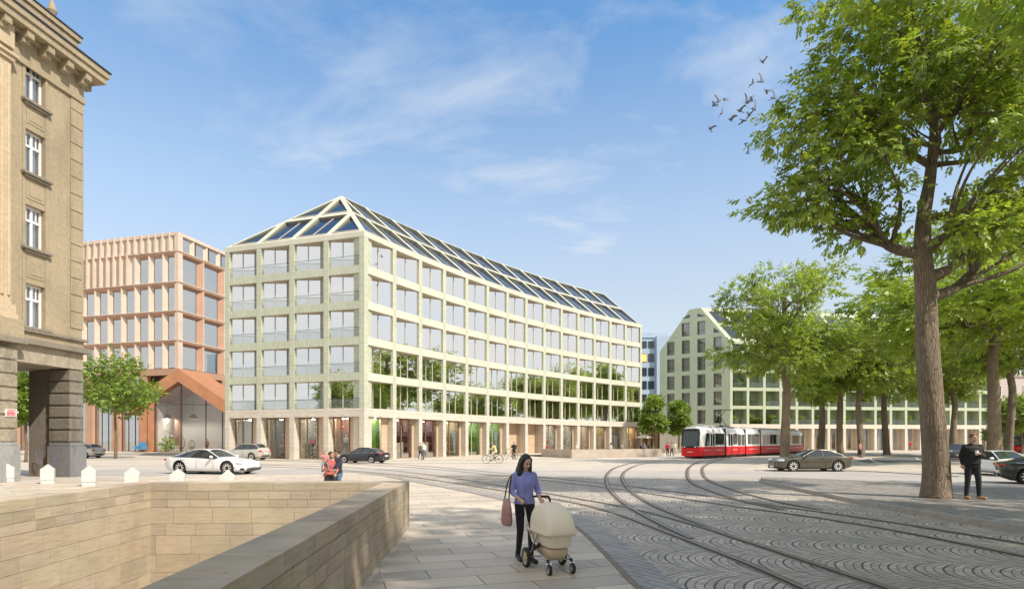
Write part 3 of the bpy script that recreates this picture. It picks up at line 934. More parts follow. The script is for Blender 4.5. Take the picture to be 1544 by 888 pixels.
        for z in (.5,1.1,1.7,2.3):
            d.box(u0+.2, u1-.2, depth0+1.5, depth0+1.9, z, z+.04, 0)
            x = u0+.3
            while x < u1-.4:
                wd = r.uniform(.06,.2); hh = r.uniform(.12,.4); d.box(x, x+wd, depth0+1.55, depth0+1.8, z+.041, z+.041+hh, r.choice((1,2,3))); x += wd+r.uniform(.02,.2)
        d.build('window_display', [M['wood'], m_redlamp, m_shop['cream'], m_shop['gold']], sr)
    elif kind == 'panel':
        d.box(u0+.15, u1-.05, depth0+.15, depth0+.2, 1.6, H-.25, 0); d.box(u0+.2, u1-.2, depth0+.8, depth0+1.6, .03, 1.0, 1)
        d.build('window_display', [m_curt, m_shop['brown']], sr)
    elif kind == 'cafe':
        for q in range(3):
            x = u0+.5+q*.9; d.lathe([(.25,.03),(.03,.06),(.03,.72),(.34,.73),(.34,.76)], 12, Matrix.Translation((x,depth0+1.0,0)), 0)
            d.tube([(x,depth0+1.0,H),(x,depth0+1.0,2.3)], .012, 5, 1); d.lathe([(.03,2.4),(.2,2.2),(.19,2.19)], 10, Matrix.Translation((x,depth0+1.0,0)), 1)
        d.build('window_display', [M['wood'], M['dark_metal']], sr)
m_leafy = mat('shop_plant_leaf', (.10,.26,.04), .5, .3)
m_bluecloth = mat('pale_blue_cloth', (.45,.58,.72), .7, .08)
H_ = ZB-.8
brk = MB()
kinds_l = [('sand','panel'),('dark','shelves'),('grey','swirl'),('brown','lamps')]
for k in range(4):
    Mx = MxL[k]; b = MB(Mx); u1 = PW+(.62 if k != 3 else .52)*wL
    uvq = lambda w_: [(0,0),(w_,0),(w_,H_),(0,H_)]
    b.poly([(u1+.045,.9,0),(bayL,.02,0),(bayL,.02,H_),(u1+.045,.9,H_)], 0, uvq(1.6))
    b.poly([(PW,.02,H_-.002),(bayL,.02,H_-.002),(bayL,.9,H_-.002),(PW,.9,H_-.002)][::-1], 0, [(0,0),(.1,0),(.1,.1),(0,.1)])
    brk.add(b.v, b.f); brk.uv[-len(b.f):] = b.uv
    shop(Mx, bayL, PW+.05, u1, .86, kinds_l[k][0], kinds_l[k][1], k, True)
kinds_r = [('green','plants'),('red','lamps'),('red','lamps'),('stone','clothes'),('green','plants'),('green','clothes'),None,None,('grey','swirl'),('grey','swirl'),('sand','cafe'),('stone','cafe'),('dark','shelves'),('gold','cafe')]
for i in range(NB):
    u = Vector((math.cos(ang[i]), math.sin(ang[i]), 0)); Mx = frame(pts[i], u); b = MB(Mx)
    w1 = PW+(.90 if i else .74)*wR
    if kinds_r[i] is None:
        dd = 1.5
        b.poly([(PW,dd,0),(BL,dd,0),(BL,dd,H_),(PW,dd,H_)], 0, uvq(wR)); w1 = BL; jd = dd
        b.poly([(BL-.002,.95,0),(BL-.002,dd,0),(BL-.002,dd,H_),(BL-.002,.95,H_)][::-1], 0, uvq(.6))
        b.poly([(PW+.002,.95,0),(PW+.002,dd,0),(PW+.002,dd,H_),(PW+.002,.95,H_)], 0, uvq(.6))
    else:
        b.box(w1+.05, BL-.002, .70, 1.0, 0, H_-.003, 0)
        shop(Mx, BL, PW+.05, w1, .80, kinds_r[i][0], kinds_r[i][1], 20+i, False)
    b.poly([(PW,.02,H_-.002),(BL,.02,H_-.002),(BL,1.5,H_-.002),(PW,1.5,H_-.002)][::-1], 0, [(0,0),(.1,0),(.1,.1),(0,.1)])
    brk.add(b.v, b.f); brk.uv[-len(b.f):] = b.uv
brk.build('entrance_lining', m_brick_s, blk)
# ================================================================== historic sandstone building, left edge
def stone_mat(name, c, streak=.3, stretch=(1,1,.25), var=.14, bump=.006, dark=(.10,.09,.07)):
    t = NT(name); t.set(Roughness=.8)
    pos = t.coord('Position')
    n1 = t.noise(t.mapping(pos, scale=stretch), 1.3, 7, .62); n2 = t.noise(pos, 7, 5, .6); n3 = t.noise(pos, .5, 4)
    k = t.math('MULTIPLY', t.maprange(n2, .3, .7, 1-var, 1+var), t.maprange(n3, .3, .7, .9, 1.08))
    cc = t.mix(1.0, c, k, 'MULTIPLY')
    cc = t.mix(t.math('MULTIPLY', t.maprange(n1, .5, .72, 0, 1), streak, clamp=True), cc, dark)
    t.base(cc); t.bump(n2, bump); return t.mat
m_ochre = stone_mat('ochre_render', (.345,.28,.185), .28)
m_ochre_l = stone_mat('pale_sandstone', (.50,.40,.27), .18)
m_sand = stone_mat('weathered_sandstone', (.34,.29,.215), .65, var=.22, bump=.02)
m_plinth = stone_mat('grey_granite_plinth', (.30,.295,.285), .25, bump=.006)
m_sand_shade = stone_mat('shade_darkened_sandstone', (.20,.175,.135), .7, var=.25, bump=.02, dark=(.04,.038,.035))  # weathered sandstone, darker copy: shade of the arcade passage put into the colour
m_plinth_d = stone_mat('shade_darkened_granite', (.19,.19,.19), .35, bump=.006, dark=(.05,.05,.05))  # granite darkened likewise, passage shade painted into the far pier's plinth
m_ledge = stone_mat('sooty_ledge', (.22,.19,.15), .5)
m_sheet = mat('roof_edge_sheet', (.05,.05,.07), .4, .1)
m_winw = mat('white_window_wood', (.80,.80,.78), .5, .04)
m_net = mat('net_curtain', (.66,.67,.69), .85, .12, 8, stretch=(4,4,.3))
m_glass_old = glass_mat('old_window_glass', (.85,.87,.88), .22, .6)
Fc = Vector((-22.4, 30.4, 0)); uH = Vector((.13,.99,0)).normalized()     # far corner, direction away from the viewer
LH = 16.0
Oh = Fc - uH*LH
# local frame: x along the wall (away from viewer), y = into the building (left), z up
MH = frame(Oh, uH)
hb = thing('historic_building', 'ochre sandstone building with heavy cornice and rusticated ground floor arcade at the left edge', 'building', loc=(Oh.x-3, Oh.y+10, 0))
def hx(px, d=0.0):
    """x along the wall where the ray of pixel px meets the plane at depth d"""
    o = Oh + Vector((-uH.y, uH.x, 0))*d
    k = (px-CX)/FPX
    return (k*o.y - o.x)/(uH.x - k*uH.y)
XE = LH
xw0, xw1 = hx(38), hx(68)
ZT = 20.7
wins = [(17.85,19.95),(14.45,16.5),(10.95,12.95),(7.2,9.25)]
w_ = MB(MH); 
# wall with openings: vertical strips
zs = [6.9] + [q for pr in reversed(wins) for q in (pr[0], pr[1])] + [ZT]
w_.box(0, xw0, 0, .5, 6.9, ZT, 0); w_.box(xw1, XE, 0, .5, 6.9, ZT, 0)
for a, b in zip(zs[0::2], zs[1::2]): w_.box(xw0, xw1, 0, .5, a, b, 0)
w_.box(XE-.5, XE, .5, 7, 6.9, ZT, 0); w_.box(0, XE-.5, 6.5, 7, 0, ZT, 0)
# second bay of windows nearer the viewer is outside the frame; keep the wall plain there
w_.build('wall', m_ochre, hb)
q = MB(MH)      # quoins
xq = hx(106)
z = 7.6
while z < 19.2:
    q.box(xq, XE+.05, -.05, .0, z, z+.82, 0, None); q.box(XE, XE+.05, .0, .9, z, z+.82, 0); z += .86
q.box(xw0-.14, xw0, -.03, .0, 7.1, 20.0, 0); q.box(xw1, xw1+.16, -.03, 0, 7.1, 20.0, 0)
for k in range(3):          # recessed panels between the windows
    z0, z1 = wins[k+1][1]+.28, wins[k][0]-.42
    q.box(xw0+.05, xw1-.05, -.025, 0, z0, z1, 0); q.box(xw0+.18, xw1-.18, -.045, -.025, z0+.14, z1-.14, 0)
q.build('quoins', m_ochre, hb, bev=.02)
for k, (z0, z1) in enumerate(wins):
    f = MB(MH); d = .22
    W = xw1-xw0
    f.box(xw0, xw1, d, d+.08, z0, z0+.09); f.box(xw0, xw1, d, d+.08, z1-.09, z1); f.box(xw0+.001, xw0+.09, d, d+.08, z0+.09, z1-.09); f.box(xw1-.09, xw1-.001, d, d+.08, z0+.09, z1-.09)
    f.box((xw0+xw1)/2-.05, (xw0+xw1)/2+.05, d-.01, d+.07, z0+.09, z1-.09)
    zt = z0+(z1-z0)*.66
    f.box(xw0+.09, xw1-.09, d-.02, d+.065, zt-.05, zt+.05)
    for xx in (xw0+W*.25, xw0+W*.75): f.box(xx-.02, xx+.02, d+.01, d+.06, zt+.05, z1-.09)
    fo = f.build('window', m_winw, hb)
    g = MB(MH); g.poly([(xw0+.05,d+.05,z0+.05),(xw1-.05,d+.05,z0+.05),(xw1-.05,d+.05,z1-.05),(xw0+.05,d+.05,z1-.05)]); g.build('pane', m_glass_old, fo)
    c = MB(MH); n = 24
    for t_ in range(n):
        xa = xw0+W*t_/n; xb = xw0+W*(t_+1)/n; ya, yb = d+.16+.035*(t_ % 2), d+.16+.035*((t_+1) % 2)
        if n*.42 < t_ < n*.58: continue
        c.poly([(xa,ya,z0),(xb,yb,z0),(xb,yb,z1),(xa,ya,z1)])
    c.build('curtain', m_net, fo)
    rm = MB(MH); rm.box(xw0-.4, xw1+.4, .5, 2.2, z0-.4, z1+.3, 0, skip='f'); rm.build('room', m_room, fo)
    s_ = MB(MH); s_.box(xw0-.22, xw1+.24, -.22, .2, z0-.13, z0-.002); s_.box(xw0-.12, xw1+.14, -.14, 0, z0-.24, z0-.131); s_.build('sill', m_ledge, fo, bev=.015)
    r_ = MB(MH); r_.box(xw0, xw1, .5, .52, z0, z1); 
# cornice
cn = MB(MH)
cn.box(0, XE+.12, -.12, 0, 19.35, 19.55, 0); cn.box(0, XE+.06, -.06, 0, 19.55, 20.55, 0)
cn.box(XE, XE+.06, 0, 7, 19.55, 20.55, 0); cn.box(XE, XE+.12, 0, 7, 19.35, 19.55, 0)
cn.box(0, XE+.75, -.75, .0, 20.72, 21.05, 0); cn.box(0, XE+.75, 0, 7.3, 20.72, 21.05, 0)
cn.box(0, XE+.85, -.85, 7.4, 21.05, 21.35, 0); cn.box(0, XE+.92, -.92, 7.5, 21.35, 21.42, 1)
cn.box(0, XE+.30, -.30, 0, 20.55, 20.72, 0); cn.box(XE, XE+.30, 0, 7, 20.55, 20.72, 0)
cn.box(0, XE-.1, .1, 6.5, 21.42, 22.5, 0); cn.box(0, XE, 0, 6.6, 22.5, 22.75, 0); cn.box(0, XE+.05, -.05, 6.7, 22.75, 22.82, 1)
for k in range(12):
    x = XE-.25-k*1.05
    cn.box(x-.17, x+.17, -.66, -.06, 20.38, 20.72, 0); cn.box(x-.17, x+.17, -.45, -.06, 20.16, 20.379, 0)
cn.box(XE+.06, XE+.66, .05, .4, 20.38, 20.72, 0); cn.box(XE+.06, XE+.66, 1.2, 1.55, 20.38, 20.72, 0)
cn.build('cornice', [m_ochre, m_sheet], hb, bev=.012)
fi = MB(MH); fi.lathe([(.28,22.82),(.28,23.0),(.12,23.1),(.22,23.35),(.16,23.6),(.02,23.95)], 12, Matrix.Translation((hx(92),.5,0))); fi.build('finial', m_ochre, hb)
# giant fluted pilaster at the very left
xp = hx(20, -.32)
pl = MB(MH)
pl.box(xp-2.2, xp, -.22, 0, 8.0, 19.0, 0)
for k in range(7):
    x = xp-.14-k*.30; pl.tube([(x,-.22,8.4),(x,-.22,18.6)], .085, 8, 0)
pl.box(xp-2.3, xp+.10, -.36, 0, 7.55, 8.0, 0); pl.box(xp-2.35, xp+.16, -.42, 0, 7.35, 7.549, 0)
pl.box(xp-2.3, xp+.08, -.34, 0, 19.0, 19.2, 0); pl.box(xp-2.4, xp+.2, -.44, 0, 19.2, 19.34, 0)
pl.box(xp-2.25, xp+.05, -.35, -.13, 19.56, 20.6, 0)
pl.build('pilaster', m_ochre_l, hb, bev=.01)
# ground floor arcade
xo0, xo1 = hx(29, -.42), hx(105)
XP0 = xo1
gf = MB(MH)
gf.box(0, XE+.04, -.04, .9, 5.5, 6.35, 0)                       # lintel over the opening
gf.box(XE-.9, XE+.04, .9, 7, 5.5, 6.35, 0)
gf.box(0, XE+.32, -.32, .9, 6.35, 6.62, 1); gf.box(XE-.5, XE+.32, .9, 7, 6.35, 6.62, 1)
gf.box(0, XE+.06, -.06, .0, 6.62, 7.0, 2); gf.box(XE, XE+.06, 0, 7, 6.62, 7.0, 2)
gf.box(0, XE+.20, -.20, .0, 6.95, 7.1, 1)
gf.box(0, xo0+.25, -.62, 0, 6.25, 6.5, 1)                         # the nearer pier carries its own, deeper ledge
gf.box(0, xo0+.18, -.5, 0, 6.5, 7.34, 2)
gf.box(0, XE-.9, .9, 7, 5.45, 5.499, 0)
gf.build('entablature', [m_sand, m_ledge, m_ochre], hb, bev=.02)
def rustic(mb, x0, x1, y0, y1, z0, z1, h=.62):
    z = z0
    while z < z1-.2:
        zz = min(z+h, z1)
        mb.box(x0-.05, x1+.05, y0-.05, y1+.05, z+.05, zz-.03, 0); mb.box(x0, x1, y0, y1, z-.03, z+.05, 0)
        z = zz
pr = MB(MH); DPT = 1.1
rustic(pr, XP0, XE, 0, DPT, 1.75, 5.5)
pr.build('pier', m_sand_shade, hb, bev=.05)
pp = MB(MH); pp.box(XP0-.1, XE+.14, -.14, DPT+.1, 0, 1.55, 0); pp.box(XP0-.05, XE+.09, -.09, DPT+.05, 1.55, 1.75, 0)
po = pp.build('pier_plinth', m_plinth_d, hb, bev=.02)
pr = MB(MH); rustic(pr, 4, xo0-.05, -.3, 1.2, 1.75, 6.2); pr.build('pier', m_sand, hb, bev=.05)
pp = MB(MH); pp.box(4, xo0+.08, -.42, 1.25, 0, 1.6, 0); pp.box(4, xo0+.03, -.37, 1.2, 1.6, 1.78, 0); pp.build('pier_plinth', m_plinth, hb, bev=.02)
# inner back wall of the arcade, further pier on the north face
bw = MB(MH); bw.box(0, XE-2.6, 6.0, 6.4, 0, 5.45, 0); bw.box(XE-2.6, XE, 5.2, 6.4, 0, 5.45, 0); bw.box(XE-.4, XE, 4.7, 5.2, 0, 5.45, 0); bw.box(XE-.5, XE-.02, DPT+.1, 2.6, 0, 5.45, 0); bw.box(6, 6.4, 1.2, 6.0, 0, 5.45, 0)
bw.build('arcade_wall', m_ledge, hb)
# graffiti on the plinth (scrawled strokes)
gm = mat('violet_spray_paint', (.17,.14,.23), .7, .1)
gr = MB(MH); rg = random.Random(3)
for (y0, z0) in ((.7,.85),(1.6,.95)):
    for s_ in range(4):
        p = [(XP0-.104, y0+rg.uniform(-.3,.3), z0+rg.uniform(-.35,.4)) for _ in range(5)]
        c = catmull([Vector(v) for v in p], 5); gr.tube(c, .008, 4, 0)
gr.build('graffiti', gm, po)
# street name plate
m_signred = mat('sign_red_enamel', (.50,.03,.05), .3, .05)
xs0, xs1 = hx(7.5, -.36), hx(24, -.36)
zs0, zs1 = 1.85+(HY-629)/FPX*27.0, 1.85+(HY-618)/FPX*27.0
sg = MB(MH); sg.box(xs0, xs1, -.395, -.36, zs0, zs1, 0); sg.box(xs0+.04, xs1-.04, -.402, -.394, zs0+.03, zs1-.03, 1)
m_signw = mat('sign_white_enamel', (.8,.8,.78), .3, .03)
sgo = sg.build('street_name_plate', [m_signw, m_signred], loc=tuple(MH @ Vector(((xs0+xs1)/2, -.36, zs0))))
tag(sgo, 'small red enamel street name plate with white lettering on the rusticated pier', 'sign')
def text_mesh(body, size, Mx, m, parent, name, world_off, ext=.004):
    cu = bpy.data.curves.new('t', 'FONT'); cu.body = body; cu.size = size; cu.align_x = 'CENTER'; cu.extrude = ext
    o = bpy.data.objects.new('t', cu); COL.objects.link(o)
    me = eval_mesh(o, name); bpy.data.objects.remove(o)
    me.materials.clear(); me.materials.append(m)
    me.transform(Mx)
    if parent is not None:
        me.transform(Matrix.Translation(-Vector(world_off)))
    ob = bpy.data.objects.new(name, me); COL.objects.link(ob)
    if parent is not None: ob.parent = parent
    return ob
# text plane: x along wall (seen from outside the wall runs right = away), up z
Mt = MH @ Matrix.Translation(((xs0+xs1)/2, -.405, zs0+.16)) @ Matrix.Rotation(R(90), 4, 'X')
text_mesh('NĚM MĚS', .16, Mt, m_signw, sgo, 'lettering', sgo.location)
Mt = MH @ Matrix.Translation(((xs0+xs1)/2, -.405, zs0+.06)) @ Matrix.Rotation(R(90), 4, 'X')
text_mesh('STARÉ MĚS', .085, Mt, m_signw, sgo, 'lettering', sgo.location)

# ================================================================== terracotta office building
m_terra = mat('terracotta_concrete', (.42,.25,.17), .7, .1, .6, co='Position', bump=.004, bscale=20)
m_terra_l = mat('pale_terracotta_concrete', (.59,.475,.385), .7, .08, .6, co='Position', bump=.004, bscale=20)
m_rust = mat('rust_orange_panel', (.42,.19,.095), .55, .12, .8, co='Position')
m_glass_off = glass_mat('office_glass', (.60,.68,.70), .52, .5)
Kc = Vector((-46.9, 82.0, .35))
uA = Vector((-16.6, 4.4, 0)).normalized()       # left facade runs away to the left
uB = Vector((2.1, 8.6, 0)).normalized()         # right facade runs away behind the main block
ob_ = thing('office_building', 'terracotta concrete office building with deep splayed window frames', 'building', loc=(-55, 90, 0))
LA = 30.0; LBn = 22.0
Wl = frame(Kc - Vector((0,0,.35)) + uA*LA, -uA)   # x from far left to the corner, y inward
Wr = frame(Kc - Vector((0,0,.35)), uB)
sc_ = 82.0/FPX
lv = [1.85+(HY-y)*sc_ for y in (555,512,467.6,424,377.7,350)]   # floor band tops: 12.0 ... 31
body = MB(); lite = MB(); 
def sawtooth(mb, mg, Mx, x0, x1, z0, z1, dep, wl, wr, fin, m0, m1, bev_top=.35):
    """one bay: window recessed by dep, lit splay on the left of width wl, thin return on the right"""
    s_ = MB(Mx)
    xa, xb = x0+wl, x1-wr; za, zb = z0+.12, z1-bev_top-.3
    P0 = [(x0+fin,0,z0),(x1,0,z0),(x1,0,z1),(x0+fin,0,z1)]
    I = [(xa,dep,za),(xb,dep,za),(xb,dep,zb),(xa,dep,zb)]
    O = [(x0+fin,0,z0+.05),(x1-.02,0,z0+.05),(x1-.02,0,z1-.3),(x0+fin,0,z1-.3)]
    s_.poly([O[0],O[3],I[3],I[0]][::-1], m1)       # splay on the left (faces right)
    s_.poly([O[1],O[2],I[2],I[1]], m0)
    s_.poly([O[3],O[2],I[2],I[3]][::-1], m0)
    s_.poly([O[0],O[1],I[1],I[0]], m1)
    mb.add(s_.v, s_.f); mb.m[-len(s_.f):] = s_.m
    g = MB(Mx)
    return I
wn_list = []
bw_ = 2.46
nA = int(LA/bw_)
for f_ in range(5):
    z0 = lv[f_]; z1 = lv[f_+1] if f_ < 4 else lv[5]
    if f_ == 4: break
    for k in range(nA):
        xR = LA - .30 - k*bw_; xL = xR-bw_
        if f_ == 3 and k >= 3:
            # narrow fins instead of frames on the upper left
            for h_ in range(2):
                a = xL+h_*bw_/2; b = a+bw_/2
                I = sawtooth(body, None, Wl, a, b, z0, z1, .28, .5, .04, .12, 1, 1, .15); wn_list.append((Wl, I, .0))
                bm_ = MB(Wl); bm_.box(a, a+.13, -.28, .0, z0-.1, z1+.3, 1); body.add(bm_.v, bm_.f, 1)
            continue
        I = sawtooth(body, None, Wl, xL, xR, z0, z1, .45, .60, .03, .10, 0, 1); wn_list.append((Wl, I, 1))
    bx = MB(Wl); bx.box(0, LA, -.02, .8, z1-.30, z1+.0, 0); bx.box(0, LA+.0, -.10, .0, z1-.06, z1+.06, 1)
    for k in range(nA+1): 
        xx = LA-.30-k*bw_; bx.box(xx, xx+.10, -.02, .75, z0, z1-.3, 1)
    bx.box(LA-.30, LA, -.025, .8, z0, z1, 1)
    body.add(bx.v, bx.f); body.m[-len(bx.f):] = bx.m
    for k in range(5):
        xL = .45+k*4.3; xR = xL+4.3
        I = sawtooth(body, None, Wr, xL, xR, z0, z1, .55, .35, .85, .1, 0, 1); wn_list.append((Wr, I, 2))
    bx = MB(Wr); bx.box(-.0, LBn, -.02, .6, z1-.30, z1, 0); bx.box(-.0, LBn, -.10, .0, z1-.06, z1+.06, 1); bx.box(0, .45, -.024, .6, z0, z1-.31, 1)
    for k in range(6): bx.box(.45+k*4.3-.05, .45+k*4.3+.1, -.02, .55, z0, z1-.3, 1)
    body.add(bx.v, bx.f); body.m[-len(bx.f):] = bx.m
# top storey with fins
z0, z1 = lv[4]+.06, lv[5]
nT = int(LA/1.23)
for k in range(nT):
    b = LA-.25-k*1.23; a = b-1.23
    I = sawtooth(body, None, Wl, a, b, z0, z1-.15, .28, .5, .04, .12, 1, 1, .1); wn_list.append((Wl, I, 0))
    bm_ = MB(Wl); bm_.box(a, a+.14, -.2, .0, z0, z1+.12, 1); body.add(bm_.v, bm_.f, 1)
bx = MB(Wl); bx.box(0, LA, -.03, .8, z1-.4, z1+.05, 1); bx.box(LA-.25, LA, -.03, .8, z0, z1-.4, 1); body.add(bx.v, bx.f, 1)
for k in range(8):
    a = .4+k*2.6; I = sawtooth(body, None, Wr, a, a+2.6, z0, z1-.15, .4, .4, .5, .3, 1, 1, .1); wn_list.append((Wr, I, 0))
bx = MB(Wr); bx.box(0, LBn, -.03, .6, z1-.4, z1+.05, 1); bx.box(0, .4, -.028, .6, z0, z1-.4, 1); body.add(bx.v, bx.f, 1)
# solid mass behind, roof, floors
bx = MB(Wl); bx.box(0, LA-.9, 2.9, 14, 0, lv[5]-.3, 2)
for z in lv[:5] + [lv[5]]: bx.box(0, LA-1.0, .86, 2.9, z-.5, z+.04, 2)
body.add(bx.v, bx.f, 2)
bx = MB(Wr); bx.box(2.95, LBn, 2.0, 3.0, 0, lv[5]-.35, 2)
for z in lv: bx.box(.9, LBn, .66, 2.0, z-.52, z+.02, 2)
body.add(bx.v, bx.f, 2)
# ground floor: columns, lintel
bx = MB(Wl); ztop = lv[0]
bx.box(0, LA, -.02, .8, ztop-.9, ztop, 0)
for k in range(0, 7):
    xx = LA-6.2-k*4.92; bx.box(xx-.65, xx+.65, -.05, .75, 0, ztop-.9, 0)
body.add(bx.v, bx.f, 0)
bx = MB(Wr); bx.box(0, LBn, -.02, .6, ztop-.9, ztop, 0)
for k in range(0, 5): bx.box(.0+k*4.3, .75+k*4.3, -.03, .6, 0, ztop-.9, 0)
body.add(bx.v, bx.f, 0)
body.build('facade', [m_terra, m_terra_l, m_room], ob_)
for (Mx, I, kd) in wn_list:
    fmb = MB(Mx); a, b = I[0], I[2]
    if abs(b[0]-a[0]) < .05: continue
    x0, x1, y, z0, z1 = a[0], b[0], a[1], a[2], b[2]
    vis = (Mx @ Vector((x0,0,0))); pxx = CX+FPX*vis.x/vis.y
    if pxx < 60 or pxx > 345: continue
    if Mx is Wr and x0 > 10: continue
    if kd == 0:
        fmb.poly([(x0,y,z0),(x1,y,z0),(x1,y,z1),(x0,y,z1)]); fmb.build('narrow_window', m_glass_off, ob_)
        continue
    fmb.box(x0, x0+.06, y-.04, y+.04, z0, z1); fmb.box(x1-.06, x1, y-.04, y+.04, z0, z1); fmb.box(x0+.06, x1-.06, y-.04, y+.04, z0, z0+.07); fmb.box(x0+.06, x1-.06, y-.04, y+.04, z1-.07, z1)
    wo = fmb.build('window', M['bronze'], ob_)
    g = MB(Mx); g.poly([(x0+.02,y,z0+.02),(x1-.02,y,z0+.02),(x1-.02,y,z1-.02),(x0+.02,y,z1-.02)]); g.build('pane', m_glass_off, wo)
    if rnd.random() < .45:
        d = MB(Mx); zz = z0
        d.box(x0+.2, x0+.2+(x1-x0)*.5, y+.5, y+1.2, zz+.05, zz+.75, 0)
        d.build('desk', m_bluecloth if rnd.random() < .5 else m_curt, wo)
g = MB(Wl)
for k in range(6):
    xx = LA-6.2-k*4.92
    sf = MB(Wl)
    sf.box(xx-4.27, xx-.65, .5, .56, .3, ztop-.9, 0)
    for q_ in range(4): sf.box(xx-4.27+q_*1.2, xx-4.21+q_*1.2, .44, .499, .3, ztop-.9, 1)
    o = sf.build('shop_front', [m_glass_off, M['dark_metal']], ob_)
# raised pavement in front
tr = MB()
E_ = [GX(-80,80),GX(355,80)]
tag(flat('office_forecourt', [[(-110,74),(-34,74),(-34,96),(-110,96)]], m_ground, .30), kind='structure')
tr.box(-110,-34,73.4,73.7,0,.15,0); tr.box(-110,-34,73.7,74,0,.30,0); tag(tr.build('forecourt_steps', m_kerb), kind='structure')

# gabled glass pavilion at the corner
Yp = 78.5; s2 = Yp/FPX
def px_(x, y): p = P(x, y, Yp); return (p.x, p.z)
gab = thing('gable_pavilion', 'rust orange gabled entrance pavilion with full glass front and pendant lamps', 'building', loc=(GX(272, Yp).x, Yp+3, .3))
apx = px_(271,556); rt = px_(345,606); lf = px_(196,606); th = 1.75
ro = MB()
for (e, sgn) in ((rt, 1), (lf, -1)):
    ro.prism([(apx[0],Yp-.4,apx[1]),(e[0],Yp-.4,e[1]),(e[0],Yp-.4,e[1]-th),(apx[0],Yp-.4,apx[1]-th)][::sgn], (0,7.6,0), 0)
ro.build('roof', m_rust, gab)
wl = MB()
xl, xr = px_(232,0)[0], px_(336,0)[0]; zeL = apx[1]-th-(apx[0]-xl)*(apx[1]-lf[1])/(apx[0]-lf[0]); zeR = apx[1]-th-(xr-apx[0])*(apx[1]-rt[1])/(rt[0]-apx[0])
wl.box(xl-.9, xl-.05, Yp+.1, Yp+.9, .3, zeL-.1, 0); wl.box(lf[0]+1.2, lf[0]+2.2, Yp+.1, Yp+1.0, .3, lf[1]-.3, 0)
wl.box(xl-.1, xr+.5, Yp+6.4, Yp+6.6, .3, 9.0, 1); wl.box(xl-.25, xl-.05, Yp+.9, Yp+6.4, .3, zeL-.4, 1); wl.box(xr+.3, xr+.5, Yp+.2, Yp+6.4, .3, zeR, 1)
wl.build('wall', [m_rust, m_curt], gab)
gg = MB(); gg.poly([(xl,Yp+.3,.3),(xr+.3,Yp+.3,.3),(xr+.3,Yp+.3,zeR),(apx[0],Yp+.3,apx[1]-th),(xl,Yp+.3,zeL)]); 
m_glass_pav = glass_mat('pavilion_glass', (.92,.92,.91), .07, .5)
gp = gg.build('glass_front', m_glass_pav, gab)
mm = MB()
for x in (232, 271.5, 309, 334):
    xx = px_(x,0)[0]; zt = apx[1]-th-abs(xx-apx[0])*.64; mm.box(xx-.05, xx+.05, Yp+.2, Yp+.29, .3, zt, 0)
mm.box(xl, xr, Yp+.2, Yp+.28, px_(0,610)[1]-.0, px_(0,610)[1]+.06, 0)
mm.build('mullion', M['dark_metal'], gp)
flr = MB(); flr.box(xl, xr+.3, Yp+.3, Yp+6.4, .3, .34, 0); flr.build('floor', m_shop['sand'], gab)
# pavilion furnishings
m_fill_bulb = emat('added_fill_bulb', (1.0,.90,.76), 300.0)  # glow added inside the unlit pendants to brighten the pavilion interior
m_lampgrey = mat('grey_bronze_lampshade', (.30,.25,.21), .35, .05, metal=.4)
for i, x in enumerate((252, 291)):
    p = P(x, 0, Yp+3); z = 1.85+(HY-630)/FPX*(Yp+3)
    o = MB(); o.lathe([(.02,z+1.2),(.03,z+.55),(.12,z+.5),(.30,z+.42),(.55,z+.1),(.62,z-.12),(.60,z-.12),(.50,z+.1),(.05,z+.36)], 18, Matrix.Translation((p.x,Yp+3,0)), 0, caps=False); o.tube([(p.x,Yp+3,z+1.1),(p.x,Yp+3,8.6)], .02, 5, 0); o.ell((p.x,Yp+3,z+.02),(.16,.16,.12),12,8,1)
    o = o.build('pendant_lamp', [m_lampgrey, m_fill_bulb], loc=(p.x,Yp+3,z), smooth=True)
    tag(o, ('bell shaped pendant lamp left of the middle mullion in the gabled pavilion','bell shaped pendant lamp right of the middle mullion in the gabled pavilion')[i], 'pendant lamp', 'pendant lamps in the pavilion')
def wire_chair(px, w, Y, label):
    p = GX(px, Y, .34); o = thing('wire_chair', label, 'chair', loc=p, group='egg shaped wire chairs in the pavilion')
    s_ = MB()
    n = 9
    for k in range(n):
        a = math.pi*(k/(n-1)); 
        s_.tube([(w*math.cos(a)*math.sin(math.pi*t/10), w*.6*math.sin(a)*math.sin(math.pi*t/10), .25+1.5*w*(1-math.cos(math.pi*t/10))/1.0) for t in range(11)], .022, 5)
    s_.build('shell', M['bronze'], o, world=False)
    l = MB(); l.lathe([(.42,.0),(.42,.04),(.05,.06),(.05,.3)], 14); l.build('base', M['dark_metal'], o, world=False)
    c = MB(); c.ell((0,.05,.55), (w*.55,.35,.14), 12, 8); c.build('cushion', m_shop['brown'], o, world=False, smooth=True)
wire_chair(272, .62, Yp+1.6, 'tall egg shaped wire chair behind the middle mullion of the glass pavilion')
wire_chair(289, .45, Yp+2.2, 'low wide wire chair to the right of the tall egg chair in the pavilion')
p = GX(212, Yp-.8, .3); ac = thing('armchair', 'blue armchair standing outside beside the rust orange pavilion columns', 'armchair', loc=p)
m_blue = mat('blue_fabric', (.07,.22,.38), .8, .1)
for nm, bxs in (('seat', [(-.5,.5,-.45,.45,.35,.55)]), ('backrest', [(-.5,.5,.3,.5,.55,1.35)]), ('armrest', [(-.62,-.5,-.45,.5,.35,.85)]), ('armrest', [(.5,.62,-.45,.5,.35,.85)])):
    c = MB(); [c.box(*b_) for b_ in bxs]; c.build(nm, m_blue, ac, world=False, bev=.04)
for sx in (-.45,.45):
    for sy in (-.35,.35):
        c = MB(); c.tube([(sx,sy,0),(sx,sy,.35)], .03, 6); c.build('leg', M['dark_metal'], ac, world=False)
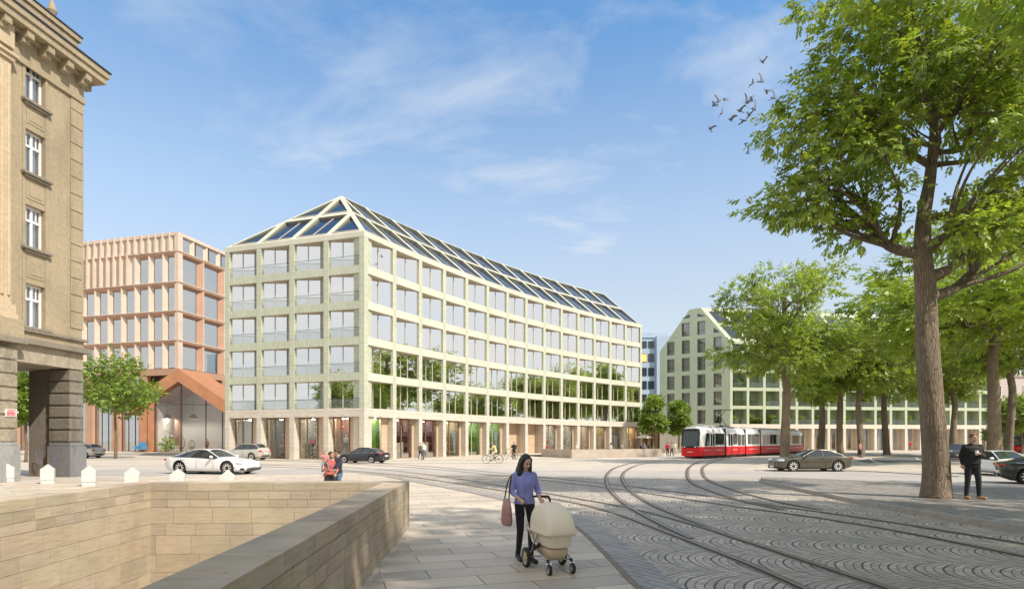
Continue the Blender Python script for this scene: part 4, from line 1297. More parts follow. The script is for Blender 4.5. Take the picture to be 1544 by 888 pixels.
p = GX(256, Yp+1.3, .34); so_ = thing('lounge_bed', 'low lounge seat with blue cushions behind the pavilion glass', 'sofa', loc=p)
c = MB(); c.box(-1.4,1.2,-.5,.5,.06,.42,0); c.build('seat', m_shop['cream'], so_, world=False, bev=.04)
c = MB(); c.box(-1.2,1.0,.3,.5,.421,.8,0); c.build('backrest', m_curt, so_, world=False, bev=.06)
c = MB(); c.ell((-.6,-.1,.52),(.5,.3,.12)); c.ell((.4,-.15,.52),(.45,.3,.11)); c.build('cushion', m_blue, so_, world=False, smooth=True)
p = GX(248, Yp+2.6, .34); fl = thing('floor_lamp', 'arched floor lamp leaning over the lounge seat in the pavilion', 'floor lamp', loc=p)
c = MB(); c.lathe([(.3,0),(.3,.04),(.03,.06)], 14); c.build('base', M['dark_metal'], fl, world=False)
c = MB(); c.tube(catmull([Vector(v) for v in ((-.9,0,.04),(-.9,0,1.6),(-.5,0,2.7),(.5,0,2.75),(.95,0,2.3))], 6), .025, 6); c.build('arm', M['dark_metal'], fl, world=False)
c = MB(); c.lathe([(.08,2.35),(.2,2.25),(.42,1.8),(.40,1.8),(.18,2.2)], 14, Matrix.Translation((.95,0,0)), caps=False); c.build('lamp_shade', m_lampgrey, fl, world=False, smooth=True)
# ================================================================== pale green gabled block on the right
m_pg = mat('pale_green_render', (.49,.555,.42), .65, .05, .4, co='Position')
m_pgl = mat('cream_green_grid', (.43,.475,.335), .6, .05, .5, co='Position')
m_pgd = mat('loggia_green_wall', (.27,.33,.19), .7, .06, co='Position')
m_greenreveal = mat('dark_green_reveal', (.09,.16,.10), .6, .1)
m_base_r = mat('pale_stone_base', (.60,.54,.45), .6, .06, .6, co='Position')
m_glass_dk = glass_mat('dark_window_glass', (.45,.5,.48), .22, .6)
Cr = Vector((40.0, 107.0, 0)); Cl = Vector((29.2, 115.3, 0)); Ce = Vector((95.5, 115.2, 0))
gb = thing('gabled_block', 'pale green gabled housing block with a long grid of balconies behind the tram and trees', 'building', loc=(60, 120, 0))
uG = (Cr-Cl).normalized(); LG = (Cr-Cl).length
MG = frame(Cl, uG)
ZEr = 20.0; ZA = 26.9; xa0, xa1 = LG*.44, LG*.60
def gable_top(x):
    if x < xa0: return ZEr-.6+(ZA+.6-ZEr)*x/xa0
    if x > xa1: return ZEr+(ZA-ZEr)*(LG-x)/(LG-xa1)
    return ZA
wG = MB(MG)
# window columns (from the photograph): fractions along the gable
cols = [(.295,.385),(.46,.555),(.66,.765),(.875,.985)]
cpx = [(1006,1017),(1028,1040),(1051.5,1063.5),(1076,1088)]
def gxx(px):
    k = (px-CX)/FPX; return (k*Cl.y-Cl.x)/(uG.x-k*uG.y)
cw = [(gxx(a), gxx(b)) for a, b in cpx]
STR = 3.36
rows = [(4.9+STR*j+.15, 4.9+STR*j+2.75) for j in range(5)]
op = []
for ci, (a, b) in enumerate(cw):
    for (z0, z1) in rows: op.append((a,b,z0,z1))
for ci in (1,2): op.append((cw[ci][0], cw[ci][1], 4.9+STR*5+.15, 4.9+STR*5+2.7))
xs = [0] + [q for c_ in cw for q in c_] + [LG]
for i in range(len(xs)-1):
    x0, x1 = xs[i], xs[i+1]
    iscol = i % 2 == 1
    zs = [0]
    if iscol:
        for o in op:
            if abs(o[0]-x0) < .01: zs += [o[2], o[3]]
    zs_pairs = []
    zl = zs + [None]
    k = 0
    while k < len(zs):
        z0 = zs[k]; z1 = zs[k+1] if k+1 < len(zs) else None
        if z1 is not None: wG.box(x0, x1, 0, .6, z0, z1, 1 if z1 < 4.9 and False else 0)
        else:
            pl = [(x0,0,z0),(x1,0,z0),(x1,0,gable_top(x1))]
            for xb in (xa1, xa0):
                if x0 < xb < x1: pl.append((xb,0,gable_top(xb)))
            pl.append((x0,0,gable_top(x0)))
            wG.prism(pl, (0,.6,0), 0)
        k += 2
wG.box(-.02, LG+.0, -.03, .0, 0, 4.55, 1)
wG.build('gable_wall', [m_pg, m_base_r], gb)
for (a, b, z0, z1) in op:
    f = MB(MG)
    f.box(a, a+.05, .45, .55, z0, z1); f.box(b-.05, b, .45, .55, z0, z1); f.box(a+.05, b-.05, .45, .55, z0, z0+.07); f.box(a+.05, b-.05, .45, .55, z1-.07, z1); f.box((a+b)/2+.25, (a+b)/2+.31, .46, .54, z0+.07, z1-.07)
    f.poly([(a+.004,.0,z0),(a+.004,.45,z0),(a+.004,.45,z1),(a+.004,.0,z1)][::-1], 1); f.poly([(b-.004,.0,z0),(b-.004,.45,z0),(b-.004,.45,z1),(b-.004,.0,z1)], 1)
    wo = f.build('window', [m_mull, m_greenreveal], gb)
    g = MB(MG); g.poly([(a,.5,z0),(b,.5,z0),(b,.5,z1),(a,.5,z1)]); g.build('pane', m_glass_dk, wo)
    rb = MB(MG); rb.tube([(a,.1,z0+.9),(b,.1,z0+.9)], .02, 5); rb.build('balcony_rail', M['dark_metal'], wo)
    rm = MB(MG); rm.box(a-.3, b+.5, .62, 3.4, z0-.05, z1+.05, 0, skip='f')
    if rnd.random() < .6:
        for q in range(4): rm.box(a+.2+q*.25, a+.35+q*.25, 1.6, 1.7, z0, z0+1.9, 1)
    rm.build('room', [m_shop['brown'] if rnd.random() < .5 else m_roomd, m_curt], wo)
# triangular lights cut under the verges
def tri(x0, x1, zb, slope_from):
    t_ = MB(MG); z = lambda x: gable_top(x)-slope_from
    if x1 < LG/2: pl = [(x0+.2,-.012,zb),(x1,-.012,zb),(x1,-.012,z(x1))]
    else: pl = [(x0,-.012,zb),(x1-.2,-.012,zb),(x0,-.012,z(x0))]
    t_.poly(pl, 0); return t_.build('gable_light', m_roofglass, gb)
tri(cw[0][0], cw[0][1], 4.9+STR*5+.2, 1.3)
tri(cw[1][0]-.2, cw[1][1], 4.9+STR*6+.25, .9)
tri(cw[3][0], cw[3][1]-.1, 4.9+STR*5+.2, .9)
tri(cw[2][0], cw[2][1]+.4, 4.9+STR*6+.2, 1.0)
# long facade
uF = (Ce-Cr).normalized(); LF = (Ce-Cr).length; MF = frame(Cr, uF); nbF = 17; bF = (LF-.5)/nbF
fF = MB(MF); bF_ = MB(MF); inn = MB(MF)
for k in range(nbF+1):
    x = k*bF; fF.box(x, x+.5, 0, 1.7, 4.9, ZEr-.4, 0); bF_.box(x, x+.55, 0, 1.0, 0, 4.1, 0)
bF_.box(0, LF, -.02, 1.7, 4.1, 4.9, 0)
for j in range(1, 5):
    z = 4.9+STR*j; fF.box(.5, LF-.5, .02, 1.7, z-.6, z, 0)
fF.box(0, LF, -.03, 1.7, ZEr-.4, ZEr+.05, 0)
fF.build('balcony_grid', m_pgl, gb); bF_.build('stone_base', m_base_r, gb)
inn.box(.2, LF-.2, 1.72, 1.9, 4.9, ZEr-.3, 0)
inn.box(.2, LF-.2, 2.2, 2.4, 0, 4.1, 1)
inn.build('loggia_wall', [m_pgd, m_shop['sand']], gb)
rr = random.Random(12)
for k in range(nbF):
    for j in range(5):
        if 4.9+STR*j+2 > ZEr-1 and j > 4: continue
        x0 = .5+k*bF; z = 4.9+STR*j
        d = MB(MF); d.box(x0+.05, x0+1.25, 1.66, 1.719, z+.02, z+2.5, 0); d.box(x0+.63, x0+.68, 1.64, 1.661, z+.02, z+2.5, 1)
        d.build('balcony_door', [m_roofglass, m_mull], gb)
rl = MB()
rl.tube([(0,.12,.95),(bF-.5,.12,.95)], .025, 5, 0); rl.poly([(0,.12,.05),(bF-.5,.12,.05),(bF-.5,.12,.92),(0,.12,.92)], 1)
rlm = rl.mesh('balcony_rail', [M['dark_metal'], glass_mat('green_railing_glass', (.72,.78,.74), .08, .4)])
for k in range(nbF):
    for j in range(5):
        m_ = MF @ Matrix.Translation((.5+k*bF, 0, 4.9+STR*j)); m_.translation -= offs(gb)
        inst('balcony_rail', rlm, gb, m_)
m_fret = mat('pale_shop_fretwork', (.70,.66,.58), .6, .05)
for k in range(nbF):
    x0 = .55+k*bF; s_ = MB(MF); W = bF-.55
    t3 = k % 4
    gl0, gl1 = x0+.05, x0+W*(.70 if k not in (8, 9) else .80)
    s_.box(gl0, gl0+.08, 1.0, 1.1, 0, 4.05, 0); s_.box(gl1-.08, gl1, 1.0, 1.1, 0, 4.05, 0); s_.box((gl0+gl1)/2-.04, (gl0+gl1)/2+.04, 1.0, 1.1, 0, 4.05, 0); s_.box(gl1, x0+W, 1.0, 2.2, 0, 4.05, 1)
    so_ = s_.build('shop_front', [m_mull, m_brick_s], gb)
    g = MB(MF); g.poly([(gl0,1.05,0),(gl1,1.05,0),(gl1,1.05,4.05),(gl0,1.05,4.05)]); g.build('pane', m_glass_shop, so_)
    bk = MB(MF)
    cl = {8: m_bluecloth, 9: m_bluecloth, 4: m_shop['gold'], 5: m_shop['gold']}.get(k, m_shop[('brown','sand','stone','sand')[t3]])
    bk.poly([(gl0,1.5,0.02),(gl1,1.5,0.02),(gl1,1.5,4),(gl0,1.5,4)]); bk.build('window_backing', cl, so_)
    if k in (7, 8, 9):
        pl = MB(MF); r2 = random.Random(k)
        cx, cz = gl0+(gl1-gl0)*(.6 if k == 8 else .4), 2.2
        for q in range(60):
            a = r2.random()*math.tau; r0 = r2.uniform(.15,1.2); r1 = r0+r2.uniform(.15,.4); tw = .035
            v = Vector((math.cos(a), math.sin(a))); n_ = Vector((-v.y, v.x))*tw
            p_, q_ = Vector((cx,cz))+v*r0, Vector((cx,cz))+v*r1
            if all(gl0+.1 < s[0] < gl1-.1 and .2 < s[1] < 3.9 for s in (p_, q_)):
                pl.poly([(p_.x-n_.x,1.12,p_.y-n_.y),(q_.x-n_.x,1.12,q_.y-n_.y),(q_.x+n_.x,1.12,q_.y+n_.y),(p_.x+n_.x,1.12,p_.y+n_.y)])
        pl.build('window_burst', m_fret, so_)
    if k == 8:
        Mt = MF @ Matrix.Translation((gl0+.52, 1.03, 1.05)) @ Matrix.Rotation(R(90), 4, 'X')
        text_mesh('IIT', 1.25, Mt, mat('navy_window_letters', (.02,.05,.10), .5, 0), so_, 'lettering', offs(so_), .01)
# roofs
rf = MB()
nG = Vector((-uG.y, uG.x, 0)); nF = Vector((-uF.y, uF.x, 0))
W2 = LG*.5
r0 = Cl + uG*xa1 + Vector((0,0,ZA)); 
f0 = Cr + Vector((0,0,ZEr)); f1 = Ce + Vector((0,0,ZEr)); q1 = Ce + nF*5.4 + Vector((0,0,ZA)); 
rf.poly([f0, f1, q1, r0], 0)
r0b = Cl + uG*xa0 + Vector((0,0,ZA)); q1b = q1 + nF*2.2
rf.poly([r0, q1, q1b, r0b], 0)
l0 = Cl + Vector((0,0,ZEr-.6)); q2 = Ce + nF*13 + Vector((0,0,ZEr-.6))
rf.poly([r0b, q1b, q2, l0], 0)
rf.poly([Vector((Ce.x,Ce.y,0)), Vector((q2.x,q2.y,0)), q2, q1b, q1, f1], 0)
rf.poly([Vector((q2.x,q2.y,0)), Vector((Cl.x,Cl.y,0)), l0, q2], 0)
ro_ = rf.build('roof', m_pgl, gb)
for k in range(nbF):
    for row in range(2):
        t0, t1 = (.10,.46) if row == 0 else (.55,.90)
        x0 = .6+k*bF+.3; x1 = x0+bF-.8
        def on(x, t_):
            a = Cr+uF*x+Vector((0,0,ZEr)); s0 = (r0 if x < 5 else None)
            k2 = x/LF; top = r0.lerp(q1, k2); bot = f0.lerp(f1, k2); return bot.lerp(top, t_)
        nrm = (f1-f0).cross(r0-f0).normalized()
        o = MB(); o.poly([on(x0,t0)+nrm*.06, on(x1,t0)+nrm*.06, on(x1,t1)+nrm*.02, on(x0,t1)+nrm*.02]); o.build('roof_window', m_roofglass, ro_)

# ---- slim blue-grey tower block in the gap
m_bluewall = mat('blue_grey_cladding', (.36,.46,.58), .6, .06, co='Position')
bt = thing('blue_building', 'blue grey office slab with dark paired windows in the gap between the two green blocks', 'building', loc=(52, 152, 0))
YB = 150
def bx_(px, Y=YB): return GX(px, Y).x
zt1 = 1.85+(HY-511)/FPX*YB; zt2 = 1.85+(HY-507)/FPX*YB
c = MB(); c.box(bx_(940), bx_(988.5), YB, YB+12, 0, zt1, 0); c.box(bx_(988.6), bx_(1012), YB-1.2, YB+12, 0, zt2, 0); c.box(bx_(960), bx_(1010), YB+2, YB+9, zt2, zt2+1.3, 0)
c.build('wall', m_bluewall, bt)
m_amber = emat('lit_amber_room', (1.0,.50,.10), 1.2)
for i, (y0, y1) in enumerate(((515,524),(534,545),(555,566),(575,586),(595,606),(616,627),(636,647))):
    for jx, (x0, x1) in enumerate(((955.5,963),(967,974.5),(978,985.5))):
        f = MB(); z1, z0 = 1.85+(HY-y0)/FPX*YB, 1.85+(HY-y1)/FPX*YB
        f.box(bx_(x0), bx_(x1), YB-.12, YB-.02, z0-.1, z0); f.box(bx_(x0), bx_(x1), YB-.12, YB-.02, z1, z1+.1); f.box(bx_((x0+x1)/2)-.05, bx_((x0+x1)/2)+.05, YB-.12, YB-.02, z0, z1); f.box(bx_(x0)-.1, bx_(x0), YB-.12, YB-.02, z0-.1, z1+.1); f.box(bx_(x1), bx_(x1)+.1, YB-.12, YB-.02, z0-.1, z1+.1)
        wo = f.build('window', M['dark_metal'], bt)
        g = MB(); g.poly([(bx_(x0),YB-.05,z0),(bx_(x1),YB-.05,z0),(bx_(x1),YB-.05,z1),(bx_(x0),YB-.05,z1)])
        g.build('pane', m_amber if (i == 1 and jx == 1) else m_roofglass, wo)
# ---- low shop row closing the gap at street level
lr = thing('low_shop_building', 'low brown timber fronted shop row closing the gap behind two small trees', 'building', loc=(GX(1000,128).x, 128, 0))
c = MB(); c.box(GX(955,128).x, GX(1036,128).x, 128, 134, 5.0, 6.2, 0); c.box(GX(955,128).x, GX(1036,128).x, 129.5, 134, 0, 5.0, 1)
c.build('wall', [m_base_r, m_shop['brown']], lr)
for x in (968,979,990,1001,1012,1024):
    c = MB(); c.box(GX(x,128).x-.35, GX(x,128).x+.35, 128, 129, 0, 5, 0); c.build('column', M['wood'], lr)
# ---- pinkish building, far right
m_pink = mat('pinkish_render', (.50,.43,.40), .7, .06, .3, co='Position')
pb = thing('plain_building', 'plain pinkish grey rendered building at the far right behind the trees', 'building', loc=(110, 125, 0))
c = MB(); c.box(96.3, 150, 120, 135, 0, 15, 0); c.box(96, 150.3, 119.7, 135, 15, 15.5, 0); c.build('wall', m_pink, pb)
for k in range(8):
    for j in range(3):
        x = 99+k*6; z = 3.0+j*4
        c = MB(); c.box(x, x+1.6, 119.9, 119.99, z, z+2.2, 0); wo = c.build('window', M['white_paint'], pb)
        g = MB(); g.poly([(x+.1,119.88,z+.1),(x+1.5,119.88,z+.1),(x+1.5,119.88,z+2.1),(x+.1,119.88,z+2.1)]); g.build('pane', m_roofglass, wo)
# ================================================================== trees
def leaf_mat(name, c, tr=.45, var=.35):
    t = NT(name); t.n.remove(t.b)
    a = t.new('ShaderNodeAttribute', attribute_name='Col')
    cc = t.mix(1.0, c, a.outputs['Color'], 'MULTIPLY')
    d = t.new('ShaderNodeBsdfDiffuse'); t.link(cc, d.inputs['Color'])
    tl = t.new('ShaderNodeBsdfTranslucent')
    t.link(t.mix(1.0, cc, (1.22,1.15,.5), 'MULTIPLY'), tl.inputs['Color'])
    g = t.new('ShaderNodeBsdfGlossy'); g.inputs['Roughness'].default_value = .45; g.inputs['Color'].default_value = (.9,.95,.9,1)
    m1 = t.new('ShaderNodeMixShader'); m1.inputs[0].default_value = tr; t.link(d.outputs[0], m1.inputs[1]); t.link(tl.outputs[0], m1.inputs[2])
    m2 = t.new('ShaderNodeMixShader'); m2.inputs[0].default_value = .05; t.link(m1.outputs[0], m2.inputs[1]); t.link(g.outputs[0], m2.inputs[2])
    t.link(m2.outputs[0], t.out.inputs['Surface']); return t.mat
m_leaf = leaf_mat('plane_leaf', (.27,.37,.06), .58)
m_leaf_s = leaf_mat('young_tree_leaf', (.22,.325,.055), .5)
def bark_mat(name, c1, c2, sc=1.0):
    t = NT(name); t.set(Roughness=.85)
    pos = t.coord('Object'); st = t.mapping(pos, scale=(6*sc,6*sc,1.1*sc))
    n = t.noise(st, 2.0, 8, .65); v = t.new('ShaderNodeTexVoronoi'); v.feature = 'DISTANCE_TO_EDGE'; v.inputs['Scale'].default_value = 3.2*sc
    t.link(t.mapping(pos, scale=(5.5,5.5,.9)), v.inputs['Vector'])
    cr = t.maprange(v.outputs['Distance'], 0, .16, 0, 1)
    n2 = t.noise(pos, .8, 4)
    cc = t.mix(n, c1, c2); cc = t.mix(t.math('MULTIPLY', t.math('SUBTRACT', 1.0, cr), .38), cc, tuple(x*.35 for x in c1))
    cc = t.mix(1.0, cc, t.maprange(n2, .3, .7, .75, 1.2), 'MULTIPLY')
    t.base(cc); t.bump(t.math('ADD', t.math('MULTIPLY', cr, .5), n), .05); return t.mat
m_bark = bark_mat('grey_brown_bark', (.17,.125,.085), (.38,.30,.21))
m_bark_s = bark_mat('smooth_young_bark', (.22,.16,.09), (.36,.28,.17), 2.0)

def leaves_mesh(name, clumps, seed, per, nleaf, ll, lw, leaflen, mtl, spread, droop=.35, tint=(.75,1.3)):
    """compound leaves scattered in clumps. clumps: (x,y,z,radius,outdir)"""
    g = np.random.default_rng(seed)
    C = np.array([c[:3] for c in clumps]); Rr = np.array([c[3] for c in clumps]); O = np.array([c[4] for c in clumps])
    n = len(C)*per
    ci = np.repeat(np.arange(len(C)), per)
    d = g.normal(size=(n,3)); d /= np.linalg.norm(d, axis=1)[:,None]
    rad = g.random(n)**(1/2.2)
    p = C[ci] + d*(rad*Rr[ci])[:,None]*np.array([1.0,1.0,spread])
    ax = d*.6 + O[ci]*.55 + g.normal(size=(n,3))*.35; ax[:,2] -= droop
    ax /= np.linalg.norm(ax, axis=1)[:,None]
    up = np.tile(np.array([0,0,1.0]), (n,1)) + g.normal(size=(n,3))*.35
    sd = np.cross(ax, up); sd /= np.linalg.norm(sd, axis=1)[:,None]
    nm = np.cross(sd, ax)
    tl = g.uniform(tint[0], tint[1], n)
    ctint = g.uniform(.78, 1.2, len(C))[ci]
    V = []; T = []
    for k in range(nleaf):
        if k == nleaf-1: t_ = 1.0; dirv = ax
        else:
            t_ = .25+.7*(k//2)/max((nleaf-1)//2, 1); s_ = 1 if k % 2 else -1
            dirv = ax*.55 + sd*(s_*.85) - np.array([0,0,.22])
        dirv = dirv + g.normal(size=(n,3))*.16
        dirv = dirv/np.linalg.norm(dirv, axis=1)[:,None]
        wv = np.cross(dirv, nm) + g.normal(size=(n,3))*.25; wv /= np.linalg.norm(wv, axis=1)[:,None]
        L = (ll*g.uniform(.7,1.25,n))[:,None]; W = (lw*g.uniform(.75,1.2,n))[:,None]
        b = p + ax*(leaflen*t_)
        mid_ = b + dirv*L*.45 - np.array([0,0,.06])*L
        q = np.stack([b, mid_+wv*W, b+dirv*L - np.array([0,0,.22])*L, mid_-wv*W], axis=1)
        V.append(q); T.append(tl*g.uniform(.85,1.15,n)*ctint)
    V = np.concatenate(V).reshape(-1,3); T = np.concatenate(T); nf = len(T)
    me = bpy.data.meshes.new(name)
    me.vertices.add(nf*4); me.vertices.foreach_set('co', V.astype(np.float32).ravel())
    me.loops.add(nf*4); me.loops.foreach_set('vertex_index', np.arange(nf*4, dtype=np.int32))
    me.polygons.add(nf); me.polygons.foreach_set('loop_start', np.arange(0, nf*4, 4, dtype=np.int32)); me.polygons.foreach_set('loop_total', np.full(nf, 4, dtype=np.int32))
    me.materials.append(mtl)
    ca = me.color_attributes.new('Col', 'FLOAT_COLOR', 'CORNER')
    hue = g.uniform(-.12,.16,nf)
    col = np.stack([T*(1+hue), T, T*(1-hue*.6), np.ones(nf)], axis=1)
    ca.data.foreach_set('color', np.repeat(col, 4, axis=0).astype(np.float32).ravel())
    me.update(); me.validate()
    return me

def crown_points(r, lobes, n, mind, keep=None):
    """clump centres inside a union of ellipsoid lobes, biased to the outer shell"""
    out = []; tries = 0
    while len(out) < n and tries < n*120:
        tries += 1
        (c, rx, ry, rz) = r.choice(lobes)
        v = Vector((r.gauss(0,1), r.gauss(0,1), r.gauss(0,1))).normalized()*(r.random()**.42)
        p = Vector(c)+Vector((v.x*rx, v.y*ry, v.z*rz))
        if keep and not keep(p): continue
        if all((p-q).length > mind for q in out): out.append(p)
    return out

def tree_meshes(seed, trunk, r0, lobes, nclump, mind, crad, leafargs, limbs=9, name='tree', sides=12, bark=None, flare=1.5, extra=(), keep=None, taper=0):
    """trunk: list of points; returns (trunk mesh, crown mesh)"""
    r = random.Random(seed)
    tr = catmull([Vector(p) for p in trunk], 7)
    N = len(tr); top = tr[-1]
    zt = tr[-1].z
    mb = MB()
    def rad(i):
        z = tr[i].z; f = max(z/zt, 0)
        k_ = 1.0-.62*f**1.3
        if taper: k_ = 1.0-.22*min(z/taper, 1) - (.62*min(max((z-taper)/(zt-taper), 0)*1.6, 1)**.8)
        return r0*k_*(1+(flare-1)*math.exp(-z/.45))
    rad_l = [rad(i) for i in range(N)]; rad_l[-1] *= .6
    ph = [r.random()*6.3 for _ in range(4)]
    wob = lambda i, k: 1+.07*math.sin(3*math.tau*k/sides+ph[0]+tr[i].z*.35)+.05*math.sin(5*math.tau*k/sides+ph[1]-tr[i].z*.6)+.03*math.sin(7*math.tau*k/sides+tr[i].z*1.3)
    mb.tube(tr, rad_l, sides, 0, wob=wob)
    pts_ = crown_points(r, lobes, nclump, mind, keep)
    cen = sum(pts_, Vector())/len(pts_)
    # limb directions: cluster the clumps
    cents = r.sample(pts_, limbs)
    for _ in range(6):
        grp = [[] for _ in cents]
        for p in pts_:
            k = min(range(len(cents)), key=lambda q: (p-cents[q]).length); grp[k].append(p)
        cents = [sum(g_, Vector())/len(g_) if g_ else c for g_, c in zip(grp, cents)]
    zmin = zt*.62 if not extra else extra[0]
    for c, g_ in zip(cents, grp):
        if not g_: continue
        # where the limb leaves the trunk
        dh = (c-top); h = min(max(c.z-.55*Vector((dh.x,dh.y)).length-.3, zmin), zt*.97)
        i0 = min(range(N), key=lambda i: abs(tr[i].z-h))
        s_ = tr[i0]; Lb = (c-s_).length
        bend = Vector((r.gauss(0,1), r.gauss(0,1), r.gauss(0,.4)))*Lb*.07
        m1 = s_.lerp(c, .35) + Vector((0,0,-.06*Lb)) + bend; m2 = s_.lerp(c, .7) + Vector((0,0,.03*Lb)) - bend*.6
        pth = catmull([s_, m1, m2, c], 5)
        rb = min(rad_l[i0]*.62, .055*Lb+.03)*(.7+.6*min(len(g_)/14, 1))
        rb = min(rb, rad_l[i0]*.8)
        mb.tube(pth, [rb*(1-.72*i/(len(pth)-1)) for i in range(len(pth))], 8, 0)
        for p in g_:
            j = r.randint(int(len(pth)*.3), len(pth)-2)
            a = pth[j]; Ls = (p-a).length
            if Ls > Lb*.9: j = int(len(pth)*.25); a = pth[j]; Ls = (p-a).length
            kink = Vector((r.gauss(0,1), r.gauss(0,1), r.gauss(0,.6)))*Ls*.09
            sp_ = catmull([a, a.lerp(p,.5)+kink+Vector((0,0,-.04*Ls)), p], 4)
            r1 = min(rb*(1-.72*j/(len(pth)-1))*.6, .02*Ls+.015)
            mb.tube(sp_, [max(r1*(1-.8*i/(len(sp_)-1)), .006) for i in range(len(sp_))], 5, 0, caps=False)
            for _ in range(3):
                v = Vector((r.gauss(0,1), r.gauss(0,1), r.gauss(0,.6))).normalized()*crad*.8
                mb.tube([sp_[-2], p+v*.5, p+v], [max(r1*.3,.008), .007, .004], 4, 0, caps=False)
    tm = mb.mesh(name+'_trunk', bark or m_bark, smooth=True)
    cl = []
    for p in pts_:
        o = p - Vector((top.x, top.y, min(p.z, cen.z))); o.z = max(o.z, 0)*.4
        o = o.normalized() if o.length > .01 else Vector((0,0,1))
        cl.append((p.x, p.y, p.z, crad*r.uniform(.75,1.25), tuple(o)))
    cm = leaves_mesh(name+'_crown', cl, seed, **leafargs)
    return tm, cm
def plant_tree(name, tm, cm, loc, rz=0, sc=1.0, label=None, group=None, cat='tree', z=None):
    o = thing(name, label, cat, loc=loc, rz=rz, group=group, sc=sc)
    inst('trunk', tm, o); inst('crown', cm, o); return o

# ---- the big foreground tree: limbs and crown laid out after the photograph
TB = G(1411, 750, .12)          # foot of the trunk
YT = TB.y
def tl_(px, py, dy=0.0):
    """point in the tree's own frame: photo pixel at depth YT+dy"""
    p = P(px, py, YT+dy); return Vector((p.x-TB.x, dy, p.z-.12))
trunk = [(0,0,-.05), tl_(1411,700), tl_(1405,620), tl_(1398,520), tl_(1395,440), tl_(1391,385), tl_(1392,330), tl_(1402,270), tl_(1408,200), tl_(1405,130), tl_(1400,60), tl_(1395,0), tl_(1400,-90)]
m2 = FPX/YT
def lobe(px, py, rpx, dy=0.0, rz=None, ry=None):
    c = tl_(px, py, dy); q = rpx/m2
    return (tuple(c), q, (ry or rpx)/m2, (rz or rpx*.55)/m2)
lobes = [lobe(1255,300,90,-.5,36), lobe(1205,305,55,.5,28), lobe(1270,215,105,0,62), lobe(1320,250,60,-.8,50), lobe(1330,140,120,.5,75), lobe(1245,170,62,.3,42),
         lobe(1430,60,140,0,75), lobe(1360,30,80,-1,60), lobe(1490,140,110,0,90), lobe(1520,230,100,-1,75), lobe(1500,325,110,.5,50), lobe(1560,300,120,1.0,80),
         lobe(1420,-60,190,0,80), lobe(1560,60,130,0,120), lobe(1450,190,90,2.6,70,60), lobe(1330,180,80,2.4,60,60), lobe(1470,345,60,-1.4,30), lobe(1300,335,45,.2,22), lobe(1480,60,90,-2.2,70), lobe(1650,150,140,0,130), lobe(1640,10,150,0,120)]
def openings(p):
    # the forks stay open to the sky, as in the photograph
    w = p + TB; px = CX+FPX*w.x/w.y; py = HY-(w.z+.12-EYE)*FPX/w.y
    if 1372 < px < 1450 and 150 < py < 420: return False
    if 1290 < px < 1372 and 335 < py: return False
    if 1440 < px < 1500 and 215 < py < 285: return False
    return True
big_t, big_c = tree_meshes(11, trunk, .345, lobes, 235, .62, .74, dict(per=35, nleaf=9, ll=.165, lw=.042, leaflen=.34, mtl=m_leaf, spread=.62), limbs=22, name='big_tree', sides=24, flare=1.22, extra=(6.1,), keep=openings, taper=6.6)
plant_tree('broadleaf_tree', big_t, big_c, TB, label='tall broadleaf tree with a twisting trunk standing beside the man with a cup', group=None)

# ---- the row behind: three crown shapes shared by all
def std_tree(seed, H, cr, lean):
    tk = [(0,0,-.05),(lean*.2,.05,H*.10),(lean*.5,0,H*.25),(lean*.6,-.1,H*.38),(lean*.3,.1,H*.5),(0,0,H*.64),(-.1,0,H*.86)]
    r = random.Random(seed); lb = []
    for k in range(9):
        a = r.random()*math.tau; d = cr*r.uniform(.3,.62); z = H*r.uniform(.50,.84)
        lb.append(((d*math.cos(a), d*math.sin(a), z), cr*r.uniform(.40,.62), cr*r.uniform(.40,.62), H*r.uniform(.07,.12)))
    lb.append(((0,0,H*.88), cr*.5, cr*.5, H*.10)); lb.append(((0,0,H*.68), cr*.75, cr*.75, H*.16)); lb.append(((0,0,H*.57), cr*.8, cr*.8, H*.06))
    return tree_meshes(seed, tk, .41, lb, 150, .85, 1.12, dict(per=34, nleaf=7, ll=.27, lw=.072, leaflen=.5, mtl=m_leaf, spread=.6), limbs=12, name='tree', sides=14, flare=1.3)
VAR = [std_tree(31, 18.5, 7.2, .5), std_tree(32, 18.0, 6.8, -.6), std_tree(33, 17.0, 6.6, .3)]
row = [ # px, Y, variant, rot, scale, label
 (1183, 46, 0, 40, .86, 'leafy tree in front of the tram, its pale trunk crossing the last carriages'),
 (1237, 80, 1, 200, 1.05, 'leafy tree just right of the end of the red tram, behind the olive car'),
 (1267, 70, 2, 90, .93, 'dark trunked tree by the tail of the olive car'),
 (1299, 68, 1, 300, .90, 'leafy tree with a woman in a black skirt standing at its trunk'),
 (1337, 76, 0, 150, .95, 'slender trunked tree in front of the blue shop window with letters'),
 (1437, 78, 2, 20, 1.0, 'slim trunked tree behind the grey off road car'),
 (1520, 66, 1, 100, 1.1, 'leaning tree right of the thick trunked one at the right edge'),
]
GRP = 'trees along the tram street'
for px, Y, v, rz, sc, lab in row:
    plant_tree('broadleaf_tree', VAR[v][0], VAR[v][1], GX(px, Y), R(rz), sc, lab, GRP)
o = plant_tree('broadleaf_tree', VAR[0][0], VAR[0][1], GX(1497, 46), R(250), 1.0, 'thickest trunked tree behind the white saloon car', GRP)
o.children[0].scale = (1.45,1.45,1.0); o.scale = (1.12,1.12,1.12)
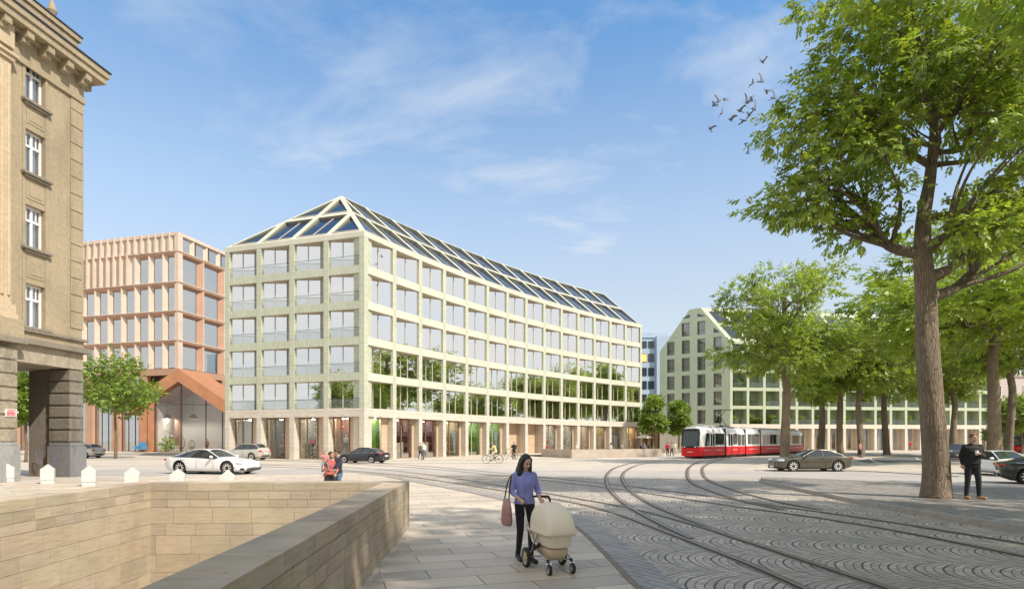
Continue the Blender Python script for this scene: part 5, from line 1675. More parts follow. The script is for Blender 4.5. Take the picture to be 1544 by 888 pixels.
# trees of the same row that carry on beside and behind the viewer (they shade the foreground)
for k, (x, y, v, rz, sc) in enumerate(((19.5,5.5,0,10,.92),(10.5,-1.5,1,75,.9),(10.8,4.4,0,140,.82),(5.0,-4.5,2,120,.95),(27,-1,1,200,1.0),(20,-10,0,260,1.0),(30,13,2,40,1.0),(2.0,-12,0,10,.9),(-5,-13,1,30,.85),(-44,15,2,0,.85),(-37,6,0,50,.8))):
    plant_tree('broadleaf_tree', VAR[v][0], VAR[v][1], (x,y,0), R(rz), sc, 'leafy street tree standing outside the frame beside the viewer, shading the square', 'trees beside the viewer')
for k, (x, y, v, rz, sc) in enumerate(((58,36,0,10,.9),(70,48,1,75,.9),(74,30,2,120,.9),(86,52,1,30,1.0))):
    plant_tree('broadleaf_tree', VAR[v][0], VAR[v][1], (x,y,0), R(rz), sc, 'leafy street tree beyond the right edge of the frame, mirrored in the windows', 'trees beyond the right edge')
# ---- small young trees
def small_tree(seed, H, cr, zlo, per=46, ncl=46):
    r = random.Random(seed)
    tk = [(0,0,-.03),(.04,0,H*.2),(-.03,.03,H*.42),(0,0,H*.8)]
    lb = [((cr*.45*math.cos(a), cr*.45*math.sin(a), H*r.uniform(zlo,.8)), cr*.55, cr*.55, H*.13) for a in [r.random()*6.28 for _ in range(7)]] + [((0,0,H*.72), cr*.8, cr*.8, H*.2),((0,0,H*.9), cr*.45, cr*.45, H*.08)]
    return tree_meshes(seed, tk, .13, lb, ncl, cr*.24, cr*.34, dict(per=per, nleaf=5, ll=.26, lw=.085, leaflen=.25, mtl=m_leaf_s, spread=.75, droop=.2), limbs=6, name='young_tree', sides=10, bark=m_bark_s, flare=1.2)
SM1 = small_tree(51, 9.6, 3.9, .5); SM2 = small_tree(52, 7.2, 1.7, .40)
def zfit(px, Y, ytop, H): return (1.85+(HY-ytop)/FPX*Y)/H
plant_tree('young_tree', SM1[0], SM1[1], GX(174, 60), R(30), zfit(174,60,541,9.3), 'young tree with a thin pale trunk in front of the terracotta office building')
SM3 = small_tree(53, 8.2, 1.7, .55)
plant_tree('young_tree', SM3[0], SM3[1], GX(39, 50), R(70), zfit(39,50,566,8.0), 'narrow young tree seen through the arcade opening of the sandstone building')
plant_tree('young_tree', SM2[0], SM2[1], GX(985, 96), R(0), zfit(985,96,598,7.0), 'small round tree beside the end of the long green block', 'pair of small round trees')
plant_tree('young_tree', SM2[0], SM2[1], GX(1024, 97), R(140), zfit(1024,97,606,7.0), 'small round tree nearest the front of the red tram', 'pair of small round trees')
SM4 = small_tree(54, 8.0, 3.6, .35, per=80)
plant_tree('young_tree', SM4[0], SM4[1], GX(1541, 80), R(0), 1.0, 'low dark bushy tree at the right edge above the far red tram')
# ================================================================== cars
def car_paint(name, c, rough=.25, metal=0.0):
    t = NT(name); t.base(c); t.set(Roughness=rough, Metallic=metal); t.b.inputs['Coat Weight'].default_value = .8; t.b.inputs['Coat Roughness'].default_value = .05
    n = t.noise(t.coord('Object'), 2.0, 4); t.link(t.maprange(n, .3, .7, rough*.8, rough*1.3), t.b.inputs['Roughness'])
    return t.mat
NTg = NT('car_glass'); NTg.base((.025,.03,.035)); NTg.set(Roughness=.02); NTg.b.inputs['Specular IOR Level'].default_value = .9; m_carglass = NTg.mat
m_tyre = mat('tyre_rubber', (.02,.02,.02), .75, .15)
m_rim = mat('alloy_rim', (.72,.70,.67), .35, .05, metal=.0)
m_rimd = mat('rim_shadow_disc', (.16,.155,.15), .5, .1)
m_headl = mat('headlight_lens', (.72,.76,.80), .08, .15, 30, metal=.4)
m_taill = mat('tail_light_lens', (.55,.02,.02), .12, .1)
m_chrome = mat('chrome_trim', (.75,.75,.75), .15, .0, metal=1.0)
m_under = mat('underbody_plastic', (.025,.025,.026), .6, .1)
m_plate = mat('number_plate', (.75,.75,.72), .4, .0)
# stations: x, zbottom, half width sill, half width belt, z belt, half width top, z top edge, z centre
def car_shape(kind):
    if kind == 'sedan':
        L = 4.85; st = [(2.42,.34,.55,.58,.58,.52,.62,.63),(2.36,.22,.74,.76,.62,.68,.68,.70),(2.05,.19,.86,.88,.68,.78,.76,.79),(1.45,.18,.91,.92,.76,.80,.86,.90),(.98,.18,.92,.93,.84,.80,.91,.96),
          (.86,.18,.92,.93,.86,.79,.94,1.0),(.10,.18,.92,.94,.90,.62,1.36,1.41),(-.30,.18,.92,.94,.91,.62,1.41,1.46),(-.80,.18,.92,.94,.92,.62,1.40,1.45),(-1.25,.18,.92,.94,.93,.61,1.33,1.38),(-1.78,.18,.91,.93,.94,.72,1.02,1.07),
          (-1.90,.19,.90,.92,.94,.74,.99,1.03),(-2.28,.24,.84,.87,.92,.72,.97,1.0),(-2.42,.34,.72,.76,.86,.62,.90,.92)]
        cab = (5, 10); wr = .335; wx = (1.46,-1.42)
    elif kind == 'sport':
        L = 5.05; st = [(2.52,.30,.36,.42,.47,.34,.50,.51),(2.40,.17,.70,.76,.57,.58,.64,.63),(2.10,.14,.90,.92,.66,.78,.78,.74),(1.50,.14,.95,.96,.76,.82,.87,.83),(1.05,.14,.95,.96,.80,.80,.89,.90),
          (.92,.14,.95,.96,.82,.78,.92,.95),(.12,.14,.94,.95,.87,.60,1.30,1.36),(-.28,.14,.94,.95,.89,.60,1.36,1.42),(-.78,.14,.95,.97,.91,.59,1.33,1.39),(-1.30,.14,.96,.99,.93,.56,1.20,1.26),(-1.98,.15,.96,.98,.93,.62,1.00,1.04),
          (-2.10,.16,.94,.97,.92,.66,.96,1.0),(-2.40,.22,.86,.90,.86,.68,.90,.93),(-2.52,.34,.74,.78,.78,.6,.82,.84)]
        cab = (5, 10); wr = .36; wx = (1.52,-1.45)
    elif kind == 'coupe':
        L = 4.70; st = [(2.35,.34,.55,.60,.58,.54,.62,.63),(2.29,.20,.76,.78,.64,.70,.70,.72),(2.0,.17,.86,.88,.72,.78,.79,.81),(1.4,.17,.91,.92,.80,.80,.88,.92),(.90,.17,.92,.93,.86,.79,.92,.97),
          (.78,.17,.92,.93,.87,.78,.94,1.0),(.0,.17,.92,.93,.90,.60,1.30,1.35),(-.35,.17,.92,.93,.91,.60,1.34,1.39),(-.80,.17,.92,.94,.92,.60,1.31,1.36),(-1.25,.17,.92,.94,.93,.59,1.20,1.25),(-1.80,.17,.91,.93,.94,.70,1.00,1.04),
          (-1.92,.18,.90,.92,.93,.72,.98,1.01),(-2.22,.24,.84,.87,.91,.70,.95,.98),(-2.35,.36,.72,.75,.84,.62,.88,.90)]
        cab = (5, 10); wr = .345; wx = (1.42,-1.34)
    else:  # suv
        L = 4.7; st = [(2.34,.40,.60,.66,.78,.60,.84,.85),(2.28,.26,.78,.82,.86,.74,.92,.94),(2.0,.22,.90,.92,.92,.80,1.0,1.03),(1.4,.22,.93,.94,.98,.82,1.06,1.10),(.98,.22,.93,.95,1.02,.81,1.09,1.13),
          (.88,.22,.93,.95,1.03,.80,1.11,1.16),(.25,.22,.93,.95,1.06,.66,1.56,1.61),(-.20,.22,.93,.95,1.07,.67,1.63,1.68),(-.90,.22,.93,.95,1.08,.67,1.64,1.69),(-1.60,.22,.93,.95,1.10,.66,1.60,1.65),(-2.08,.24,.92,.94,1.12,.68,1.24,1.28),
          (-2.16,.26,.91,.93,1.10,.70,1.16,1.2),(-2.28,.32,.88,.90,1.0,.74,1.08,1.1),(-2.36,.42,.80,.84,.90,.7,.96,.98)]
        cab = (5, 10); wr = .37; wx = (1.42,-1.36)
    return L, st, cab, wr, wx
_wheel = {}
def wheel_meshes(wr, spokes=10):
    k = (round(wr,3), spokes)
    if k in _wheel: return _wheel[k]
    w = .22; My = Matrix.Rotation(R(90), 4, 'X')
    ty = MB(); ty.lathe([(wr*.70,-w/2),(wr*.93,-w/2),(wr*.985,-w*.40),(wr,-w*.25),(wr,w*.25),(wr*.985,w*.40),(wr*.93,w/2),(wr*.70,w/2)], 28, My)
    ri = MB(); ri.lathe([(wr*.72,w*.52),(wr*.70,w*.38),(wr*.66,w*.30)], 28, My, caps=False); ri.lathe([(wr*.67,.0),(wr*.66,-.02)], 28, My, 1)
    ri.lathe([(wr*.72,-w*.52),(wr*.70,-w*.38),(wr*.66,-w*.30)], 28, My, caps=False)
    for sgn in (1,-1):
        for q in range(spokes):
            a = math.tau*q/spokes
            ri.beam((wr*.10*math.cos(a),-sgn*w*.42,wr*.10*math.sin(a)),(wr*.71*math.cos(a),-sgn*w*.46,wr*.71*math.sin(a)), .035*wr/.34+.012, .03, 0, (0,1,0))
        ri.lathe([(wr*.17,w*.36*sgn),(wr*.15,w*.47*sgn)], 12, My)
    _wheel[k] = (ty.mesh('tyre', m_tyre, smooth=False), ri.mesh('rim', [m_rim, m_rimd]))
    return _wheel[k]
def make_car(kind, paint, label, loc, rz, sc=1.0, group=None, spokes=10, trim=None):
    L, st, cab, wr, wx = car_shape(kind)
    car = thing('car', label, 'car', loc=loc, rz=rz, group=group, sc=sc)
    N = len(st); v = []; f = []; mi = []
    per = []
    for (x, zb, ws, wb, zbelt, wt, zt, zc) in st:
        zm = zb+(zbelt-zb)*.45
        h = [(0,zb),(ws*.80,zb),(ws*.985,zb+.07),(wb*1.0,zm),(wb*.985,zbelt-.03),(wb*.95,zbelt+.015),(wt,zt),(wt*.55,zt+(zc-zt)*.8),(0,zc)]
        ring = h + [(-y, z) for (y, z) in reversed(h[1:-1])]
        v += [(x, y, z) for (y, z) in ring]
    n = 16
    c0, c1 = cab
    for i in range(N-1):
        for k in range(n):
            k2 = (k+1) % n
            f.append((i*n+k, i*n+k2, (i+1)*n+k2, (i+1)*n+k))
            m_ = 0
            if c0 <= i < c1:
                side = k in (5, 10)
                top = k in (6,7,8,9)
                if top and i == c0: m_ = 1
                elif top and i == c1-1: m_ = 2
                elif side and c0 < i < c1-1: m_ = 3 if k == 5 else 4
                elif side and i in (c0, c1-1): m_ = 3 if k == 5 else 4
            mi.append(m_)
    f.append(tuple(range(n-1,-1,-1))); mi.append(0); f.append(tuple((N-1)*n+k for k in range(n))); mi.append(0)
    me = bpy.data.meshes.new('tmp'); me.from_pydata(v, [], f); me.polygons.foreach_set('material_index', mi)
    for _ in range(6): me.materials.append(m_under)
    o = bpy.data.objects.new('tmp', me); COL.objects.link(o)
    # keep the glass lines crisp
    bm = bmesh.new(); bm.from_mesh(me); cl = bm.edges.layers.float.new('crease_edge')
    for e in bm.edges:
        ms = {q.material_index for q in e.link_faces}
        if len(ms) > 1: e[cl] = .75
        x_ = sorted(w_.index % n for w_ in e.verts)
    bmesh.ops.recalc_face_normals(bm, faces=bm.faces)
    bm.to_mesh(me); bm.free()
    s = o.modifiers.new('s', 'SUBSURF'); s.levels = 2; s.render_levels = 2
    cut = MB(); My = Matrix.Rotation(R(90), 4, 'X')
    for x in wx:
        for y0 in (.62, -1.3):
            cut.lathe([(wr+.055, y0),(wr+.055, y0+.68)], 28, Matrix.Translation((x,0,wr)) @ Matrix.Rotation(R(-90), 4, 'X'), 5)
    cm = cut.mesh('cut', [m_under]*6); cmo = bpy.data.objects.new('cut', cm); COL.objects.link(cmo)
    bl_ = o.modifiers.new('b', 'BOOLEAN'); bl_.object = cmo; bl_.operation = 'DIFFERENCE'; bl_.solver = 'EXACT'
    em = eval_mesh(o, 'body')
    bpy.data.objects.remove(o); bpy.data.objects.remove(cmo)
    names = {0:('body', paint), 1:('windscreen', m_carglass), 2:('rear_window', m_carglass), 3:('side_window', m_carglass), 4:('side_window', m_carglass)}
    vs = [w_.co.copy() for w_ in em.vertices]
    groups = {}
    for p in em.polygons: groups.setdefault(p.material_index, []).append(list(p.vertices))
    body = None
    for k, (nm, mt) in names.items():
        fs = groups.get(k, []) + ([] if k else [])
        mm_ = [0]*len(fs)
        if k == 0: fs2 = groups.get(5, []); fs = fs+fs2; mm_ = mm_+[1]*len(fs2)
        used = sorted({q for x_ in fs for q in x_}); ix = {q: i for i, q in enumerate(used)}
        m2_ = bpy.data.meshes.new(nm); m2_.from_pydata([vs[q] for q in used], [], [[ix[q] for q in x_] for x_ in fs])
        m2_.materials.append(mt); 
        if k == 0: m2_.materials.append(m_under)
        m2_.polygons.foreach_set('material_index', mm_); m2_.polygons.foreach_set('use_smooth', [True]*len(fs))
        m2_.update()
        ob = inst(nm, m2_, car)
        if k == 0: body = ob
    # wheels
    ty, ri = wheel_meshes(wr, spokes)
    for x in wx:
        for sgn in (1,-1):
            wv = inst('wheel', ty, car, Matrix.Translation((x, sgn*.80, wr))); inst('rim', ri, wv, Matrix())
    S_ = {round(s_[0],2): s_ for s_ in st}
    def at(x):
        for a, b in zip(st[:-1], st[1:]):
            if b[0] <= x <= a[0]:
                t_ = (a[0]-x)/(a[0]-b[0]); return [p+(q-p)*t_ for p, q in zip(a, b)]
    # pillars, roof rail, window trim and shut lines
    pil = MB()
    for sgn in (1,-1):
        pth = [(st[i][0], sgn*(st[i][5]+.004), st[i][6]+.002) for i in range(c0, c1+1)]
        pil.tube(catmull([Vector(p) for p in pth], 3), .026, 6, 0)
        for xb in ((-.42,) if kind == 'coupe' else (-.35,-1.22 if kind != 'suv' else -1.15)):
            a = at(xb); pil.beam((xb, sgn*(a[3]*.95), a[4]+.01), (xb-.06, sgn*(a[5]+.0), a[6]), .075, .03, 1, (0,1,0))
    pil.build('window_pillar', [paint, m_under], body, world=False)
    tr = MB()
    for sgn in (1,-1):
        pth = []
        for q in range(9):
            x = st[c0][0]-.05+(st[c1][0]+.1-st[c0][0])*q/8; a = at(x); pth.append(Vector((x, sgn*(a[3]*.962), a[4]+.012)))
        tr.tube(pth, .010, 5, 0)
        for xd in ((.62,-.55) if kind == 'coupe' else (.70,-.38,-1.30)):
            a = at(xd); tr.tube([(xd, sgn*(a[3]*1.0-.006), a[1]+.16),(xd-.0, sgn*(a[3]*1.004-.004), a[1]+(a[4]-a[1])*.5),(xd-.03, sgn*a[3]*.978, a[4]-.03)], .007, 4, 1)
        for xd in ((-.38,) if kind == 'coupe' else (-.22,-1.16)):
            a = at(xd); tr.box(xd-.10, xd+.10, sgn*a[3]*.985-.012, sgn*a[3]*.985+.022*sgn, a[4]-.13, a[4]-.095, 2)
    tr.build('trim', [m_chrome if kind != 'sport' else m_under, m_under, trim or paint], body, world=False)
    # mirrors
    for sgn in (1,-1):
        a = at(.62); mr = MB(); mr.ell((.66, sgn*(a[3]+.10), a[4]+.13), (.075,.12,.075), 12, 8); mr.tube([(.62, sgn*(a[3]-.05), a[4]+.03),(.65, sgn*(a[3]+.06), a[4]+.10)], .025, 6)
        mr.build('wing_mirror', paint, car, world=False, smooth=True)
    xf = st[1][0]; a1 = st[1]; a2 = st[2]
    zh = a2[4]-.02
    for sgn in (1,-1):
        h = MB(); h.ell((xf-.17, sgn*(a2[3]*.80), zh), (.24,.15,.085), 14, 8, 0, Matrix.Rotation(-sgn*R(34), 3, 'Z').to_4x4())
        h.build('headlight', m_headl, car, world=False, smooth=True)
        b_ = st[-2]; zl = b_[4]-.06
        h = MB(); h.ell((b_[0]+.03, sgn*b_[3]*.78, zl), (.17,.25,.075 if kind != 'suv' else .10), 14, 8, 0, Matrix.Rotation(sgn*R(22), 3, 'Z').to_4x4())
        h.build('tail_light', m_taill, car, world=False, smooth=True)
    g = MB(); zg = a1[1]+.12
    x0 = st[0][0]
    if kind == 'sport':
        g.box(x0-.22, x0-.005, -.50, .50, .20, .36, 0); 
        for sgn in (1,-1): g.box(x0-.40, x0-.12, sgn*.52, sgn*.80, .24, .36, 0)
        for q in range(3): g.box(x0-.2, x0+.004, -.5, .5, .23+.045*q, .237+.045*q, 1)
    else:
        zt_ = st[0][4]+.0
        g.prism([(x0+.012,-.50,zt_),(x0+.012,.50,zt_),(x0+.012,.36,zt_-.26),(x0+.012,-.36,zt_-.26)], (-.2,0,0), 0)
        for q in range(5): g.box(x0-.05, x0+.022, -.47+.025*q, .47-.025*q, zt_-.05-.047*q, zt_-.038-.047*q, 1)
        g.box(x0-.25, x0-.02, -.62, .62, zt_-.40, zt_-.32, 0)
        for sgn in (1,-1): g.box(x0-.32, x0-.06, sgn*.50, sgn*.76, zt_-.36, zt_-.22, 0)
    g.build('grille', [m_under, m_chrome], car, world=False)
    for xx, zz, s_ in ((x0+.02, st[0][4]-.34 if kind != 'sport' else .40, 1), (-st[0][0]-.035, st[-1][4]-.24, -1)):
        p = MB(); p.box(xx-.02, xx+.012, -.26, .26, zz, zz+.11); p.build('number_plate', m_plate, car, world=False)
    bb = MB(); xr = st[-1][0]
    bb.box(xr-.01, xr+.3, -.62, .62, st[-1][1]-.04, st[-1][1]+.10, 0)
    for sgn in (1,-1): bb.lathe([(.05,0),(.05,.1),(.04,.1)], 10, Matrix.Translation((xr-.03, sgn*.5, st[-1][1]+.02)) @ Matrix.Rotation(R(90),4,'Y'), 1)
    bb.build('bumper_insert', [m_under, m_chrome], car, world=False)
    und = MB(); und.box(-1.9, 2.0, -.72, .72, st[4][1]-.02, st[4][1]+.12); und.build('underbody', m_under, car, world=False)
    return car
pw = car_paint('white_car_paint', (.80,.80,.80)); psil = car_paint('silver_beige_paint', (.55,.52,.48), .3, .3); pblk = car_paint('black_blue_paint', (.012,.014,.022), .2)
poli = car_paint('olive_brown_metallic', (.095,.085,.062), .3, .4); pgr = car_paint('grey_metallic', (.12,.13,.14), .3, .4); pdk = car_paint('dark_green_black_paint', (.03,.035,.028), .22, .2)
def car_at(px, Y, head, **k): return dict(loc=GX(px, Y), rz=R(head), **k)
make_car('sport', pw, 'white low four door sports saloon crossing the square, nose to the right', GX(323, 32.8), R(-12), 1.0, spokes=10)
make_car('suv', psil, 'silver beige estate car seen from behind, left of the brick columns', GX(371, 55.5), R(165), .93)
make_car('sedan', pblk, 'black saloon car with red tail lights behind the couple with a child', GX(548, 48.5), R(160), .90)
make_car('coupe', poli, 'olive brown coupe driving left in front of the tree row', GX(1220, 35.5), R(180), .96)
make_car('suv', pgr, 'dark grey off road car facing the viewer beyond the big trunk', GX(1440, 57), R(-118), .92)
make_car('sedan', pw, 'white saloon car half hidden by the man with a cup', GX(1511, 31.0), R(-94), .92)
make_car('coupe', pdk, 'dark green coupe cut off by the right edge of the picture', GX(1604, 24.6), R(-32), .95)
make_car('suv', psil, 'beige car mostly hidden by the plinth of the sandstone building', GX(124, 62), R(170), .9)

# ================================================================== tram
m_tw = mat('tram_white_paint', (.78,.77,.75), .4, .03); m_tr = mat('tram_red_paint', (.60,.012,.018), .4, .05, spec=.3)
NTt = NT('tram_glass'); NTt.base((.02,.035,.035)); NTt.set(Roughness=.03); NTt.b.inputs['Specular IOR Level'].default_value = .8; m_tglass = NTt.mat
m_bell = mat('black_bellows', (.018,.018,.02), .8, .2); m_grey = mat('grey_roof_cover', (.42,.42,.43), .5, .06)
def tram_section(root, a, b, nose_a, nose_b, layout, W=1.15):
    """one car of the tram from a to b (ground points); layout: list of (kind, x0, x1) along it on both sides"""
    a = Vector(a); b = Vector(b); L = (b-a).length; u = (b-a).normalized()
    Mx = frame(a, u); Mx.translation.z = 0
    Ml = Mx.copy(); Ml.translation -= Vector(root.location)
    prof = [(W-.06,.28),(W,.36),(W,1.22),(W-.02,2.62),(W-.13,3.0),(W-.36,3.2),(W-.62,3.27)]
    def shell(z0, z1, mt, name, x0, x1, extra=0.0, na=False, nb=False):
        pr = [p for p in prof if z0-.001 <= p[1] <= z1+.001]
        def at(z):
            for p, q in zip(prof[:-1], prof[1:]):
                if p[1] <= z <= q[1]: return p[0]+(q[0]-p[0])*(z-p[1])/(q[1]-p[1])
        if pr[0][1] > z0: pr = [(at(z0), z0)] + pr
        if pr[-1][1] < z1: pr = pr + [(at(z1), z1)]
        pr = [(y+extra, z) for y, z in pr]
        ring = pr + [(-y, z) for y, z in reversed(pr)]
        xs = []
        if na: xs += [(x0-.0, .70, 0), (x0+.10, .84, 0), (x0+.35, .94, 0), (x0+.9, 1.0, 0)]
        else: xs += [(x0, 1, 0)]
        if nb: xs += [(x1-.9, 1, 0), (x1-.35, .94, 0), (x1-.10, .84, 0), (x1, .70, 0)]
        else: xs += [(x1, 1, 0)]
        m = MB(); n = len(ring); vv = []; ff = []
        for (x, s, _) in xs:
            for (y, z) in ring:
                xx = x
                if na and x < x0+1: xx = x + .32*max(0, (z-1.2)/2.0)**1.5*(1 if x < x0+.5 else .5)
                if nb and x > x1-1: xx = x - .32*max(0, (z-1.2)/2.0)**1.5*(1 if x > x1-.5 else .5)
                vv.append((xx, y*s, z))
        for i in range(len(xs)-1):
            for k in range(n):
                k2 = (k+1) % n; ff.append((i*n+k, (i+1)*n+k, (i+1)*n+k2, i*n+k2))
        ff.append(tuple(range(n))); ff.append(tuple((len(xs)-1)*n+k for k in range(n-1,-1,-1)))
        m.add(vv, ff, 0)
        o = m.build(name, mt, root, world=False); o.matrix_local = Ml; return o
    body = shell(1.22, 3.27, m_tw, 'body', 0, L, 0, nose_a, nose_b)
    low = shell(.28, 1.22, m_tr, 'lower_panel', 0, L, .004, nose_a, nose_b)
    sk = MB(); sk.box(.3 if not nose_a else 1.0, L-.3 if not nose_b else L-1.0, -W+.12, W-.12, .08, .30, 0)
    o = sk.build('bogie', m_bell, root, world=False); o.matrix_local = Ml
    for (kind, x0, x1) in layout:
        for sgn in (-1, 1):
            y = sgn*(W+.006)
            m = MB()
            if kind == 'win':
                m.box(x0, x1, y-.02*sgn, y, 1.42, 2.62, 0)
                nm = 'window'; mt = [m_tglass]
            elif kind == 'cab':
                m.prism([(x0+.35,y-.02*sgn,2.60),(x1,y-.02*sgn,2.60),(x1,y-.02*sgn,1.30),(x0,y-.02*sgn,1.30)], (0,.022*sgn,0), 0); nm = 'window'; mt = [m_tglass]
            else:
                xm = (x0+x1)/2
                m.box(x0, xm-.02, y-.02*sgn, y, .42, 2.62, 1); m.box(xm+.02, x1, y-.02*sgn, y, .42, 2.62, 1)
                m.box(x0+.07, xm-.07, y, y+.006*sgn, 1.30, 2.55, 0); m.box(xm+.07, x1-.07, y, y+.006*sgn, 1.30, 2.55, 0)
                m.box(x0+.0, xm-.021, y, y+.004*sgn, .43, 1.22, 2); m.box(xm+.021, x1, y, y+.004*sgn, .43, 1.22, 2)
                nm = 'door'; mt = [m_tglass, m_tw, m_tr]
            o = m.build(nm, mt, root, world=False); o.matrix_local = Ml
    # pale stripe on the red panel
    s_ = MB()
    for sgn in (-1,1): s_.box(.9, L-.7, sgn*(W+.006)-.003, sgn*(W+.006)+.003, .84, .88)
    o = s_.build('stripe', m_tw, low, world=False)
    ro = MB(); ro.box(.8 if not nose_a else 1.6, L-.5 if not nose_b else L-1.6, -.75, .75, 3.24, 3.42, 0); o = ro.build('roof_cover', m_grey, body, world=False, bev=.05)
    if nose_a or nose_b:
        for sx, on in ((0, nose_a), (1, nose_b)):
            if not on: continue
            X = lambda d: d if sx == 0 else L-d
            w = MB(); pts_ = []
            zs = [1.30,1.7,2.1,2.5,2.82]
            xo = lambda z: .32*max(0,(z-1.2)/2.0)**1.5
            ring = []
            for z in zs: ring.append([(X(-.012+xo(z)), -W*.68, z), (X(-.012+xo(z)), W*.68, z)])
            for p, q_ in zip(ring[:-1], ring[1:]): w.poly([p[0],p[1],q_[1],q_[0]], 0)
            for sgn in (-1,1):
                for z0, z1 in zip(zs[:-1], zs[1:]):
                    w.poly([(X(-.012+xo(z0)), sgn*W*.68, z0),(X(.085+xo(z0)), sgn*(W*.84+.012), z0),(X(.085+xo(z1)), sgn*(W*.84+.012), z1),(X(-.012+xo(z1)), sgn*W*.68, z1)], 0)
            o = w.build('windscreen', m_tglass, root, world=False); o.matrix_local = Ml
            fr = MB(); fr.box(X(-.03+xo(2.9)), X(.2+xo(2.9)), -W*.72, W*.72, 2.82, 3.05, 0); fr.box(X(-.03), X(.2), -W*.66, W*.66, 1.10, 1.30, 0)
            for sgn in (-1,1): fr.tube([(X(-.0+xo(2.95)), sgn*W*.78, 2.98),(X(.02+xo(2.2)), sgn*W*.80, 2.2),(X(.02), sgn*W*.80, 1.25)], .045, 6, 0)
            o = fr.build('windscreen_surround', m_bell, root, world=False); o.matrix_local = Ml
            for sgn in (-1,1):
                h = MB(); h.ell((X(-.035), sgn*W*.5, 1.2), (.05,.11,.06), 10, 6); o = h.build('headlight', m_headl, root, world=False, smooth=True); o.matrix_local = Ml
            nm_ = MB(); nm_.box(X(-.012), X(.05), -.28, .28, .66, .72); o = nm_.build('front_badge', m_chrome, root, world=False); o.matrix_local = Ml
            bb = MB(); bb.box(X(-.05), X(.5), -.7, .7, .24, .40); o = bb.build('bumper', m_tr, root, world=False, bev=.05); o.matrix_local = Ml
def tram(label, ptsg, noses, layouts, panto):
    root = thing('tram', label, 'tram', loc=Vector(ptsg[0]))
    for i in range(len(ptsg)-1):
        a, b = Vector(ptsg[i]), Vector(ptsg[i+1]); u = (b-a).normalized()
        g0 = .22 if i else 0; g1 = .22 if i < len(ptsg)-2 else 0
        tram_section(root, a+u*g0, b-u*g1, noses and i == 0, noses and i == len(ptsg)-2, layouts[i])
        if i < len(ptsg)-2:
            m = MB(frame(b, u)); 
            for k in range(5): m.box(-.26+.105*k, -.26+.105*k+.09, -1.08+.03*(k%2), 1.08-.03*(k%2), .32, 3.16-.03*(k%2), 0)
            m.build('bellows', m_bell, root)
    if panto:
        i, t_ = panto; a, b = Vector(ptsg[i]), Vector(ptsg[i+1]); u = (b-a).normalized(); p = a.lerp(b, t_)
        m = MB(frame(p, u)); 
        m.box(-.9,.9,-.5,.5,3.42,3.52,0)
        for y in (-.32,.32): m.tube([(.55,y,3.52),(-.75,y*.6,4.45),(.35,y*.9,5.25)], .04, 6, 0)
        for x in (.2,.5): m.tube([(x,-.95,5.18),(x,-.75,5.27),(x,.75,5.27),(x,.95,5.18)], .035, 6, 0)
        m.build('pantograph', m_bell, root)
    return root
near = [GX(1056.5, 58.5), GX(1094, 63.0), GX(1124, 67.2), GX(1147, 70.8), GX(1181, 77.5), GX(1212, 87.5)]
ts = []
for k_ in range(6):
    d_ = (near[min(k_+1,5)]-near[max(k_-1,0)]).normalized(); ts.append(near[k_] + Vector((-d_.y, d_.x, 0))*1.15)
LEN = [(b-a).length for a, b in zip(ts[:-1], ts[1:])]
lay = [[('cab',.95,2.1),('door',2.25,3.35),('win',3.5,LEN[0]-.35)], [('door',.45,1.75),('win',1.9,3.0),('door',3.1,LEN[1]-.4)], [('win',.5,1.5),('win',1.6,LEN[2]-.6)],
       [('door',.5,1.8),('win',2.0,4.2),('win',4.35,LEN[3]-.4)], [('win',.4,2.2),('door',2.4,3.7),('win',3.9,LEN[4]-2.4),('cab',LEN[4]-2.1,LEN[4]-1.0)]]
tram('long red and white articulated tram crossing the square in front of the gabled block', ts, True, lay, (1,.30))
t2 = [GX(1536, 84), GX(1580, 87), GX(1625, 91)]
tram('red and white tram just entering at the right edge behind the dark bushy tree', t2, True, [[('cab',1.0,2.0),('door',2.2,3.3),('win',3.5,4.0)], [('win',.4,1.8),('win',2.0,3.4)]], None)
# ================================================================== people
def skin_mat(name, c):
    t = NT(name); t.set(Roughness=.5); t.b.inputs['Subsurface Weight'].default_value = .08
    t.b.inputs['Subsurface Radius'].default_value = (.02,.008,.005)
    n = t.noise(t.coord('Object'), 14, 3); t.base(t.mix(1.0, c, t.maprange(n, .3, .7, .92, 1.06), 'MULTIPLY')); return t.mat
def cloth(name, c, rough=.85, w=.03): 
    t = NT(name); t.set(Roughness=rough); t.b.inputs['Sheen Weight'].default_value = .15
    p = t.coord('Object'); n = t.noise(t.mapping(p, scale=(1,1,.45)), 16, 4, .6); t.base(t.mix(1.0, c, t.maprange(n, .3, .7, .82, 1.14), 'MULTIPLY')); t.bump(n, w); return t.mat
sk_l = skin_mat('light_skin', (.56,.34,.25)); sk_m = skin_mat('tan_skin', (.42,.25,.17)); sk_d = skin_mat('brown_skin', (.20,.11,.07))
m_hairb = mat('black_hair', (.012,.010,.010), .35, .3, 30, stretch=(3,3,.3)); m_hairr = mat('ginger_brown_hair', (.20,.085,.035), .5, .3, 30, stretch=(3,3,.4)); m_hairn = mat('dark_brown_hair', (.05,.03,.02), .5, .3, 30)
m_hairbl = mat('fair_hair', (.38,.26,.13), .5, .3, 30)
m_eye = mat('eye', (.02,.015,.012), .1, 0); m_lip = mat('lips', (.42,.14,.12), .45, .05)
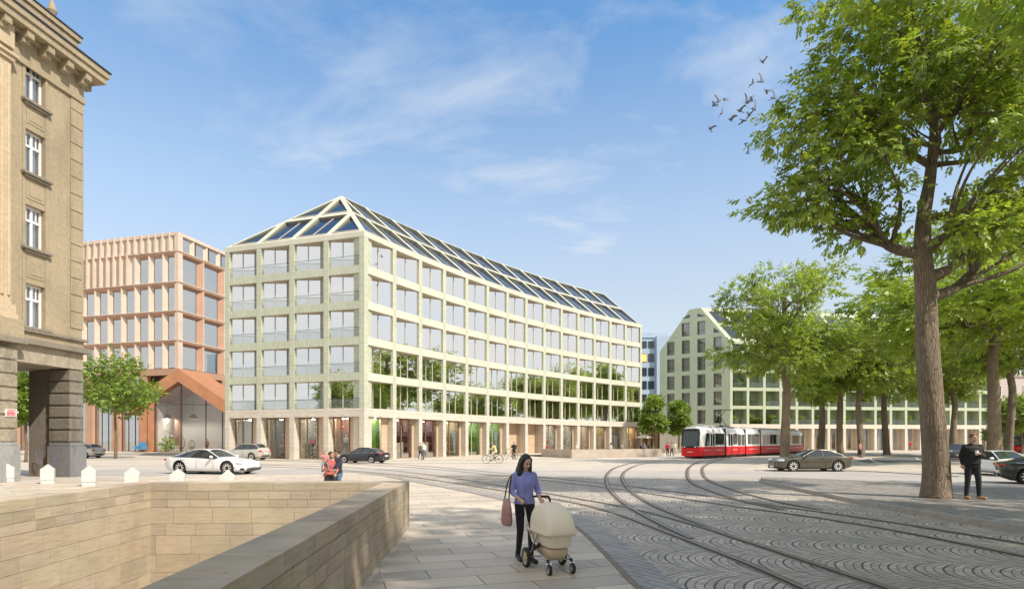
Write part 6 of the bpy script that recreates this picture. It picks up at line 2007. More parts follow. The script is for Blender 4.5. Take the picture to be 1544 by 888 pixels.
CL = {k: cloth('cloth_'+k, v) for k, v in dict(lilac=(.25,.26,.60), black=(.012,.012,.014), navy=(.015,.02,.045), dkblue=(.012,.014,.022), coral=(.46,.10,.09), jeans=(.10,.16,.24), brown=(.13,.075,.035), white=(.72,.71,.68), cream=(.62,.55,.42), yellow=(.62,.52,.24), grey=(.22,.22,.23), red=(.50,.03,.035), olive=(.10,.10,.06), rose=(.52,.24,.22), orange=(.55,.22,.08), tan=(.42,.26,.11)).items()}
m_boot = mat('tan_suede_boot', (.42,.25,.10), .8, .15); m_blackshoe = mat('black_leather', (.015,.014,.014), .35, .1)
BASE = dict(pel=(0,0,.96), wai=(0,-.005,1.12), che=(0,.0,1.30), nek=(0,.012,1.46), hed=(0,-.02,1.635),
  shL=(.175,.005,1.408), elL=(.215,.03,1.14), wrL=(.225,-.03,.90), shR=(-.175,.005,1.408), elR=(-.215,.03,1.14), wrR=(-.225,-.03,.90),
  hiL=(.088,0,.94), knL=(.095,-.02,.51), anL=(.10,.03,.085), toL=(.115,-.16,.03), hiR=(-.088,0,.94), knR=(-.095,-.02,.51), anR=(-.10,.03,.085), toR=(-.115,-.16,.03))
def V3(p): return Vector(p)
def cap(mb, p, q, r0, r1, n=10):
    p, q = V3(p), V3(q); d = (q-p); L = d.length
    if L < 1e-5: mb.ell(p, r0, n, 6); return
    d.normalize(); path = []; rr = []
    for k in range(4):
        a = math.pi/2*(1-k/3); path.append(p-d*(r0*math.sin(a))); rr.append(max(r0*math.cos(a), .002))
    for k in range(4):
        a = math.pi/2*k/3; path.append(q+d*(r1*math.sin(a))); rr.append(max(r1*math.cos(a), .002))
    mb.tube(path, rr, n, 0)
def loft(mb, rings, n=16):
    vv = []; ff = []
    for (c, rx, ry) in rings:
        for k in range(n):
            a = math.tau*k/n; vv.append((c[0]+rx*math.cos(a), c[1]+ry*math.sin(a), c[2]))
    for i in range(len(rings)-1):
        for k in range(n):
            k2 = (k+1) % n; ff.append((i*n+k, i*n+k2, (i+1)*n+k2, (i+1)*n+k))
    ff.append(tuple(range(n-1,-1,-1))); ff.append(tuple((len(rings)-1)*n+k for k in range(n)))
    mb.add(vv, ff, 0)
def torso(mb, J, e, fem, low=True, hem=None):
    P_, W_, C_, N_ = (V3(J[k]) for k in ('pel','wai','che','nek'))
    wx = .125 if fem else .145; hx = .168 if fem else .158; cx = .15 if fem else .172
    rings = []
    if low: rings += [(P_+Vector((0,0,-.09)), hx*.80+e, .105+e), (P_+Vector((0,.01,0)), hx+e, .118+e)]
    elif hem is not None: rings += [(P_+Vector((0,.005,hem)), hx+e+.004, .118+e)]
    rings += [(W_, wx+e, .095+e), (C_+Vector((0,-.012,-.02)), cx+e, .118+e+(.012 if fem else 0)), (C_+Vector((0,-.0,.08)), cx+.015+e, .105+e), (N_+Vector((0,0,-.035)), .105+e*.6, .075+e*.6), (N_+Vector((0,0,.02)), .055+e*.5, .055+e*.5)]
    loft(mb, rings)
    for s_ in 'LR': cap(mb, N_+Vector((0,.01,-.035)), V3(J['sh'+s_])+Vector((0,0,.0)), .052+e*.6, .046+e*.5)
def hand(mb, wr, el, grip=None, s=1.0, side=1):
    w_, e_ = V3(wr), V3(el); d = (w_-e_).normalized()
    if grip is not None:
        g = V3(grip)
        d2 = (g-w_).normalized()
    else: d2 = d
    ax = Vector((side,0,0)); sd = (ax-d2*ax.dot(d2)).normalized(); nm = d2.cross(sd)
    pc = w_+d2*.045*s
    cap(mb, w_+d2*.012*s, w_+d2*.075*s, .026*s, .030*s)
    mb.ell(pc+sd*.0, (.036*s,.036*s,.036*s), 8, 6)
    fd = Vector((0,0,-1)) if abs(d2.z) < .75 else Vector((0,-1,0))
    for k, (L, o) in enumerate(((.066,.030),(.074,.011),(.068,-.009),(.054,-.028))):
        b = w_+d2*.078*s+sd*o*s; L *= s
        c1 = b+d2*L*.42+fd*L*.12; c2 = c1+(d2*.35+fd*.9).normalized()*L*.36; c3 = c2+(fd-d2*.45).normalized()*L*.28
        for (p, q, r0, r1) in ((b,c1,.0100,.0095),(c1,c2,.0092,.0085),(c2,c3,.0084,.0072)): cap(mb, p, q, r0*s, r1*s, 7)
    b = w_+d2*.03*s+sd*.030*s; c1 = b+(d2*.6+sd*.75+fd*.25).normalized()*.036*s; c2 = c1+(d2*.75+fd*.5-sd*.1).normalized()*.032*s
    cap(mb, b, c1, .0125*s, .0105*s, 7); cap(mb, c1, c2, .0105*s, .0085*s, 7)
def person(label, loc, rz=0.0, h=1.75, pose=None, skin=sk_l, hair=('short', None), fem=False, top=None, bottom=None, shoes=m_blackshoe, vox=.02, sleeve=1.0, dress=None, face=False, yaw=0.0, pitch=0.0, grip=(None,None), jacket=None, group=None, name='person', cat='person', girth=0.0):
    J = {k: Vector(v) for k, v in BASE.items()}
    if fem:
        for k in ('shL','shR'): J[k].x *= .90
    for k, v in (pose or {}).items(): J[k] = Vector(v)
    root = thing(name, label, cat, loc=loc, rz=rz, group=group, sc=h/1.75)
    b = MB(); sl = .9 if fem else 1.0
    torso(b, J, 0, fem)
    cap(b, J['nek']+Vector((0,.0,-.05)), J['hed']+Vector((0,.02,-.05)), .055*sl, .050*sl)
    for s_ in 'LR':
        cap(b, J['sh'+s_]+Vector((0,0,-.01)), J['el'+s_], .053*sl, .040*sl); cap(b, J['el'+s_], J['wr'+s_], .040*sl, .026*sl)
        cap(b, J['hi'+s_], J['kn'+s_], .082, .055); cap(b, J['kn'+s_], J['an'+s_], .056, .036)
        f = (J['to'+s_]-J['an'+s_]); cap(b, J['an'+s_]+Vector((0,.02,-.03)), J['an'+s_]+f*.9, .040, .030)
    H = J['hed']; Rh = Matrix.Rotation(yaw, 4, 'Z') @ Matrix.Rotation(pitch, 4, 'X')
    def hp(x, y, z): return H + Rh.to_3x3() @ Vector((x,y,z))
    def hell(mb, c, r): mb.ell(hp(*c), r, 14, 10, 0, Rh)
    hell(b, (0,.012,.03), (.076,.094,.098)); hell(b, (0,-.022,-.035), (.060,.072,.078)); hell(b, (0,-.052,-.085), (.030,.030,.024))
    for sx in (-1,1): hell(b, (sx*.077,.012,-.005), (.010,.020,.032)); hell(b, (sx*.030,-.062,-.022), (.026,.022,.024))
    cap(b, hp(0,-.088,.018), hp(0,-.106,-.022), .009, .0145, 8)
    hell(b, (0,-.082,-.056), (.024,.014,.008)); hell(b, (0,-.078,.032), (.052,.020,.012))
    me = remesh(b, 'body', vox if not face else vox*.8, 3, .4, [skin])
    if face or vox < .016:
        hb_ = MB()
        for s_, sd, gp in (('L',1,grip[0]),('R',-1,grip[1])): hand(hb_, J['wr'+s_], J['el'+s_], gp, .95 if fem else 1.05, sd)
        hm = remesh(hb_, 'hands', .0045, 2, .4, [skin])
        bm = bmesh.new(); bm.from_mesh(me); bm.from_mesh(hm); bm.to_mesh(me); bm.free(); bpy.data.meshes.remove(hm)
        me.polygons.foreach_set('use_smooth', [True]*len(me.polygons))
    else:
        hb_ = MB()
        for s_, sd, gp in (('L',1,grip[0]),('R',-1,grip[1])): hand(hb_, J['wr'+s_], J['el'+s_], gp, 1.05, sd)
        hm = hb_.mesh('hands', [skin], smooth=True)
        bm = bmesh.new(); bm.from_mesh(me); bm.from_mesh(hm); bm.to_mesh(me); bm.free(); bpy.data.meshes.remove(hm)
    inst('body', me, root)
    if face:
        for sx in (-1,1):
            e = MB(); e.ell(hp(sx*.031,-.0835,.008), (.0135,.006,.0065), 10, 6, 0, Rh); e.build('eye', m_eye, root, world=False, smooth=True)
            e = MB(); e.tube([hp(sx*.014,-.098,.028),hp(sx*.032,-.097,.034),hp(sx*.050,-.086,.027)], .0042, 5); e.build('eyebrow', hair[1] or m_hairn, root, world=False, smooth=True)
        e = MB(); e.ell(hp(0,-.0935,-.056), (.023,.0075,.0075), 10, 6, 0, Rh); e.build('lips', m_lip, root, world=False, smooth=True)
    # clothes
    if bottom is not None:
        t = MB(); P_ = J['pel']; e = .012
        loft(t, [(P_+Vector((0,.005,-.12)), .14+e, .10+e),(P_+Vector((0,.01,0)), (.168 if fem else .160)+e, .120+e),(J['wai']+Vector((0,0,-.04)), (.138 if fem else .150)+e, .100+e)])
        for s_ in 'LR':
            cap(t, J['hi'+s_], J['kn'+s_], .090+e*.4+girth, .062+e*.4+girth); cap(t, J['kn'+s_], J['an'+s_]+Vector((0,0,.02)), .062+e*.4+girth, .046+girth+e*.3)
        inst('trousers', remesh(t, 'trousers', vox, 3, .4, [bottom]), root)
    if dress is not None:
        mt, z1, flare = dress; t = MB(); P_ = J['pel']
        loft(t, [((P_.x,P_.y,z1), .17+flare, .14+flare),((P_.x,P_.y,(z1+P_.z)/2), .175+flare*.5,.14+flare*.5),(P_, .18,.13),(J['wai'], .14,.105)])
        inst('skirt', remesh(t, 'skirt', vox, 2, .4, [mt]), root)
    if top is not None:
        t = MB(); e = .016; torso(t, J, e, fem, False, -.02)
        for s_ in 'LR':
            cap(t, J['sh'+s_]+Vector((0,0,-.005)), J['el'+s_], .062*sl+.006, .052*sl+.004)
            if sleeve > 0:
                q = J['el'+s_].lerp(J['wr'+s_], min(sleeve,.97)); cap(t, J['el'+s_], q, .052*sl+.004, .043*sl if sleeve > .8 else .050*sl)
        inst('shirt', remesh(t, 'shirt', vox, 3, .4, [top]), root)
    if jacket is not None:
        t = MB(); e = .040; torso(t, J, e, fem, False, -.02)
        for s_ in 'LR':
            cap(t, J['sh'+s_], J['el'+s_], .074, .060); cap(t, J['el'+s_], J['el'+s_].lerp(J['wr'+s_], .93), .060, .047)
        cap(t, J['nek']+Vector((0,.01,-.045)), J['nek']+Vector((0,.01,.015)), .072, .066)
        inst('jacket', remesh(t, 'jacket', vox, 3, .4, [jacket]), root)
    for s_ in 'LR':
        t = MB(); f = J['to'+s_]-J['an'+s_]; a = J['an'+s_]
        cap(t, a+Vector((0,.03,-.035)), a+f*1.02+Vector((0,0,.008)), .046, .038); cap(t, a+Vector((0,.01,-.03)), a+Vector((0,.01,.05)), .048, .044)
        inst('shoe', remesh(t, 'shoe', min(vox,.016), 2, .4, [shoes]), root)
    st, hm_ = hair
    if hm_ is not None:
        t = MB()
        hell(t, (0,.026,.050), (.084,.096,.094))
        if st == 'long':
            cap(t, hp(0,.06,.02), hp(0,.085,-.20), .085, .085)
            for sx in (-1,1):
                pts_ = [hp(sx*.070,-.005,.055), hp(sx*.092,.0,-.04), hp(sx*.100,-.035,-.16), hp(sx*.090,-.075,-.29), hp(sx*.075,-.085,-.38)]
                for p, q, r0, r1 in zip(pts_[:-1], pts_[1:], (.036,.038,.042,.040), (.038,.042,.040,.022)): cap(t, p, q, r0, r1)
            hell(t, (.0,.03,-.10), (.098,.07,.13))
        elif st == 'bob':
            cap(t, hp(0,.05,.02), hp(0,.055,-.08), .085, .075)
        elif st == 'swept':
            cap(t, hp(-.05,-.055,.095), hp(.05,-.05,.105), .032, .036); cap(t, hp(-.06,-.03,.06), hp(-.066,.0,.01), .022, .018); cap(t, hp(.06,-.03,.07), hp(.066,.0,.01), .022, .018)
        hv = min(vox, .014)
        inst('hair', remesh(t, 'hair', hv, 2, .4, [hm_]), root)
    return root

# ---- woman with the pram
WY = G(789, 845).y
wloc = GX(791, WY)
HD = R(20)
person('woman with long black hair in a lilac shirt pushing the cream pram', wloc, HD, 1.64,
  pose=dict(elL=(.235,.0,1.15), wrL=(.175,-.225,1.035), elR=(-.225,.015,1.15), wrR=(-.165,-.215,1.03), hed=(.0,-.055,1.615), nek=(0,-.01,1.455),
            knL=(.075,-.10,.52), anL=(.075,-.10,.085), toL=(.085,-.29,.03), knR=(-.075,-.0,.51), anR=(-.075,.10,.10), toR=(-.09,-.085,.03)),
  skin=sk_l, hair=('long', m_hairb), fem=True, top=CL['lilac'], bottom=CL['black'], shoes=m_blackshoe, vox=.011, sleeve=.42, face=True, yaw=R(14), pitch=R(24),
  grip=((.165,-.34,1.02),(-.155,-.33,1.015)), girth=-.006)
# handbag on her arm
m_bag = mat('dusty_pink_leather', (.42,.22,.21), .5, .08)
Mw_ = Matrix.Translation(wloc) @ Matrix.Rotation(HD, 4, 'Z')
bl_ = Mw_ @ Vector((-.275,.05,.555))
bag = thing('handbag', 'dusty pink tote bag hanging from the shoulder of the woman with the pram', 'bag', loc=bl_, rz=HD)
t = MB(); loft(t, [((0,0,0),.055,.14),((0,0,.06),.075,.165),((0,0,.25),.06,.155),((0,0,.40),.025,.14)], 20); t.build('bag_body', m_bag, bag, world=False, smooth=True)
t = MB(); t.tube(catmull([Vector(v) for v in ((0,-.10,.39),(.035,-.06,.66),(.10,-.02,.79),(.035,.04,.66),(0,.10,.39))], 6), .010, 6); t.build('strap', m_blackshoe, bag, world=False)

# ---- pram
m_pram = mat('cream_pram_fabric', (.84,.745,.60), .95, .04, 3, spec=.15); m_pramd = mat('beige_pram_fabric', (.62,.48,.34), .85, .06, 3)
pc = Vector((.575, 8.36, 0)); ph = math.atan2(-.945,.326)
pram = thing('pram', 'cream pram with a big domed hood and silver chassis pushed by the woman', 'pram', loc=pc, rz=ph)
def rbox_ring(z, x0, x1, hw, r, n=5):
    c = []
    for (cx, cy, a0) in ((x1-r, hw-r, 0),(x0+r, hw-r, 90),(x0+r, -hw+r, 180),(x1-r, -hw+r, 270)):
        for k in range(n): a = R(a0+90*k/(n-1)); c.append((cx+r*math.cos(a), cy+r*math.sin(a), z))
    return c
def rloft(mb, rings, m=0):
    n = len(rings[0]); vv = [p for r_ in rings for p in r_]; ff = []
    for i in range(len(rings)-1):
        for k in range(n): k2 = (k+1) % n; ff.append((i*n+k, i*n+k2, (i+1)*n+k2, (i+1)*n+k))
    ff.append(tuple(range(n-1,-1,-1))); ff.append(tuple((len(rings)-1)*n+k for k in range(n)))
    mb.add(vv, ff, m)
t = MB(); rloft(t, [rbox_ring(.36,-.30,.30,.155,.09),rbox_ring(.375,-.32,.32,.17,.10),rbox_ring(.56,-.365,.355,.195,.10),rbox_ring(.575,-.37,.36,.20,.10),rbox_ring(.585,-.36,.35,.19,.10)]); t.build('carrycot', m_pram, pram, world=False, smooth=True, bev=.006)
t = MB(); 
hr_ = []
for k in range(9):
    a = math.pi/2*k/8; s = math.cos(a)**.62 if k < 8 else .12; z = .570+.385*math.sin(a)**.9
    sh = .05*math.sin(a)
    hr_.append(rbox_ring(z, -.385*max(s,.30)-.0-sh*.6, .375*max(s,.22)-sh*1.5+.02*(1-k/8), .222*max(s,.42), .10*max(s,.42)))
rloft(t, [rbox_ring(.535,-.385,.38,.222,.10), rbox_ring(.555,-.392,.388,.228,.10)] + hr_); ho = t.build('hood', m_pram, pram, world=False, smooth=True)
t = MB(); rr_ = rbox_ring(.545,-.392,.388,.229,.10); t.tube(rr_, .010, 6, 0, closed=True); t.build('hood_seam', m_pramd, ho, world=False, smooth=True)
t = MB(); vv = []
for x, s in ((-.24,.8),(-.18,1),(.20,1),(.27,.8)):
    pass
loft_r = []
for k in range(7):
    a = math.pi/2*k/6; loft_r.append(rbox_ring(.335-.165*math.sin(a), -.26*(.55+.45*math.cos(a)), .27*(.55+.45*math.cos(a)), .15*(.45+.55*math.cos(a)), .06))
rloft(t, list(reversed(loft_r))); t.build('shopping_basket', m_pramd, pram, world=False, smooth=True)
t = MB()
for sy in (-.215,.215):
    t.tube([(-.62,sy,.96),(-.44,sy,.60),(-.10,sy,.30),(.26,sy*.8,.20)], .0125, 8, 0)
    t.tube([(-.30,sy*1.15,.16),(-.22,sy,.30),(-.02,sy,.52),(.02,sy,.57)], .0125, 8, 0)
    t.tube([(-.44,sy,.60),(-.28,sy,.585)], .010, 6, 0)
    t.tube([(-.05,sy,.33),(.0,sy*.9,.38)], .03, 8, 1); t.ell((-.44,sy,.60),(.03,.03,.03),8,6,2); t.ell((-.12,sy*1.04,.32),(.045,.02,.055),10,8,1)
t.tube([(-.30,-.26,.15),(-.30,.26,.15)], .010, 6, 0); t.tube([(.26,-.175,.20),(.26,.175,.20)], .0125, 6, 0)
t.build('chassis', [M['steel'], M['black'], m_pramd], pram, world=False)
t = MB(); t.tube(catmull([Vector(v) for v in ((-.56,-.215,.84),(-.625,-.215,.965),(-.655,-.16,.99),(-.655,.16,.99),(-.625,.215,.965),(-.56,.215,.84))], 5), .017, 8); t.build('handle', M['black'], pram, world=False)
t = MB(); t.box(-.40,-.36,-.17,.17,.36,.57,0); t.build('carrycot_end', m_pram, pram, world=False, bev=.01)
def pwheel(x, y, r, w, cream):
    Mx = Matrix.Translation((x,y,r)) @ Matrix.Rotation(R(90),4,'X')
    t = MB(); t.lathe([(r*.74,-w/2),(r*.95,-w/2),(r,-w*.2),(r,w*.2),(r*.95,w/2),(r*.74,w/2)], 24, Mx, caps=False); wo = t.build('wheel', m_tyre, pram, world=False, smooth=True)
    t = MB(); t.lathe([(r*.76,-w*.35),(r*.70,-w*.2),(r*.70,w*.2),(r*.76,w*.35)], 24, Mx, caps=False)
    for q in range(5):
        a = math.tau*q/5; t.beam(Mx @ Vector((r*.1*math.cos(a), r*.1*math.sin(a), 0)), Mx @ Vector((r*.73*math.cos(a), r*.73*math.sin(a), 0)), r*.22, w*.5, 0, (0,1,0))
    t.lathe([(r*.2,-w*.45),(r*.2,w*.45)], 12, Mx); t.build('rim', cream, wo, world=False)
m_rimc = mat('cream_wheel_rim', (.62,.52,.36), .45, .05)
pwheel(-.30,-.285,.145,.05,m_rimc); pwheel(-.30,.285,.145,.05,m_rimc); pwheel(.31,-.175,.075,.04,M['steel']); pwheel(.31,.175,.075,.04,M['steel'])
for sy in (-.175,.175):
    t = MB(); t.tube([(.26,sy,.205),(.275,sy,.16)], .022, 8, 0); t.beam((.285,sy-.03,.17),(.305,sy-.03,.07), .02, .012, 1); t.beam((.285,sy+.03,.17),(.305,sy+.03,.07), .02, .012, 1); t.build('fork', [M['black'], M['steel']], pram, world=False)

# ---- man with a cup
mloc = G(1466, 752, .124); mloc.z = .124
mrz = R(-14)
person('man in a black bomber jacket and tan boots standing beside the big trunk', mloc, mrz, 1.92,
  pose=dict(elL=(.275,.02,1.16), wrL=(.075,-.215,1.215), elR=(-.235,.07,1.15), wrR=(-.225,.0,.93), hed=(.015,-.02,1.635),
            knL=(.13,-.03,.51), anL=(.165,.02,.085), toL=(.235,-.15,.03), knR=(-.105,.0,.51), anR=(-.125,.03,.085), toR=(-.14,-.17,.03)),
  skin=sk_l, hair=('swept', m_hairr), top=CL['brown'], jacket=CL['black'], bottom=CL['dkblue'], shoes=m_boot, vox=.0125, face=True, yaw=R(16), pitch=R(-6), grip=((.0,-.26,1.235),None), girth=.004)
Mm = Matrix.Translation(mloc) @ Matrix.Rotation(mrz, 4, 'Z') @ Matrix.Scale(1.92/1.75, 4)
cp = Mm @ Vector((-.015,-.265,1.19))
cup = thing('paper_cup', 'white paper coffee cup held in front of the chest by the man', 'cup', loc=cp)
t = MB(); t.lathe([(.032,0),(.042,.11)], 16); t.build('cup_body', M['white_paint'], cup, world=False, smooth=True)
t = MB(); t.lathe([(.045,.108),(.045,.120),(.038,.128),(.0,.128)], 16); t.build('lid', M['white_paint'], cup, world=False)

# ---- couple with a child behind the pit wall
fy = 17.2
def gl(px, Y): return GX(px, Y)
person('man in a navy jumper and jeans embracing the woman and child behind the pit wall', gl(510.5, fy), R(-62), 1.62,
  pose=dict(elL=(.24,-.13,1.16), wrL=(.10,-.38,1.10), elR=(-.24,-.10,1.15), wrR=(-.13,-.36,.98), hed=(.02,-.085,1.60), nek=(0,-.03,1.455)),
  skin=sk_m, hair=('short', m_hairn), top=CL['navy'], bottom=CL['jeans'], vox=.014, yaw=R(-6), pitch=R(10))
person('woman in a coral top and dark skirt holding the child behind the pit wall', gl(497.0, fy-.25), R(48), 1.52,
  pose=dict(elR=(-.22,-.16,1.16), wrR=(-.05,-.33,1.16), elL=(.22,-.12,1.14), wrL=(.02,-.33,1.03), hed=(.05,-.03,1.63)),
  skin=sk_m, hair=('bob', m_hairn), fem=True, top=CL['coral'], bottom=None, dress=(CL['black'], .12, .07), vox=.014, sleeve=.2, yaw=R(20))
person('small fair haired child in a pinkish top carried by the woman behind the wall', gl(490.2, fy-.42)+Vector((0,0,.79)), R(20), .78,
  pose=dict(hed=(0,-.02,1.60), knL=(.17,-.24,.84), anL=(.19,-.26,.46), toL=(.2,-.40,.40), knR=(-.17,-.24,.84), anR=(-.19,-.26,.46), toR=(-.2,-.40,.40), elR=(-.30,-.12,1.30), wrR=(-.28,-.20,1.60), elL=(.24,-.14,1.22), wrL=(.18,-.32,1.25)),
  skin=sk_l, hair=('short', m_hairr), top=CL['rose'], bottom=CL['grey'], vox=.026, sleeve=.9)

# ---- small figures further off
far_rng = random.Random(5)
def walker(px, Y, rz, label, top, bottom, hair=m_hairn, fem=False, h=1.72, step=.16, **k):
    p = dict(knL=(.095,-.02-step*.6,.52), anL=(.10,-step,.085), toL=(.11,-.19-step,.03), knR=(-.095,-.0,.51), anR=(-.10,.03+step,.11), toR=(-.11,-.15+step,.03), elL=(.22,.08,1.15), wrL=(.21,.06,.90), elR=(-.22,-.04,1.15), wrR=(-.22,-.16,.93))
    p.update(k.pop('pose', {}))
    return person(label, GX(px, Y, k.pop('z', 0)), rz, h, pose=p, hair=('bob' if fem else 'short', hair), fem=fem, top=top, bottom=bottom, vox=.026, **k)
walker(633.5, 57, R(20), 'person in a dark coat walking beside the one in a white shirt past the shops', CL['olive'], CL['black'], h=1.62)
walker(638.5, 57.4, R(-10), 'person in a white shirt and blue trousers passing the curtained shop window', CL['white'], CL['jeans'], h=1.74)
walker(1006.5, 69, R(160), 'person in a red jacket walking away left of the tram front', CL['red'], CL['black'], h=1.68)
walker(1013, 69.6, R(200), 'person in a dark jacket walking away nearest the tram front', CL['grey'], CL['black'], h=1.66)
walker(1018, 80, R(170), 'slim person in pale clothes half hidden behind the two walkers', CL['cream'], CL['cream'], m_hairbl, True, h=1.7)
walker(825, 66, R(-70), 'woman in a red dress standing at the corner pier of the blank bays', CL['red'], None, m_hairb, True, h=1.62, dress=(CL['red'], .35, .03), step=.03, sleeve=.0, pose=dict(elL=(.30,-.05,1.30), wrL=(.20,-.18,1.52)))
walker(1297, 64, R(30), 'woman in a pale top and black skirt beside the mid row tree trunk', CL['rose'], None, m_hairn, True, h=1.72, dress=(CL['black'], .30, .03), step=.05)
walker(1373, 104, R(-30), 'person in a red top standing before the blue shop window', CL['red'], CL['grey'], m_hairb, h=1.75, step=.06)
walker(312.5, Yp+2.4, R(0), 'person in an orange top inside the glass pavilion', CL['orange'], CL['brown'], h=1.7, z=.34, step=.02)
# mannequin in the display window
Md = MxL[3] @ Matrix.Translation((PW+1.05, 1.45, 0)); pos_ = Md.translation
pl_ = MB(); pl_.box(-.5,.5,-.4,.4,.03,.72,0); o = pl_.build('display_plinth', m_shop['cream'], loc=(pos_.x,pos_.y,0)); tag(o, 'cream display plinth inside the shop window behind the black saloon car', 'plinth')
person('mannequin in a pale shirt and dark trousers standing in the lit shop window', (pos_.x,pos_.y,.72), R(10), 1.72, pose=dict(elL=(.28,.03,1.2), wrL=(.14,-.05,1.02), elR=(-.28,.03,1.2), wrR=(-.14,-.05,1.02)), skin=M['white_paint'], hair=('short', None), top=CL['white'], bottom=CL['black'], vox=.024, name='mannequin', cat='mannequin')

# ---- bicycles
def bicycle(label, loc, rz):
    o = thing('bicycle', label, 'bicycle', loc=loc, rz=rz, group='bicycles by the shops')
    for x in (-.53,.53):
        t = MB(); Mx = Matrix.Translation((x,0,.345)) @ Matrix.Rotation(R(90),4,'X')
        t.tube([Mx @ Vector((.325*math.cos(a),.325*math.sin(a),0)) for a in [math.tau*k/28 for k in range(28)]], .020, 6, 0, closed=True)
        for q in range(12): a = math.tau*q/12; t.tube([Mx @ Vector((.02*math.cos(a+.4),.02*math.sin(a+.4),.01)), Mx @ Vector((.31*math.cos(a),.31*math.sin(a),0))], .0035, 3, 1, caps=False)
        t.lathe([(.025,-.04),(.025,.04)], 8, Mx, 1); t.build('wheel', [M['black'], M['dark_metal']], o, world=False)
    t = MB()
    for a, b_ in (((-.53,0,.345),(-.08,0,.30)),((-.08,0,.30),(.36,0,.72)),((-.08,0,.30),(-.20,0,.82)),((-.53,0,.345),(-.17,0,.72)),((-.17,0,.72),(.36,0,.80)),((.34,0,.90),(.53,0,.345))): t.tube([a,b_], .018, 6)
    t.tube([(-.53,0,.71),(-.3,0,.74)], .010, 5); t.tube([(-.85,0,.45),(-.72,0,.62),(-.53,0,.705),(-.34,0,.62)], .012, 5); t.build('frame', M['black'], o, world=False)
    t = MB(); t.tube([(.33,0,.88),(.31,0,1.02)], .014, 6); t.tube(catmull([Vector(v) for v in ((.10,-.28,1.03),(.28,-.22,1.06),(.31,0,1.04),(.28,.22,1.06),(.10,.28,1.03))], 4), .013, 6); t.build('handlebar', M['dark_metal'], o, world=False)
    t = MB(); t.ell((-.23,0,.93),(.14,.075,.04),12,8); t.tube([(-.20,0,.80),(-.22,0,.92)], .014, 6); t.build('saddle', M['black'], o, world=False)
    t = MB(); t.lathe([(.09,-.045),(.09,-.035)], 14, Matrix.Translation((-.08,0,.30)) @ Matrix.Rotation(R(90),4,'X')); t.tube([(-.08,-.06,.30),(.05,-.06,.19)], .012, 5); t.tube([(-.08,.06,.30),(-.21,.06,.41)], .012, 5); t.box(0.0,.10,-.13,-.05,.175,.20); t.box(-.26,-.16,.05,.13,.40,.425); t.build('crank', M['steel'], o, world=False)
    return o
cyl = GX(743, 47.5)
bicycle('black bicycle ridden leftwards in front of the green shop windows', cyl, R(180))
person('cyclist in a pale yellow top and light trousers riding left past the shops', cyl+Vector((.20,0,.0)), R(-90), 1.74,
  pose=dict(pel=(0,.03,.99), wai=(0,.0,1.14), che=(0,-.07,1.32), nek=(0,-.10,1.48), hed=(0,-.14,1.645), shL=(.17,-.08,1.44), shR=(-.17,-.08,1.44), elL=(.24,-.28,1.22), wrL=(.26,-.46,1.10), elR=(-.24,-.28,1.22), wrR=(-.26,-.46,1.10),
            hiL=(.085,.02,.97), hiR=(-.085,.02,.97), knL=(.10,-.34,.66), anL=(.10,-.29,.27), toL=(.10,-.44,.21), knR=(-.10,-.22,.60), anR=(-.10,-.03,.47), toR=(-.10,-.18,.42)),
  skin=sk_l, hair=('bob', m_hairn), fem=True, top=CL['yellow'], bottom=CL['cream'], vox=.024)
bk = GX(768.5, 57.0)
bicycle('black bicycle held by the standing man in black before the blank bays', bk, R(205))
person('man in black holding a bicycle in front of the blank beige bays', bk+Vector((.42,-.05,0)), R(-15), 1.74, pose=dict(elR=(-.26,-.06,1.18), wrR=(-.40,-.20,1.04)), skin=sk_m, hair=('short', m_hairb), top=CL['black'], bottom=CL['black'], vox=.024, sleeve=.2)

# ---- terrace: low wall, seated guests with chairs and tables
m_conc = mat('board_marked_concrete', (.42,.36,.30), .75, .16, .8, co='Position', bump=.006, bscale=14)
ta, tb = G(862, 690.5), G(1000, 688.0)
tu = (tb-ta); tl2 = tu.length; Mt_ = frame(ta, tu)
t = MB(Mt_); t.box(0, tl2, 0, .45, 0, .90, 0); t.box(0, .45, .45, 6, 0, .90, 0); o = t.build('terrace_wall', m_conc, loc=(ta+tb)/2, bev=.015); tag(o, 'long low concrete wall in front of the cafe terrace, left of the tram', 'wall')
t = MB(); q0 = GX(1003, 88); q1 = GX(1036, 88); t.box(q0.x, q1.x, 88, 89.5, 0, .55, 0); o = t.build('planter', m_conc, loc=(q0+q1)/2); tag(o, 'low concrete planter edge with grass behind the two walkers', 'planter')
def cafe_chair(loc, rz, label):
    o = thing('cafe_chair', label, 'chair', loc=loc, rz=rz, group='terrace chairs')
    t = MB(); t.box(-.22,.22,-.22,.22,.43,.46,0); t.build('seat', M['wood'], o, world=False)
    t = MB(); t.box(-.22,.22,.20,.23,.60,.88,0); t.build('backrest', M['wood'], o, world=False)
    for sx in (-.19,.19):
        for sy in (-.19,.19):
            t = MB(); t.tube([(sx,sy,0),(sx*.95,sy,.43 if sy < 0 else .86)], .016, 5); t.build('leg', M['dark_metal'], o, world=False)
def cafe_table(loc, label):
    o = thing('cafe_table', label, 'table', loc=loc, group='terrace tables')
    t = MB(); t.lathe([(.36,.72),(.37,.735),(.36,.75)], 16); t.build('table_top', M['dark_metal'], o, world=False)
    t = MB(); t.lathe([(.24,0),(.24,.02),(.03,.05),(.03,.72)], 12); t.build('pedestal', M['dark_metal'], o, world=False)
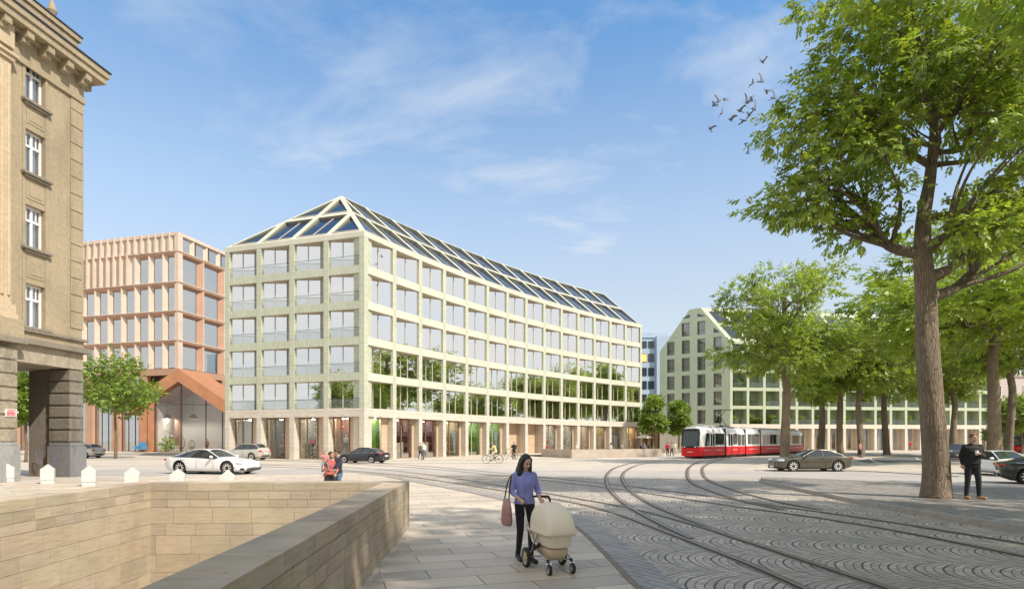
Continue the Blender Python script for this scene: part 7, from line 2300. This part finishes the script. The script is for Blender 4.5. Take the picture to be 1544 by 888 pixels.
SIT = dict(pel=(0,.0,.54), wai=(0,.02,.70), che=(0,.0,.90), nek=(0,-.0,1.06), hed=(0,-.03,1.235), shL=(.175,.0,1.02), shR=(-.175,.0,1.02), elL=(.23,-.06,.78), wrL=(.15,-.28,.78), elR=(-.23,-.06,.78), wrR=(-.15,-.28,.78),
  hiL=(.09,-.02,.52), hiR=(-.09,-.02,.52), knL=(.10,-.42,.50), anL=(.10,-.40,.085), toL=(.11,-.58,.03), knR=(-.10,-.42,.50), anR=(-.10,-.36,.085), toR=(-.11,-.54,.03))
TY = 69.5
for px, Y, rz, lab, tp, hr, fm, sk in ((868.5,68,90,'seated guest in white at the left end of the cafe terrace wall','white',m_hairbl,True,sk_l),(921,70,-70,'seated dark haired woman leaning to a table behind the terrace wall','white',m_hairb,True,sk_m),(938,71,40,'seated man in a dark jacket over white facing the terrace wall','grey',m_hairr,False,sk_l),
    (966,73,80,'seated guest in a black coat at the right end of the terrace','black',m_hairn,False,sk_m),(972,74,-60,'seated guest in a grey coat facing the one in black','grey',m_hairn,False,sk_m),(978,75,-80,'seated guest in a dark jumper at the last terrace table','navy',m_hairn,True,sk_l)):
    p = GX(px, Y, .22); person(lab, p, R(rz), 1.80, pose=SIT, skin=sk, hair=('bob' if fm else 'short', hr), fem=fm, top=CL[tp], bottom=CL['black'], vox=.026)
    cafe_chair(p+Vector((math.sin(R(rz))*-.02, math.cos(R(rz))*.02, 0)), R(rz), 'wooden cafe chair under the '+lab.split(' at ')[0].split(' behind ')[0].split(' leaning')[0].split(' facing')[0])
for px, Y, lab in ((875.5,68,'round cafe table at the left end of the terrace wall'),(914.5,70,'round cafe table beside the dark haired woman on the terrace'),(969,73.4,'round cafe table between the two coated guests on the terrace')):
    cafe_table(GX(px, Y, .22), lab)
flat('terrace_floor', [[tuple((Mt_ @ Vector(v)).xy) for v in ((.4,.46,0),(tl2-.2,.46,0),(tl2-.2,14,0),(.4,14,0))]], m_ground, .22)
ps = GX(973, 100); par = thing('parasol', 'cream parasol standing at the end of the long green block', 'parasol', loc=ps)
t = MB(); t.lathe([(.3,0),(.3,.06),(.03,.08),(.03,2.9)], 10); t.build('pole', M['wood'], par, world=False)
t = MB(); t.lathe([(1.5,2.25),(1.48,2.35),(.05,2.95)], 8, caps=False); t.build('canopy', m_shop['cream'], par, world=False)

# ---- white bollards
bm_ = MB()
hw, hh = .24, .62
bm_.box(-hw+.012, hw-.012, -.17, .17, 0, .16, 0)
bm_.prism([(-hw,-.19,.16),(hw,-.19,.16),(hw,-.19,hh),(0,-.19,.83),(-hw,-.19,hh)], (0,.38,0), 0)
bme = bm_.mesh('white_bollard', mat('white_bollard_paint', (.56,.55,.53), .6, .12, 6))
for px, Y, lab in ((12,26.2,'white pointed bollard at the left edge below the street name plate'),(72,25.2,'white pointed bollard in front of the arcade opening'),(134.5,23.8,'white pointed bollard at the corner of the grey granite plinth'),(199.5,22.4,'white pointed bollard right of the sandstone building on open paving'),(268,21.3,'white pointed bollard below the rear wheel of the white sports saloon'),(343,20.3,'white pointed bollard below the front wheel of the white sports saloon')):
    o = inst('bollard', bme, loc=GX(px, Y)); o.rotation_euler.z = math.atan2(-(px-CX)/FPX, 1)*.8
    b = o.modifiers.new('b','BEVEL'); b.width = .012; b.segments = 2
    tag(o, lab, 'bollard', 'white pointed bollards along the pit')

# ---- birds
m_bird = mat('grey_pigeon', (.10,.105,.12), .7, .2, 10)
def bird_mesh(up, fold, seed):
    t = MB(); t.ell((0,0,0),(.16,.055,.055),12,8); t.ell((.17,0,.025),(.045,.038,.038),10,6); t.prism([(-.14,-.02,.0),(-.14,.02,0),(-.32,.07,.005),(-.32,-.07,.005)], (0,0,.012))
    t.prism([(.20,-.008,.02),(.20,.008,.02),(.235,0,.015)], (0,0,.01))
    for s in (-1,1):
        e = (.03,s*.18,.18*up); tp = (-.08-.1*fold,s*(.36-.1*fold),.30*up)
        for (a, b_, c_, d_) in (((.09,s*.03,.02),e,(-.09,s*.19,.17*up),(-.10,s*.03,.02)),(e,(tp[0]+.03,tp[1],tp[2]),(tp[0]-.10,tp[1]-.02*s,tp[2]-.01),(-.09,s*.19,.17*up))):
            q = [Vector(v) for v in (a,b_,c_,d_)]
            t.prism(q, (0,0,.010))
    return t.mesh('pigeon', m_bird)
bms = [bird_mesh(1.0,.3,1), bird_mesh(.35,.0,2), bird_mesh(1.5,.6,3), bird_mesh(-.5,.2,4)]
bp = [(465,160),(395,312),(460,298),(502,358),(550,413),(393,428),(355,447),(203,418),(157,437),(125,466),(410,495),(372,530),(305,505),(180,520),(240,567),(335,570),(95,630),(555,607),(358,803),(348,732)]
for i, (x, y) in enumerate(bp):
    Y = 44+far_rng.uniform(-6,6); p = P(1050+x/4.673, 60+y/4.673, Y)
    o = inst('bird', bms[i % 4], loc=p); o.rotation_euler = (R(far_rng.uniform(-50,50)), R(far_rng.uniform(-35,10)), R(far_rng.choice((20,40,150,200))+far_rng.uniform(-25,25)))
    s = 1.15 if i < 18 else .75; o.scale = (s,s,s)
    tag(o, 'grey pigeon flying in the loose flock left of the big tree crown', 'bird', 'flock of pigeons')

# ---- plants on the balconies of the gabled block and greenery by the shops
def pot_plant(seed, H, W, tall):
    r = random.Random(seed); cl_ = [(r.gauss(0,W*.3), r.gauss(0,W*.3), .45+r.random()*(H-.5), W*.35, (0,0,1)) for _ in range(9)]
    lm = leaves_mesh('foliage', cl_, seed, per=16, nleaf=3, ll=.26 if not tall else .5, lw=.07, leaflen=.12, mtl=m_leaf_s, spread=.9, droop=.0)
    t = MB(); t.lathe([(.16,0),(.22,.38),(.20,.38),(.19,.34)], 12); 
    for q in range(4): t.tube([(0,0,.3),(r.gauss(0,.1),r.gauss(0,.1),.8)], .012, 4)
    return t.mesh('pot', m_shop['brown']), lm
PPV = [pot_plant(1,1.6,1.0,False), pot_plant(2,1.9,.9,True), pot_plant(3,1.1,.8,False)]
sp_ = [(0,0,.3),(1,0,.25),(1,0,.75),(2,1,.2),(2,0,.5),(3,0,.6),(4,0,.4),(4,1,.6),(5,2,.5),(0,2,.75),(6,1,.4),(8,0,.4),(9,0,.5),(8,1,.6),(10,1,.3),(12,0,.6),(11,0,.3),(13,1,.4),(7,0,.3),(5,0,.55)]
ORD = 'first second third fourth fifth sixth seventh eighth ninth tenth eleventh twelfth thirteenth fourteenth'.split()
fl_ = ['lowest','second','third','fourth']
for i, (k, j, t_) in enumerate(sp_):
    p = MF @ Vector((.5+bF*k+(bF-.5)*t_, .85, 4.9+STR*j))
    o = thing('potted_plant', '%s plant on the %s balcony row, %s bay from the corner' % (('bushy','tall spiky','low')[i % 3], fl_[j], ORD[k]), 'plant', loc=p, rz=rnd.random()*6, group='potted plants on the balconies')
    v = PPV[i % 3]; inst('pot', v[0], o); inst('foliage', v[1], o)
pp_ = GX(251.5, Yp-.6, .3); o = thing('potted_plant', 'dark leafy potted plant at the left foot of the glass pavilion front', 'plant', loc=pp_, sc=1.15); inst('pot', PPV[0][0], o); inst('foliage', PPV[0][1], o)
